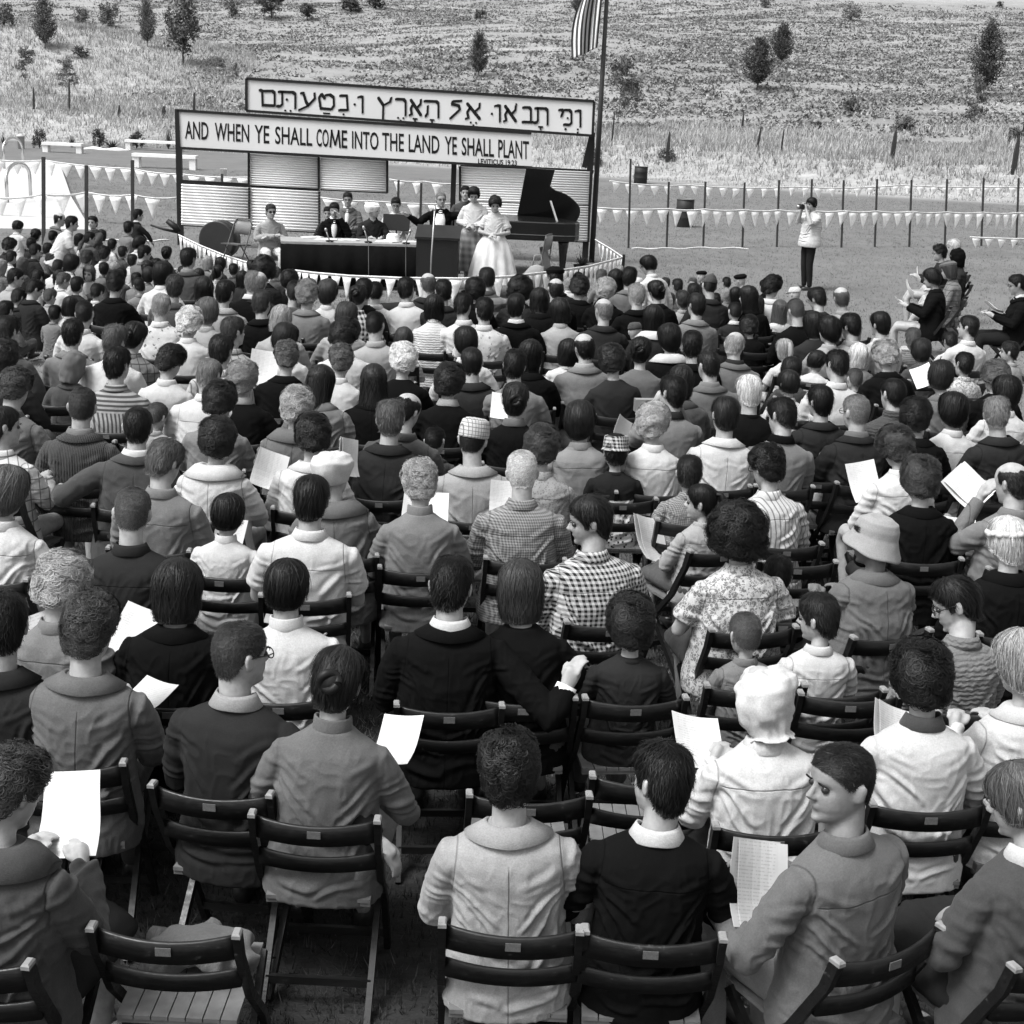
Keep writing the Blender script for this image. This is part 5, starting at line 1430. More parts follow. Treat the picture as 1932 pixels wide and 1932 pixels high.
def make_chair_meshes():
    d = {}
    for s in (-1, 1):
        mb = MB(); x = s*.208
        mb.loft([[(x+a*.0115, y+b*.019, z) for a, b in ((-1, -1), (1, -1), (1, 1), (-1, 1))] for y, z in ((.22, .0), (.06, .30), (-.12, .50), (-.235, .70), (-.262, .785), (-.268, .80))])
        d['post%d' % s] = flat(mb.mesh('post'))
        c = MB(); c.loft([[(x+a*.0125, -.268+b*.021, z) for a, b in ((-1, -1), (1, -1), (1, 1), (-1, 1))] for z in (.795, .806)] + [[(x+a*.008, -.268+b*.016, .812) for a, b in ((-1, -1), (1, -1), (1, 1), (-1, 1))]])
        d['cap%d' % s] = flat(c.mesh('cap'))
        l = MB(); l.bar((s*.185, .20, .43), (s*.185, -.26, .0), .022, .036); d['leg%d' % s] = flat(l.mesh('leg'))
    d['top'] = rail_mb(.745, .078).mesh('rail'); d['low'] = rail_mb(.605, .062, .40, .03, -.19).mesh('rail')
    st = MB(); st.bar((-.185, -.16, .10), (.185, -.16, .10), .03, .018); d['str'] = flat(st.mesh('str')); st = MB(); st.bar((-.205, .16, .10), (.205, .16, .10), .03, .018); d['str2'] = flat(st.mesh('str2'))
    se = MB()
    for i in range(7): se.box((-.156+i*.052, .02, .437), (.048, .40, .014))
    se.box((0, -.16, .422), (.36, .03, .016)); se.box((0, .20, .422), (.36, .03, .016)); d['seat'] = flat(se.mesh('seat'))
    p = MB(); p.box((0, -.2925, .745), (.045, .003, .026)); d['plate'] = flat(p.mesh('plate'))
    return d
CH = make_chair_meshes()
_allch = MB()
def chair_simple():
    bm = bmesh.new()
    for k in CH:
        bm.from_mesh(CH[k])
    me = bpy.data.meshes.new('folding_chair'); bm.to_mesh(me); bm.free(); me.materials.clear(); me.materials.append(None); return me
CHS = chair_simple()
CHROOT = None
def make_chair(loc, yaw, label, simple=False, group='wooden folding chairs in rows'):
    global CHROOT
    if simple:
        o = obj('folding_chair', CHS, WOOD); o.location = loc; o.rotation_euler = (0, 0, yaw)
        return tag(o, label, 'chair', group)
    if CHROOT is None:
        r = empty('folding_chair', (0, 0, 0)); CHROOT = r
        for s in (-1, 1):
            p = obj('back_post', CH['post%d' % s], WOOD, r); obj('post_tip', CH['cap%d' % s], WORN, p)
            obj('leg', CH['leg%d' % s], WOOD, r)
        t = obj('top_rail', CH['top'], WOOD, r); obj('number_plate', CH['plate'], PLATE, t)
        obj('lower_rail', CH['low'], WOOD, r); obj('stretcher', CH['str'], WOOD, r); obj('stretcher', CH['str2'], WOOD, r); obj('seat', CH['seat'], SEATW, r)
    else: r = copy_tree(CHROOT)
    r.location = loc; q_ = random.Random(label); r.rotation_euler = (R(q_.uniform(-1.2, 1.2)), R(q_.uniform(-1.2, 1.2)), yaw+R(q_.uniform(-3, 3)))
    return tag(r, label, 'chair', group)

taken = []
for p in PERSONS:
    if not p['chair']: continue
    loc = Vector((p['loc'].x, p['loc'].y, 0)) + Matrix.Rotation(p['yaw'], 3, 'Z') @ Vector((0, .05, 0))
    make_chair(loc, p['yaw'], 'wooden folding chair holding the person with '+p['key'], simple=p['v'] < 640)
    taken.append(loc)
# empty chairs: pixel of the middle of the top rail, turn
for u, v, yw, lab in ((988, 1508, 2, 'empty folding chair in front of the pale grey jacket'),
                      (1222, 1480, 4, 'empty folding chair with bare pale slats beside the cropped black hair'),
                      (318, 1760, -2, 'empty folding chair with a jacket lying on its seat'),
                      (1600, 1322, 3, 'empty folding chair behind the white shirt with neat dark hair'),
                      (885, 1700, 0, '') , (80, 762, 0, 'empty folding chair beside the brown waves and grey shirt'),
                      (1290, 1062, 0, ''), (1500, 1062, 2, 'empty folding chair left of the wide-brimmed hat'),
                      (1190, 735, 0, ''), (250, 870, 0, ''), (1130, 765, 4, 'empty folding chair behind the tan jacket and bald crown'), (1548, 905, 0, 'empty folding chair between striped blouse and brown curls'),
                      (875, 668, 0, '')):
    if not lab: continue
    w = at_z(u, v, .785); loc = Vector((w.x, w.y+.28, 0))
    make_chair(loc, R(yw), lab)

# ------------------------------------------------------------------ papers
def paper_mat():
    g = NG('paper'); g.b.inputs['Roughness'].default_value = .65; g.b.inputs['Specular IOR Level'].default_value = .2
    tc = g.n('ShaderNodeTexCoord'); sx = g.n('ShaderNodeSeparateXYZ'); g.l(tc.outputs['Object'], sx.inputs[0])
    fr = g.math('ABSOLUTE', g.math('SUBTRACT', g.math('FRACT', g.math('DIVIDE', sx.outputs[2], .011)), .5))
    rows = g.ramp(fr, [(.12, 1.0), (.22, 0.0)])
    ink = g.ramp(g.noise(g.mapping(tc.outputs['Object'], (1, 1, .3)), 130, 2), [(.42, 0.0), (.52, 1.0)])
    inx = g.ramp(g.math('ABSOLUTE', sx.outputs[0]), [(.075, 1.0), (.08, 0.0)])
    a = g.math('MULTIPLY', g.math('MULTIPLY', rows, ink), inx)
    g.l(g.mul(g.ramp(g.noise(tc.outputs['Object'], 14, 3), [(.3, .52), (.7, .58)]), g.math('MULTIPLY_ADD', a, -.22, 1.0)), g.b.inputs['Base Color']); return g.m
PAPER = paper_mat()
def paper_mesh(two=True):
    mb = MB(); n = 8
    def sheet(x0, w, h, y, bend, rz):
        rings = []
        for i in range(n):
            t = i/(n-1); z = (t-.5)*h
            yy = y+bend*math.sin(t*2.2)+.006*math.sin(t*6)
            rings.append([(x0-w/2+rz*z, yy, z), (x0+w/2+rz*z, yy+bend*.4, z), (x0+w/2+rz*z, yy+bend*.4+.0015, z), (x0-w/2+rz*z, yy+.0015, z)])
        rings = [[tuple(Vector(a).lerp(Vector(b), k/6)+Vector((0, .014*math.sin(k/6*3.14)*(1 if i%1==0 else 0), 0))) for k in range(7)]+[tuple(Vector(d).lerp(Vector(c), 1-k/6)+Vector((0, .014*math.sin(k/6*3.14), 0))) for k in range(7)][::1] for a, b, c, d in rings]
        mb.loft(rings)
    sheet(0, .20, .27, 0, .045, .03)
    if two: sheet(.025, .20, .26, .012, .02, -.05)
    return flat(mb.mesh('paper'))
PM = [paper_mesh(True), paper_mesh(False)]
def find(key):
    for p in PERSONS:
        if key in p['key']: return p
    raise KeyError(key)
# pixel centre, owner, distance ahead of the owner, roll, tilt back, yaw, scale
for u, v, ow, ah, ro, ti, yw, kd, sc in (
    (112, 1535, 'dark wavy hair and wide', .34, -14, -28, -18, 0, 1.0), (82, 1228, 'thick dark hair', .40, -18, -25, 20, 1, 1.15),
    (252, 1186, 'dark smooth bob and black', .45, 12, -50, -10, 0, 1.0), (266, 1302, 'thick dark hair', .18, -4, -70, -30, 1, .8),
    (508, 884, 'dark set curls', .34, 20, -25, 14, 0, .9), (664, 862, 'white beret', .45, 16, -10, 60, 0, .8),
    (796, 970, 'fair short waves', .34, 2, -35, 0, 0, 1.15), (497, 692, 'ash brown waves', .40, 6, -25, 8, 1, 1.1),
    (952, 940, 'white crew cut', .40, 4, -25, 10, 1, .8), (1236, 1012, 'barrette', .32, 16, -35, 40, 0, 1.1),
    (1634, 905, 'wet-set', .36, -12, -30, 8, 1, 1.0), (1828, 918, 'balding head, hand', .45, -34, -40, 30, 0, .95),
    (1330, 1390, 'white tied bonnet', .34, 10, -60, 14, 1, 1.0), (1694, 1378, 'tight black curls', .36, 24, -40, 20, 0, .9),
    (742, 1388, 'low rolled bun', .32, -12, -50, -20, 1, .8), (1440, 1668, 'grey work shirt', .04, 16, -26, 24, 0, .98),
    (1810, 995, 'balding head, hand', .22, -4, -60, -10, 1, 1.0), (1740, 706, 'blonde curls, pale', .36, -30, -45, -10, 1, .9),
    (1738, 520, 'black bouffant and black coat', .30, 40, -20, 60, 1, .8), (1722, 545, 'black bouffant and black coat', .34, 40, -30, 60, 1, .9),
    (1880, 575, 'black suit and spectacles', .34, 10, -60, 60, 0, 1.0), (1705, 568, 'black bouffant and black coat', .42, 20, -60, 40, 0, .8),
    (430, 1010, 'small black bowl cut', .34, 8, -30, 0, 1, .8), (948, 762, 'pinned dark hair', .3, 0, -40, 0, 1, .8), (1180, 818, 'blonde curls, spect', .34, 30, -10, 40, 1, .8)):
    p = find(ow)
    hp = p['o'].matrix_basis @ p['HM'].translation
    yaw = p['yaw'] if abs(p['yaw']) > .6 else 0
    yp = hp.y + ah*math.cos(yaw)
    w = at_y(u, v, yp)
    o = obj('booklet', PM[kd], PAPER); o.location = w
    o.rotation_euler = Euler((R(ti), R(ro), R(yw))); o.scale = (sc,)*3
    lab = ('white booklet held by the person with ' if kd == 0 else 'white paper sheet held by the person with ')+p['key']
    if lab in LABELS: lab = lab.replace('white paper sheet', 'second paper').replace('white booklet', 'second booklet')
    tag(o, lab, 'booklet', 'papers held by the audience')

# jacket lying on the empty seat, bottom left
w = at_z(318, 1760, .785)
mb = MB()
for i, (a, b, r) in enumerate((((-.14, .05, .49), (.16, .10, .50), .06), ((-.10, .12, .50), (.12, -.02, .52), .055), ((-.02, .15, .50), (.17, .0, .49), .05), ((-.18, .20, .46), (-.05, .26, .30), .045), ((.0, .22, .47), (.06, .30, .25), .05))):
    mb.tube([a, ((a[0]+b[0])/2, (a[1]+b[1])/2, (a[2]+b[2])/2+.02), b], [r*.8, r, r*.8], 12, flat=1.3)
V, Q = remesh(mb, .008, 4, None, .03, 9)
o = obj('jacket', np_mesh('jacket', V, Q), cloth(.10)); o.location = (w.x, w.y+.28, 0)
tag(o, 'crumpled grey jacket lying on the empty chair at bottom left', 'jacket')
# ------------------------------------------------------------------ stage
SY = 29.3
def sp(u, v, y=None): return at_y(u, v, SY if y is None else y)
def post(name, a, b, w, label, mt=None, cat='post', group='posts of the stage frame'):
    mb = MB(); mb.bar(a, b, w, w); o = fobj(name, mb, mt or BLACK); return tag(o, label, cat, group)
def vline(u, v, top_v, y):
    a = at_y(u, v, y); b = Vector((a.x, a.y, at_y(u, top_v, y).z)); return a, b
def gp(u, v, vt, y, w, name, label, **k):
    """vertical post at pixel column (u at vt), standing on the ground at depth y"""
    t = at_y(u, vt, y); return post(name, (t.x, y, 0), (t.x, y, t.z), w, label, **k)
gp(336, 0, 206, SY+.12, .11, 'stage_post', 'dark post at the left end of the stage')
gp(1117, 0, 250, SY+.12, .12, 'stage_post', 'thick dark post at the right end of the stage')
gp(857, 0, 300, SY+.12, .10, 'stage_post', 'dark post in the middle behind the lectern')
a, b = sp(1102, 316, SY+.1), sp(1117, 254, SY+.1); post('brace', a, b, .10, 'slanted brace under the right end of the upper banner', cat='brace')
# banners
BOARD = plain('banner_cloth', .58, .75, .2, .05, .9, .15, 3)
INK = plain('sign_ink', .006, .6, .2, .1, 10)
def quad_board(name, px, y, th, label):
    TL, TR, BR, BL = [at_y(u, v, y) for u, v in px]
    r = empty(name, (TL.x, y, BL.z)); L = Vector(r.location)
    mb = MB(); n = 24
    fr = []; bk = []
    for j in range(2):
        for i in range(n+1):
            t = i/n; p = (TL.lerp(TR, t) if j else BL.lerp(BR, t))-L
            w_ = .002*math.sin(t*17)*(.6 if j else 1)
            fr.append((p.x, p.y+w_, p.z)); bk.append((p.x, p.y+w_+th, p.z))
    m_ = n+1; F = []
    for i in range(n):
        F += [(i, i+1, m_+i+1, m_+i), (2*m_+i+1, 2*m_+i, 3*m_+i, 3*m_+i+1), (i+1, i, 2*m_+i, 2*m_+i+1), (m_+i, m_+i+1, 3*m_+i+1, 3*m_+i)]
    F += [(0, m_, 3*m_, 2*m_), (n, 2*m_+n, 3*m_+n, m_+n)]
    mb.add(fr+bk, F); fobj('board', mb, BOARD, r)
    mb = MB()
    for p, q in ((TL, TR), (BL, BR), (TL, BL)) + (((TR, BR),) if 'hebrew' in name else ()):
        mb.bar(p-L+Vector((0, -.012, 0)), q-L+Vector((0, -.012, 0)), .05, .03)
    fobj('frame', mb, BLACK, r)
    tag(r, label, 'banner', 'lettered banners over the stage'); return r, L, (TL, TR, BR, BL)
hb, LH, HQ = quad_board('hebrew_banner', [(465, 148), (1121, 191), (1118, 256), (465, 209)], SY-.10, .04, 'upper white banner painted with black Hebrew lettering')
eb, LE, EQ = quad_board('english_banner', [(335, 208), (1003, 251), (1003, 316), (338, 279)], SY-.16, .04, 'lower white banner reading AND WHEN YE SHALL COME INTO THE LAND')
# Hebrew letters written with a broad nib
HEB = {
 'vav': [[(0, .90), (.10, .95), (.24, .93), (.24, .0)]],
 'kaf': [[(.0, .93), (.5, .95), (.68, .82), (.68, .18), (.52, .05), (.0, .05)]],
 'yod': [[(0, .92), (.16, .94), (.22, .82), (.12, .55)]],
 'tav': [[(.0, .93), (.66, .95), (.78, .85), (.78, .0)], [(.16, .93), (.16, .18), (.06, .04), (-.08, .06)]],
 'bet': [[(.04, .93), (.5, .95), (.62, .84), (.62, .06)], [(0, .05), (.76, .06)]],
 'alef': [[(.06, .95), (.66, .06)], [(.66, .98), (.64, .74), (.46, .52)], [(.22, .74), (.06, .42), (.12, .08), (.0, .02)]],
 'lamed': [[(.78, 1.08), (.22, 1.02), (.16, .86), (.62, .78), (.70, .56), (.18, .08), (.06, -.02)]],
 'he': [[(-.06, .93), (.6, .95), (.72, .84), (.72, .0)], [(.12, .62), (.10, .18), (.0, .02)]],
 'resh': [[(.0, .94), (.5, .95), (.62, .82), (.62, .0)]],
 'tsadi': [[(.04, .95), (.28, .52), (.26, -.42)], [(.66, .98), (.60, .74), (.30, .52)]],
 'nun': [[(.04, .93), (.32, .95), (.36, .08), (.0, .05)]],
 'tet': [[(.30, .70), (.14, .95), (.02, .72), (.10, .08), (.62, .06), (.74, .30), (.72, .80), (.54, .95), (.34, .90)]],
 'ayin': [[(.02, .93), (.12, .94), (.24, .40), (.34, .22)], [(.60, .96), (.62, .66), (.32, .18), (-.06, -.10)]],
 'mem': [[(.0, .96), (.14, .90), (.62, .95), (.74, .84), (.74, .06), (.14, .05), (.12, .86)]],
}
def stroke(mb, P, nib, mp):
    """sweep a flat nib along the stroke: one hexagon per segment, slightly raised"""
    nx, nz_ = nib
    for i in range(len(P)-1):
        (x0, z0), (x1, z1) = P[i], P[i+1]
        pts = [(x0-nx, z0-nz_), (x0+nx, z0-nz_*.4), (x0+nx, z0+nz_), (x0-nx, z0+nz_*.4), (x1-nx, z1-nz_), (x1+nx, z1-nz_*.4), (x1+nx, z1+nz_), (x1-nx, z1+nz_*.4)]
        c = hull2(pts); n = len(c); dy = .0015*(i % 3)
        V = [mp(x, z, -.002-dy) for x, z in c]+[mp(x, z, .02) for x, z in c]
        mb.add(V, [tuple(range(n-1, -1, -1))]+[(j, (j+1) % n, (j+1) % n+n, j+n) for j in range(n)])
def hull2(p):
    p = sorted(set(p))
    def half(q):
        h = []
        for a in q:
            while len(h) > 1 and (h[-1][0]-h[-2][0])*(a[1]-h[-2][1])-(h[-1][1]-h[-2][1])*(a[0]-h[-2][0]) <= 0: h.pop()
            h.append(a)
        return h[:-1]
    return half(p)+half(p[::-1])
mb = MB()
def heb_map(u0, sc):
    def mp(x, z, dy):
        u = u0+x*sc
        v = 200+(u-500)*(38.0/590)-z*31
        w = at_y(u, v, SY-.108+dy)-LH; return (w.x, w.y, w.z)
    return mp
for u0, wd, nm in ((490, 28, 'mem'), (526, 31, 'tav'), (567, 27, 'ayin'), (601, 29, 'tet'), (640, 16, 'nun'), (676, 8, 'vav'), (712, 26, 'tsadi'), (747, 18, 'resh'), (773, 21, 'alef'),
                   (803, 24, 'he'), (848, 22, 'lamed'), (879, 26, 'alef'), (934, 9, 'vav'), (951, 22, 'alef'), (986, 19, 'bet'), (1010, 23, 'tav'), (1055, 8, 'yod'), (1064, 14, 'kaf'), (1086, 9, 'vav')):
    ext = max(x for s in HEB[nm] for x, z in s); sc = wd/max(ext, .24)
    for s in HEB[nm]: stroke(mb, s, (1.9/sc, .085), heb_map(u0, sc))
def dot(u, dv, r=2.4):   # dv: pixels below the baseline (negative: above)
    v = 200+(u-500)*(38.0/590)+dv; k = 8
    for dy in (0,):
        V = [at_y(u+r*math.cos(t), v+r*math.sin(t), SY-.112)-LH for t in np.linspace(0, 2*math.pi, k, endpoint=False)]
        V2 = [p+Vector((0, .02, 0)) for p in V]
        mb.add([tuple(p) for p in V+V2], [tuple(range(k))]+[(j, j+k, (j+1) % k+k, (j+1) % k) for j in range(k)])
def bar_(u, dv, w, h):
    v = 200+(u-500)*(38.0/590)+dv
    V = [at_y(a, b, SY-.112)-LH for a, b in ((u-w/2, v-h/2), (u+w/2, v-h/2+w*.06), (u+w/2, v+h/2+w*.06), (u-w/2, v+h/2))]; V2 = [p+Vector((0, .02, 0)) for p in V]
    mb.add([tuple(p) for p in V+V2], [(0, 1, 2, 3)]+[(j, j+4, (j+1) % 4+4, (j+1) % 4) for j in range(4)])
def segol(u): dot(u-5, 6, 2); dot(u+5, 6, 2); dot(u, 11, 2)
def shva(u): dot(u, 6, 2); dot(u, 12, 2)
def qamats(u): bar_(u, 5.5, 9, 3); bar_(u, 9, 3, 5)
segol(543); dot(541, -15); bar_(616, 6, 13, 3); shva(648); dot(669, -14); segol(756); qamats(783); qamats(815); segol(893); dot(928, -13); dot(974, -34, 2); qamats(1020); dot(1067, 7); dot(1071, -14, 2); shva(1090)
obj('lettering', flat(mb.mesh('lettering')), INK, hb)
# English lettering
def text_mesh(s, off):
    cu = bpy.data.curves.new('txt', 'FONT'); cu.body = s; cu.size = 1; cu.offset = off; cu.extrude = 0.0; cu.resolution_u = 3
    o = bpy.data.objects.new('txt', cu); COL.objects.link(o)
    dg = bpy.context.evaluated_depsgraph_get(); em = o.evaluated_get(dg).to_mesh()
    V = np.array([tuple(v.co) for v in em.vertices]); F = [tuple(p.vertices) for p in em.polygons]
    o.evaluated_get(dg).to_mesh_clear(); bpy.data.objects.remove(o); return V, F
mb = MB()
def word(s, u0, u1, top, bot, off=.012):
    V, F = text_mesh(s, off); mn, mx = V.min(0), V.max(0)
    q = []
    for x, z, _ in V:
        u = u0+(x-mn[0])/(mx[0]-mn[0])*(u1-u0); t = (z-mn[1])/(mx[1]-mn[1])
        vt, vb = top(u), bot(u); w = at_y(u, vb+(vt-vb)*t, SY-.166)-LE; q.append((w.x, w.y, w.z))
    mb.add(q, F)
top = lambda u: 228+(u-349)*(38.5/649); bot = lambda u: 261.5+(u-349)*(39/649)
for s, a_, b_ in (('AND', 349, 393), ('WHEN', 405, 470), ('YE', 480, 508), ('SHALL', 519, 589), ('COME', 597, 655), ('INTO', 664, 714), ('THE', 721, 762), ('LAND', 771, 829), ('YE', 839, 862), ('SHALL', 871, 932), ('PLANT', 940, 998)):
    if s == 'COME':
        word('CO', 597, 620, top, bot); word('E', 644.5, 655, top, bot)
        uu = 623; ML = [[(0, 0), (.16, 1)], [(.12, .98), (.5, .12)], [(.5, .12), (.88, .98)], [(.84, 1), (1, 0)]]
        for P_ in ML:
            def mp2(x, z, dy):
                q_ = uu+x*18.5; w_ = at_y(q_, bot(q_)+(top(q_)-bot(q_))*z, SY-.166+dy)-LE; return (w_.x, w_.y, w_.z)
            stroke(mb, P_, (.085, .0), mp2)
    else: word(s, a_, b_, top, bot)
word('LEVITICUS 19.23', 902, 975, lambda u: 299+(u-902)*.05, lambda u: 309+(u-902)*.05, .02)
obj('lettering', flat(mb.mesh('lettering')), INK, eb)

# corrugated screens
def corr_mat():
    g = NG('corrugated_sheet'); g.b.inputs['Roughness'].default_value = .6
    g.b.inputs['Base Color'].default_value = (.78, .78, .78, 1); return g.m
CORR = corr_mat()
def panel(px, y, label, strips=()):
    TL, TR, BR, BL = [at_y(u, v, y) for u, v in px]; r = empty('screen_panel', (BL.x, y, BL.z)); L = Vector(r.location)
    mb = MB(); n = 14*6; rings = []
    for i in range(n+1):
        t = i/n; a = BL.lerp(TL, t)-L; b = BR.lerp(TR, t)-L; dy = .022*math.sin(t*14*2*math.pi)
        rings.append([(a.x, a.y+dy, a.z), (b.x, b.y+dy, b.z), (b.x, b.y+dy+.006, b.z), (a.x, a.y+dy+.006, a.z)])
    mb.loft(rings); obj('sheet', mb, CORR, r)
    mb = MB(); mb.bar(BL-L+Vector((0, .04, 0)), BR-L+Vector((0, .04, 0)), .05, .04); mb.bar(TL-L+Vector((0, .04, 0)), TR-L+Vector((0, .04, 0)), .05, .04); fobj('batten', mb, BLACK, r)
    for P0, P1 in [((TL, BL), (TR, BR))[k] for k in strips]:
        mb = MB()
        for i in range(15):
            p = P0.lerp(P1, (i+.5)/15)-L; mb.box((p.x, p.y-.034, p.z), (.045, .02, .05))
        fobj('lacing', mb, BLACK, r)
    tag(r, label, 'screen', 'corrugated screens at the back of the stage')
panel([(342, 347), (471, 354), (471, 432), (342, 424)], SY, 'corrugated screen, lower left, left of the pair', (1,))
panel([(473, 354), (603, 361), (603, 438), (473, 431)], SY, 'corrugated screen behind the sunglasses person', (1,))
panel([(470, 289), (602, 297), (602, 356), (470, 349)], SY, 'corrugated screen, upper, left of the pair', (0, 1))
panel([(604, 297), (731, 304), (731, 363), (604, 357)], SY, 'corrugated screen, upper, above the seated speakers', (1,))
panel([(868, 314), (1115, 324), (1112, 387), (868, 379)], SY, 'wide corrugated screen behind the piano lid', (0, 1))
panel([(868, 381), (1112, 389), (1110, 456), (868, 446)], SY, 'wide corrugated screen low behind the piano', (1,))
a = sp(342, 343); b = sp(471, 350); post('crossbar', a+Vector((0, .1, 0)), b+Vector((0, .1, 0)), .07, 'dark crossbar over the lower left screen', cat='bar')
a = sp(1000, 318, SY+.2); b = sp(1120, 324, SY+.2); post('crossbar', a, b, .07, 'dark crossbar over the piano screen', cat='bar')

# flagpole and flag
fp = at_y(1116, 495, SY+.35); tx = fp.x
r = empty('flagpole', (tx, SY+.35, 0)); mb = MB(); mb.tube([(0, 0, 0), (0, 0, 3), (0, 0, 6.6)], [.058, .05, .036], 14); obj('pole', mb, plain('dark_pole', .03, .5), r)
mb = MB(); mb.ball((0, 0, 6.66), .09, 12); obj('finial', mb, plain('finial', .3, .4), r); tag(r, 'tall dark flagpole at the right end of the stage', 'flagpole')
fl = empty('flag', (tx, SY+.30, 6.4))
def flag_pt(s, t):
    # s along the fly (hangs down), t from the free lower stripe (0) to the top stripe (1)
    top = Vector((-.05, 0, -.1-1.15*(1-t)*.45)); 
    low_l = at_y(1079, 113, SY+.3)-fl.location; low_r = at_y(1127, 90, SY+.3)-fl.location
    bot = low_l.lerp(low_r, t)
    p = top.lerp(bot, s); p.y += .16*math.sin(t*11+s*1.5)*(.25+.75*s)-.05
    p.x -= .25*math.sin(s*math.pi)*(1-t)
    return p
ST_W = plain('flag_white', .62, .8, .2, .04); ST_R = plain('flag_dark_stripe', .05, .8, .2, .1)
for nm, par, mt in (('light_stripes', 1, ST_W), ('dark_stripes', 0, ST_R)):
    mb = MB(); n = 40
    for k in range(13):
        if k % 2 != par: continue
        s0 = 0.42 if k >= 6 else 0.0
        ring = []
        for i in range(n+1):
            s_ = s0+(1-s0)*i/n
            q = [flag_pt(s_, k/13+(j/4)/13) for j in range(5)]
            ring.append([tuple(a_) for a_ in q]+[tuple(a_+Vector((0, .012, 0))) for a_ in q[::-1]])
        mb.loft(ring)
    obj(nm, mb, mt, fl)
mb = MB(); ring = []
for i in range(21):
    q = [flag_pt(.42*i/20, 6/13+7/13*j/16) for j in range(17)]; ring.append([tuple(a_) for a_ in q]+[tuple(a_+Vector((0, .012, 0))) for a_ in q[::-1]])
mb.loft(ring); obj('canton', mb, plain('flag_canton', .035, .8, .2, .1), fl)
mb = MB()
for i in range(9):
    for j in range(5 if i % 2 else 6):
        c = flag_pt(.42*(i+.7)/9.4, 6/13+7/13*(j+.6+(.5 if i % 2 else 0))/6.3)+Vector((0, -.008, 0))
        V = [tuple(c+Vector((math.sin(k*math.pi/5)*(.035 if k % 2 == 0 else .015), 0, math.cos(k*math.pi/5)*(.035 if k % 2 == 0 else .015)))) for k in range(10)]
        mb.add(V, [tuple(range(10))])
fobj('stars', mb, ST_W, fl)
tag(fl, 'striped flag hanging folded from the top of the pole', 'flag')

# table, lectern, microphones
TY = 24.0
tl = at_z(530, 454.5, .76); tr2 = at_z(789, 461.5, .76); tw = (tr2-tl).length; ang = math.atan2(tr2.y-tl.y, tr2.x-tl.x)
r = empty('table', ((tl.x+tr2.x)/2, (tl.y+tr2.y)/2, 0), ang); TR_ = r
mb = MB(); mb.box((0, .36, .742), (tw, .80, .036)); fobj('tabletop', mb, plain('pale_tabletop', .26, .6), r)
for sx in (-1, 1):
    for sy in (.06, .68):
        mb = MB(); mb.bar((sx*(tw/2-.12), sy, 0), (sx*(tw/2-.12), sy, .724), .05, .05); fobj('leg', mb, BLACK, r)
tag(r, 'long speakers table in front of the screens', 'table')
mb = MB(); n = 90; rings = []
for i in range(n+1):
    t = i/n; x = (t-.5)*(tw+.02); 
    rings.append([(x, -.056+.006*math.sin(x*9), .722), (x, -.062+.018*math.sin(x*9)+.008*math.sin(x*23), .38), (x, -.066+.030*math.sin(x*9+.5)+.012*math.sin(x*23), .06), (x, -.056+.030*math.sin(x*9+.5)+.012*math.sin(x*23), .06), (x, -.050+.018*math.sin(x*9), .38), (x, -.046, .722)])
mb.loft(rings); o = obj('tablecloth', mb, cloth(.005)); o.location = r.location; o.rotation_euler = r.rotation_euler
tag(o, 'black cloth hanging in front of the speakers table', 'tablecloth')
def table_pt(u, v, z): return at_z(u, v, z)
MIC = plain('mic_metal', .35, .35, .5, .1, 5, metal=.6)
for i, (u0, v0, u1, v1, lab) in enumerate(((622, 456, 614, 432, 'table microphone near the sunglasses person'), (695, 458, 685, 428, 'table microphone before the person covering the face'), (766, 460, 774, 434, 'table microphone near the lectern'))):
    b = at_z(u0, v0, .765); s = 24.4/FOC; t = Vector((b.x+(u1-u0)*s, b.y, b.z+(v0-v1)*s))
    r = empty('table_microphone', b); mb = MB(); mb.ball((0, 0, .012), (.07, .05, .018), 12); obj('base', mb, BLACK, r)
    mb = MB(); d = t-b; mb.tube([(0, 0, .01), d*.5, d*.8], .010, 8); obj('stem', mb, MIC, r)
    mb = MB(); mb.tube([d*.78, d*.9, d], [.018, .024, .012], 10); obj('head', mb, MIC, r); tag(r, lab, 'microphone', 'microphones on the speakers table')
    mb = MB(); f0 = Vector((b.x+.02, TR_.location.y-.075, .73)); mb.tube([b+Vector((0, -.03, .01)), Vector((b.x+.02, f0.y, .775)), f0, f0+Vector((.01, -.02, -.35)), f0+Vector((.02, -.03, -.68))], .006, 6)
    tag(obj('cable', mb, plain('grey_cable', .12, .5)), 'cable hanging down from the '+lab, 'cable', 'microphone cables')
for i, (u, v, yw, lab) in enumerate(((586, 451, 20, 'loose papers at the left end of the speakers table'), (612, 455, -10, 'paper sheet beside the left table microphone'), (655, 456, 5, 'paper before the person covering the face'), (725, 459, -4, 'papers under the white hat'), (775, 460, 10, 'paper at the right end of the speakers table'))):
    p = at_z(u, v-3, .765); mb = MB(); mb.box((0, 0, 0), (.30, .22, .008)); mb.box((.06, .03, .008), (.28, .21, .006), np.array(Matrix.Rotation(.3, 3, 'Z')))
    o = fobj('paper', mb, PAPER); o.location = p; o.rotation_euler = (0, 0, R(yw)); tag(o, lab, 'paper', 'papers on the speakers table')
p = at_z(741, 455, .765); mb = MB()
mb.loft([[(q*math.cos(t), q*1.1*math.sin(t), z) for t in np.linspace(0, 6.283, 28, endpoint=False)] for q, z in ((.16, .0), (.165, .012), (.11, .03), (.105, .09), (.08, .125), (.03, .13), (.002, .132))]); o = obj('hat', mb, cloth(.6)); o.location = p; tag(o, 'white hat lying on the speakers table', 'hat')
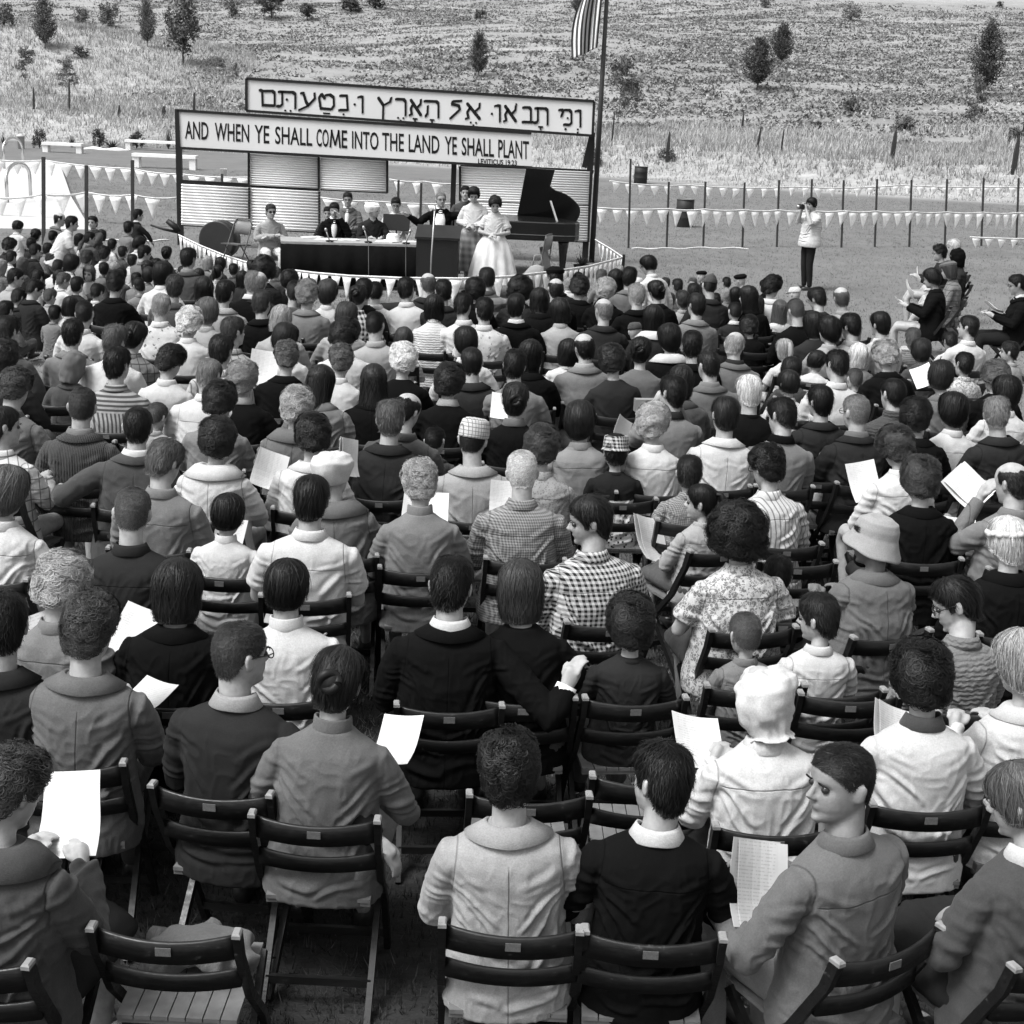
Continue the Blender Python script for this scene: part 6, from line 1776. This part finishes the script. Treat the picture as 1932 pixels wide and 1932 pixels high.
# lectern
la = at_z(786, 427, 1.12); lb = at_z(866, 433, 1.12); lw = (lb-la).length; LYc = (la.y+lb.y)/2
LY = 23.2; la = at_y(786, 427, LY); lb = at_y(866, 433, LY); lw = (lb-la).length
r = empty('lectern', ((la.x+lb.x)/2, LY, 0), 0)
DW = plain('dark_lectern_wood', .009, .45, .3, .3, 4, .15, 30)
zt = (la.z+lb.z)/2-.13
mb = MB(); mb.loft([[(x*lw/2*q, y+dy, z) for x, y in ((-1, 0), (1, 0), (1, .45), (-1, .45))] for z, q, dy in ((0.02, .96, 0), (zt-.06, 1, 0))]); fobj('cabinet', mb, DW, r)
mb = MB(); mb.add([(-lw/2-.02, -.03, zt-.055), (lw/2+.02, -.03, zt-.055), (lw/2+.02, .5, zt+.10), (-lw/2-.02, .5, zt+.10), (-lw/2-.02, -.03, zt-.02), (lw/2+.02, -.03, zt-.02), (lw/2+.02, .5, zt+.135), (-lw/2-.02, .5, zt+.135)], [(3, 2, 1, 0), (4, 5, 6, 7), (0, 1, 5, 4), (1, 2, 6, 5), (2, 3, 7, 6), (3, 0, 4, 7)]); fobj('desk', mb, DW, r)
mb = MB(); mb.loft([[(x, -.012 if x*0 == 0 else 0, z) for x in ()] or [(-lw/2*.8, -.004, z), (lw/2*.8, -.004, z), (lw/2*.8, .01, z), (-lw/2*.8, .01, z)] for z in (.15, zt-.2)]); fobj('front_panel', mb, plain('lectern_panel', .007, .6, .3, .2, 3), r)
tag(r, 'dark wooden lectern in front of the speaker', 'lectern')
mp_ = at_y(820, 392, 22.9); mb_ = at_y(814, 524, 22.9)
r = empty('microphone_stand', (mp_.x, 22.9, 0)); mb = MB(); mb.tube([(-.04, 0, .0), (-.03, 0, .7), (-.0, .03, mp_.z-.05)], .012, 8); obj('pole', mb, MIC, r)
mb = MB(); mb.loft([[(q*math.cos(t), q*math.sin(t), z) for t in np.linspace(0, 6.283, 20, endpoint=False)] for q, z in ((.15, 0), (.15, .02), (.03, .04))]); obj('base', mb, BLACK, r)
mb = MB(); mb.tube([(0, .03, mp_.z-.05), (.0, .08, mp_.z+.0), (.0, .11, mp_.z+.02)], [.018, .026, .02], 10); obj('head', mb, MIC, r); tag(r, 'tall thin microphone stand before the lectern', 'microphone stand')
# music stand
c = at_y(748, 419, 25.4); r = empty('music_stand', (c.x, 25.4, 0)); mb = MB()
mb.box((0, 0, c.z), (.47, .012, .27), np.array(Matrix.Rotation(R(-14), 3, 'X'))); mb.box((0, -.06, c.z-.135), (.47, .06, .012)); fobj('desk', mb, BLACK, r)
mb = MB(); mb.tube([(0, .02, c.z-.1), (0, .03, .1)], .014, 8); obj('pole', mb, BLACK, r)
for k in range(3):
    mb = MB(); t = k*2.09+.5; mb.tube([(0, .03, .12), (.25*math.cos(t), .03+.25*math.sin(t), .012)], .010, 6); obj('leg', mb, BLACK, r)
tag(r, 'black music stand before the person in the white shirt', 'music stand')
# grand piano
PB = plain('piano_black', .005, .22, .5, .1, 3)
PYr = 27.3
g0 = at_y(1092, 462, PYr); g1 = at_y(968, 470, PYr-1.3)
W_ = 2.25
r = empty('grand_piano', (g0.x, 26.6, 0), 0)
# outline in local x (0 = tail at right, negative towards the keyboard) and y
def outline(k=1.0):
    P = [(-2.35, 0), (-2.35, 1.42)]
    P += [(-1.9, 1.44), (-1.3, 1.40), (-.8, 1.30), (-.4, 1.10), (-.15, .85), (-.02, .55), (-.02, .30), (-.10, .12), (-.30, .02), (-.6, 0), (-1.2, 0), (-1.8, 0)]
    return P
OL = outline(); zb, ztop = .66, 1.00
mb = MB(); mb.loft([[(x*q-(.0 if q == 1 else .02), y*q+(0 if q == 1 else .02), z) for x, y in OL[::-1]] for z, q in ((zb, .98), (zb+.03, 1), (ztop-.02, 1), (ztop, .995))]); obj('body', flat(mb.mesh('body')), PB, r)
mb = MB()
mb.loft([[(x*1.003, y*1.003-.002, z) for x, y in OL[::-1]] for z in (zb+.10, zb+.112)], False); fobj('moulding', mb, plain('piano_trim', .12, .3), r)
# lid: hinged along the far long side, propped; drawn upright and tilted
th_ = R(62)
def lidp(x, y, o=0):
    d = 1.44-y      # distance from the hinge
    return (x, 1.44-d*math.cos(th_)-o*math.sin(th_), ztop+.01+d*math.sin(th_)-o*math.cos(th_))
# lid shape measured from the photograph, placed on its own plane behind the case
LP = [(1062, 316), (1110, 319), (1097, 362), (1095, 366), (1128, 377), (1148, 390), (1157, 406), (1154, 425), (1140, 437), (1112, 447), (1096, 450), (1018, 455), (1018, 442), (1040, 378)]
LP = [(993, 317), (1047, 321), (1038, 352), (1042, 358), (1064, 365), (1082, 377), (1094, 390), (1095, 404), (1088, 418), (1070, 434), (1050, 441), (1030, 446), (968, 448)]
ly0, lk = 27.9, .42
for _ in range(2):
    Q_ = []
    for i in range(len(LP)):
        a_, b_ = LP[i], LP[(i+1) % len(LP)]
        if 3 <= i <= 11: Q_ += [(a_[0]*.75+b_[0]*.25, a_[1]*.75+b_[1]*.25), (a_[0]*.25+b_[0]*.75, a_[1]*.25+b_[1]*.75)]
        else: Q_ += [a_]
    k0 = len(LP); LP = Q_
    break
mb = MB(); F3 = []; B3 = []
for u, v in LP:
    y = 27.2
    for _ in range(6):
        w = at_y(u, v, y); y = 26.6+1.42-(w.z-1.0)*.25
    w = at_y(u, v, y)-Vector(r.location); F3.append(tuple(w)); B3.append((w.x+.0, w.y+.035, w.z+.01))
n = len(F3); mb.add(F3+B3, [tuple(range(n)), tuple(range(2*n-1, n-1, -1))]+[(i, i+n, (i+1) % n+n, (i+1) % n) for i in range(n)]); fobj('lid', mb, PB, r)
pa = at_y(1058-.0, 381, 27.4)-Vector(r.location); a = at_y(1039, 380, 27.55)-Vector(r.location)
a = at_y(1039, 380, 27.6)-Vector(r.location); b = at_y(1049, 468, 26.75)-Vector(r.location)
mb = MB(); mb.bar(tuple(a), (b.x, b.y, 1.0), .03, .03); fobj('prop_stick', mb, plain('prop_wood', .22, .4), r)
for x, y in ((-.30, .30), (-2.1, .25), (-2.1, 1.2)):
    mb = MB(); mb.loft([[(x+q*math.cos(t), y+q*math.sin(t), z) for t in np.linspace(0, 6.283, 14, endpoint=False)] for q, z in ((.03, 0), (.045, .06), (.05, .1), (.075, .42), (.095, .58), (.11, .66))]); obj('leg', mb, PB, r)
mb = MB(); mb.box((-2.45, .7, .74), (.28, 1.3, .10)); fobj('keyboard', mb, plain('keys', .5, .4), r)
tag(r, 'black grand piano with its lid propped open', 'piano')
# round drum, metal chairs, bag, planter
c = at_y(409, 453, 27.2); r = empty('bass_drum', (c.x, 27.2, c.z), R(-12)); mb = MB(); rr = 35*27.2/FOC
mb.loft([[(q*math.cos(t), y, q*math.sin(t)) for t in np.linspace(0, 6.283, 40, endpoint=False)] for q, y in ((.02, -.0), (rr*.93, -.0), (rr*.93, .02))]); obj('head', mb, plain('drum_head', .006, .7), r)
mb = MB(); mb.loft([[(q*math.cos(t), y, q*math.sin(t)) for t in np.linspace(0, 6.283, 40, endpoint=False)] for q, y in ((rr*.93, -.02), (rr, -.02), (rr, .30), (rr*.9, .30), (.02, .29))]); obj('hoop', mb, plain('drum_hoop', .02, .45), r); tag(r, 'round black drum standing at the left of the stage', 'drum')
CM = plain('metal_chair', .06, .4, .4, .2, 5)
def metal_chair(loc, yaw, folded, label):
    r = empty('metal_folding_chair', loc, yaw); fo = .25 if folded else 1
    for s in (-1, 1):
        mb = MB(); mb.tube([(s*.21, .22*fo, 0), (s*.21, -.0, .45), (s*.20, -.17*fo, .80), (s*.15, -.18*fo, .88)], .012, 8); obj('leg', mb, CM, r)
        mb = MB(); mb.tube([(s*.19, -.24*fo, 0), (s*.19, .12*fo, .46)], .012, 8); obj('leg', mb, CM, r)
    mb = MB(); mb.tube([(-.2, -.17*fo, .80), (-.15, -.18*fo, .885), (0, -.18*fo, .895), (.15, -.18*fo, .885), (.2, -.17*fo, .80)], .012, 8); obj('back_frame', mb, CM, r)
    mb = MB(); mb.loft([[(x*.19, -.165*fo-.02*(1-x*x)+dy, z) for x in np.linspace(-1, 1, 9)]+[(x*.19, -.165*fo-.02*(1-x*x)+dy+.006, z) for x in np.linspace(1, -1, 9)] for z, dy in ((.62, .03), (.74, 0), (.87, -.02))]); obj('backrest', mb, plain('metal_chair_panel', .14, .4), r)
    mb = MB(); mb.loft([[(x*.20, y, z) for x in (-1, 1)]+[(x*.20, y, z+.02) for x in (1, -1)] for y, z in (((-.14, .44), (.2, .46)) if not folded else ((-.04, .30), (.05, .66)))]); fobj('seat', mb, CM, r)
    tag(r, label, 'chair', 'metal folding chairs on the stage')
p = at_y(447, 445, 25.6); metal_chair((p.x, 25.6, 0), R(150), False, 'grey metal folding chair beside the round drum')
p = at_y(1030, 470, 25.4); metal_chair((p.x, 25.4, 0), R(70), True, 'dark metal folding chair leaning under the piano')
p = at_y(1002, 508, 24.6); mb = MB(); mb.loft([[(w_*math.cos(t)+sx, d_*math.sin(t), z) for t in np.linspace(0, 6.283, 20, endpoint=False)] for w_, d_, z, sx in ((.16, .10, 0.01, 0), (.20, .13, .10, .0), (.18, .11, .28, .05), (.11, .05, .42, .10), (.02, .02, .44, .1))]); mb.tube([(.02, 0, .40), (.05, 0, .60), (.15, 0, .62), (.20, 0, .38)], .012, 6)
o = obj('bag', mb, cloth(.26)); o.location = (p.x, 24.6, 0); tag(o, 'pale canvas bag on the ground by the piano', 'bag')
p = at_y(1098, 500, 27.0); r = empty('potted_plant', (p.x, 27.0, 0)); mb = MB(); mb.loft([[(q*math.cos(t), q*math.sin(t), z) for t in np.linspace(0, 6.283, 18, endpoint=False)] for q, z in ((.12, 0), (.16, .22), (.17, .22), (.14, .2))]); obj('pot', mb, BLACK, r)
obj('leaves', TM['agave'][0][1], leaf_mat(.03, .12), r, Matrix.Translation((0, 0, .2)) @ Matrix.Scale(.26, 4)); tag(r, 'small potted plant at the foot of the right stage post', 'plant')
c = at_y(327, 438, SY-.3); mb = MB(); mb.tube([(-.45, 0, .12), (-.2, 0, .05), (.1, 0, .0)], [.02, .025, .03], 8); mb.tube([(-.12, 0, .22), (.05, 0, .10), (.14, 0, .02)], [.05, .07, .03], 10); o = obj('floodlight', mb, BLACK); o.location = c; tag(o, 'dark lamp arm fixed beside the left stage post', 'lamp')

# ------------------------------------------------------------------ fence posts and pennants
FP = plain('fence_post', .03, .6, .3, .2, 9)
rf = [(1190, 300, 468), (1262, 343, 467), (1331, 343, 468), (1405, 344, 467), (1470, 340, 466), (1532, 338, 466), (1592, 340, 467), (1655, 338, 466), (1720, 339, 466), (1787, 338, 464), (1856, 336, 464), (1922, 336, 462)]
for i, (u, vt, vb) in enumerate(rf):
    p = on_ground(u-4, vb); t = at_y(u, vt, p.y); mb = MB(); mb.bar((p.x, p.y, -.1), (t.x, p.y, t.z), .045, .045)
    tag(fobj('fence_post', mb, FP), 'thin dark fence post, '+('first', 'second', 'third', 'fourth', 'fifth', 'sixth', 'seventh', 'eighth', 'ninth', 'tenth', 'eleventh', 'twelfth')[i]+' to the right of the flagpole', 'fence post', 'fence posts right of the stage')
for i, (u, vt, vb) in enumerate(((82, 296, 462), (163, 312, 455), (250, 302, 452))):
    p = on_ground(u, vb); t = at_y(u, vt, p.y); mb = MB(); mb.bar((p.x, p.y, -.1), (t.x, p.y, t.z), .06, .06)
    tag(fobj('fence_post', mb, FP), ('dark fence post by the white deck, first from the left edge', 'dark fence post at the right corner of the white deck', 'dark fence post left of the stage post')[i], 'fence post', 'fence posts left of the stage')
for i, (u, vt, vb, y) in enumerate(((419, 328, 420, 36), (795, 345, 430, 36), (752, 340, 430, 36))):
    t = at_y(u, vt, y); mb = MB(); mb.bar((t.x, y, 0), (t.x, y, t.z), .055, .055)
    tag(fobj('fence_post', mb, FP), ('dark fence post seen through the left stage opening', 'dark fence post behind the raised hand', 'dark fence post behind the music stand')[i], 'fence post', 'fence posts behind the stage')
PEN = plain('pennant_cloth', .86, .8, .2, .05, 3)
def pennant_mat():
    g = NG('pennant_cloth'); t = g.n('ShaderNodeBsdfTranslucent'); t.inputs[0].default_value = (.9, .9, .9, 1)
    g.b.inputs['Base Color'].default_value = (.88, .88, .88, 1); g.b.inputs['Roughness'].default_value = .8; g.b.inputs['Specular IOR Level'].default_value = .1
    mx = g.n('ShaderNodeMixShader'); mx.inputs[0].default_value = .35; g.l(g.b.outputs[0], mx.inputs[1]); g.l(t.outputs[0], mx.inputs[2])
    g.l(mx.outputs[0], g.t.nodes['Material Output'].inputs[0]); return g.m
PEN = pennant_mat()
STR = plain('bunting_string', .6, .8)
def bunting(pts, step, size, label, seed=0, wind=.25):
    pts = [Vector(p) for p in pts]; r = empty('pennant_bunting', pts[0]); L = Vector(r.location); rs = random.Random(seed)
    mb = MB(); mb.tube([p-L for p in pts], .012, 6)
    for a, b in zip(pts, pts[1:]):
        d = (b-a).normalized(); up = Vector((0, 0, 1)); mb.loft([[tuple(q-L+o2) for o2 in (Vector((0, 0, .012)), Vector((0, 0, -.035)), Vector((0, .006, -.035)), Vector((0, .006, .012)))] for q in (a, b)])
    obj('string', mb, STR, r); acc = 0; n = 0
    seg = list(zip(pts, pts[1:])); tot = sum((b-a).length for a, b in seg); s = step*.5
    while s < tot-step*.4 and n < 99:
        q = s; 
        for a, b in seg:
            l = (b-a).length
            if q <= l: break
            q -= l
        d = (b-a).normalized(); p = a+d*q-L; nrm = d.cross(Vector((0, 0, 1))).normalized()
        w = size[0]*rs.uniform(.85, 1.1); h = size[1]*rs.uniform(.9, 1.08); k = 5; rings = []
        lx = rs.uniform(-.5, .25)*wind*2; bl = rs.uniform(-1, 1)*wind
        for i in range(k):
            t = i/(k-1); hw = w/2*(1-t*.97); c = p+Vector((0, 0, -.03-h*t))+d*(lx*h*t*t)+nrm*(bl*h*t*t*.8)
            rings.append([tuple(c-d*hw), tuple(c+d*hw), tuple(c+d*hw+nrm*.004), tuple(c-d*hw+nrm*.004)])
        m2 = MB(); m2.loft(rings); o = obj('pennant', m2, PEN, r); n += 1; s += step*rs.uniform(.92, 1.08)
    tag(r, label, 'bunting', 'strings of white pennants')
def bp(L): return [at_y(*q) for q in L]
def fine(P, sag=.0, n=5):
    out = []
    for i in range(len(P)-1):
        for t in np.linspace(0, 1, n, endpoint=False): out.append(P[i].lerp(P[i+1], t)+Vector((0, 0, -sag*4*t*(1-t))))
    return out+[P[-1]]
bunting(fine(bp([(337, 443, 28.2), (378, 463, 27.0), (420, 480, 26.0), (470, 496, 25.0), (520, 505, 24.0), (590, 514, 23.0), (660, 520, 22.5), (760, 524, 22.2), (870, 525, 22.2), (960, 521, 22.6), (1040, 512, 23.6), (1110, 502, 25.2), (1175, 485, 27.0)])), .255, (.21, .34), 'pennant string sagging across the front of the stage', 1, .12)
bunting(fine(bp([(1175, 485, 27.0), (1150, 468, 28.2), (1123, 452, 29.2)])), .30, (.14, .36), 'short pennant string returning to the right stage post', 2, .2)
p = at_y(1175, 483, 27.0); post('bunting_post', (p.x+.02, 27.0, 0), (p.x+.02, 27.0, p.z+.03), .05, 'short corner post holding the front pennant string', cat='post')
P0 = [on_ground(u-4, vb) for u, vt, vb in rf]
top_ = []
for (u, vt, vb), p in zip(rf[1:], P0[1:]):
    top_.append(at_y(u-1, 392+(u-1127)*.0115, p.y-.05))
bunting(fine([at_y(1122, 391, top_[0].y-.4)]+top_+[at_y(1990, 402, top_[-1].y+1.0)], .03, 4), .36, (.28, .37), 'bright pennant string along the right fence', 3, .15)
bunting(fine([at_y(1150, 341, 44), at_y(1300, 349, 45), at_y(1500, 352, 46), at_y(1700, 349, 47), at_y(1990, 350, 48)], .06, 4), .46, (.30, .30), 'far pennant string above the right fence', 4, .3)
bunting(fine([at_y(1830, 447, 35.5), at_y(1990, 450, 36)], .02, 4), .34, (.22, .22), 'faint pennant string low at the right edge', 5, .2)
bunting(fine([at_y(-20, 372, 33), at_y(82, 366, 33), at_y(163, 362, 33.5), at_y(250, 367, 33), at_y(338, 372, 33)], .05, 4), .48, (.34, .42), 'near pennant string left of the stage post', 6, .05)
bunting(fine([at_y(-20, 300, 40), at_y(82, 302, 40), at_y(250, 318, 39), at_y(340, 328, 38), at_y(480, 334, 37)], .04, 4), .50, (.38, .36), 'far pennant string over the white deck', 7, .08)
bunting(fine([at_y(735, 338, 37), at_y(800, 342, 37), at_y(868, 346, 37)], .03, 4), .50, (.30, .30), 'pennant string seen behind the lectern', 8, .1)
bunting(fine([at_y(604, 372, 36), at_y(700, 379, 36), at_y(860, 384, 36)], .03, 4), .52, (.42, .34), 'pennant string seen behind the seated speakers', 9, .1)

# ------------------------------------------------------------------ people on the stage and the photographer
ACT = {}
def actor(u, v, zc, y, sex, pose, arms, yaw, pitch, byaw, hair, ht, top, tt, pat, label, lean=2, girth=1.0, scale=1.0, opt=None, sw=None):
    P = dict(sex=sex, girth=girth, sw=sw or (1.0 if sex == 'M' else .86), yaw=yaw, pitch=pitch, lean=lean, arms=arms, pose=pose, hs=1.0, roll=0)
    ln, k, nb, HM = frame(P); hc = HM.translation
    w = at_y(u, v, y); off = Matrix.Rotation(R(byaw), 3, 'Z') @ Vector((hc.x, hc.y, 0))*scale
    loc = Vector((w.x-off.x, y-off.y, w.z-hc.z*scale if zc is None else zc))
    op = dict(opt or {}); op.setdefault('F', True); op['full'] = True
    b, HMw = make_person('person', P, loc, R(byaw), scale, hair, HT[ht], top, TT[tt], pat, op, .0085, int(u))
    tag(b, label, 'person', 'people on the stage'); ACT[b.name] = P; return b
ACT = {}
actor(511, 399, None, 24.6, 'M', 'chair', 'fold', 6, 4, 200, 'short', 'b', 'w', 'l', '', 'person in sunglasses and tan pullover sitting with folded arms', 8, opt=dict(e=True, ee=True, lt=.42))
WIP = actor(631, 396, None, 25.0, 'M', 'chair', 'face', -8, 16, 186, 'short', 'k', 'j', 'k', '', 'person in black suit wiping the face behind the table', 6, opt=dict(C=.62, F=False))
DGL = actor(656, 376, None, 26.3, 'M', 'chair', 'lap', 4, 8, 180, 'short', 'd', 'j', 'g', '', 'person in dark glasses and grey suit behind the table', 2, opt=dict(e=True, C=.62))
actor(705, 397, None, 25.0, 'M', 'chair', 'table', 60, 6, 196, 'none', 'k', 's', 'd', '', 'person in white cap and dark shirt leaning on the table', 12, opt=dict(hat=('beret', .62, '')))
actor(747, 386, None, 26.0, 'M', 'chair', 'read', 0, 18, 182, 'short', 'k', 's', 'w', '', 'person in white shirt and glasses behind the music stand', 4, opt=dict(e=True))
actor(619, 402, None, 27.4, 'W', 'chair', 'lap', 0, 10, 176, 'short', 'k', 's', 'd', '', 'person in dark top half hidden behind the black suit', 4)
SPK = actor(832, 376, None, 24.2, 'M', 'stand', 'speak', 16, 6, 180, 'thin', 'g', 'j', 'k', '', 'speaker in black suit with one arm raised behind the lectern', 2, opt=dict(e=True, C=.66, lt=.015))
actor(878, 364, None, 26.6, 'M', 'stand', 'down', -4, 0, 184, 'short', 'k', 's', 'e', '', 'person in dark shirt standing at the back behind the speaker', 0)
w1 = actor(894, 368, None, 23.9, 'W', 'stand', 'belly', 12, 26, 170, 'bouf', 'k', 'w', 'w', '', 'person in white sweater and plaid skirt looking down beside the speaker', 3, scale=1.0, opt=dict(nolegs=True))
w2 = actor(934, 386, None, 23.6, 'W', 'stand', 'belly', 10, 22, 176, 'curly', 'd', 's', 'w', '', 'person in white dress with full skirt looking down', 2, scale=.98, opt=dict(nolegs=True, S=True))
def full_skirt(par, prof, mt, nf, amp, seed):
    mb = MB(); k = 96; rings = []
    for z, q in prof:
        t = (prof[0][0]-z)/(prof[0][0]-prof[-1][0])
        rings.append([((q+amp*t*math.sin(nf*a+.8*math.sin(3*a+seed)))*math.cos(a)*1.08, (q*.85+amp*t*math.sin(nf*a+.8*math.sin(3*a+seed)))*math.sin(a), z) for a in np.linspace(0, 2*math.pi, k, endpoint=False)])
    mb.loft(rings, False); obj('skirt', mb, mt, par)
full_skirt(w1, [(.22, .135), (.16, .165), (.05, .21), (-.15, .25), (-.35, .28), (-.52, .30)], cloth(.22, 'g2'), 14, .018, 1)
full_skirt(w2, [(.24, .13), (.18, .17), (.05, .25), (-.15, .30), (-.38, .35), (-.58, .375)], cloth(.55), 12, .026, 2)
def shirt_front(b, tone, w0=.05, w1=.085, z0=.27, z1=.555):
    P = ACT[b.name]; ln, k, nb, HM = frame(P); mb = MB(); rings = []
    for i in range(14):
        t = i/13; z = z0+(z1-z0)*t; hw = w0*(.35+.65*math.sin(min(1, t*1.5)*math.pi/2)) if t < .7 else w0*(1-.35*(t-.7)/.3)
        yb = float(np.interp(z, [.17, .27, .37, .445, .495, .528, .552, .57], [.104, .091, .085, .070, .054, .041, .031, .025]))+.036
        rings.append([tuple(ln((x*hw, yb-.020*x*x, z*k))) for x in (-1, -.5, 0, .5, 1)]+[tuple(ln((x*hw, yb-.05, z*k))) for x in (1, 0, -1)])
    mb.loft(rings); obj('shirt_front', mb, cloth(tone), b)
shirt_front(SPK, .68, .085, z0=.12); shirt_front(WIP, .60, .05); shirt_front(DGL, .60, .04)
# camera person in the field
ph = actor(1529, 404, None, 26.5, 'M', 'stand', 'camera', 8, 8, 112, 'bowl', 'k', 's', 'w', '', 'person in white shirt and black trousers photographing from the lawn', 3, girth=1.25, scale=.94, opt=dict(S=True, lt=.014, foldk=1.2))
ph.location.z = .86*.94+.03
hw = ph.matrix_basis @ Vector((0, .27, .70)); r = empty('camera_in_hands', hw, R(112))
mb = MB(); mb.box((0, 0, 0), (.13, .06, .085)); fobj('body', mb, BLACK, r)
mb = MB(); mb.tube([(0, .03, 0), (0, .08, 0)], [.03, .032], 14); obj('lens', mb, MIC, r); r.name = 'camera_body'; tag(r, 'small black camera held to the eye on the lawn', 'camera')
p = find('raising a camera'); hw = p['o'].matrix_basis @ Vector((-.12, .30, .62)); r = empty('camera_body', hw, R(10))
mb = MB(); mb.box((0, 0, 0), (.15, .06, .09)); fobj('body', mb, MIC, r); mb = MB(); mb.tube([(0, .03, 0), (0, .08, 0)], [.03, .032], 14); obj('lens', mb, BLACK, r); tag(r, 'camera raised by the person with grey sweater', 'camera')

_d = {k: v for k, v in LABELS.items() if len(v) > 1}
print('DUP LABELS', _d)
print('LONG', [k for k in LABELS if len(k.split()) > 16 or len(k.split()) < 4])

# white cuff on the arm round the neighbour
p = find('broad black suit'); A = ARMS['aroundR']; e, w = Vector(A[2]), Vector(A[3]); d = (w-e).normalized(); mb = MB()
mb.tube([w-d*.055, w-d*.02, w+d*.012], [.047, .045, .043], 16); obj('shirt_cuff', mb, cloth(.6), p['o'])
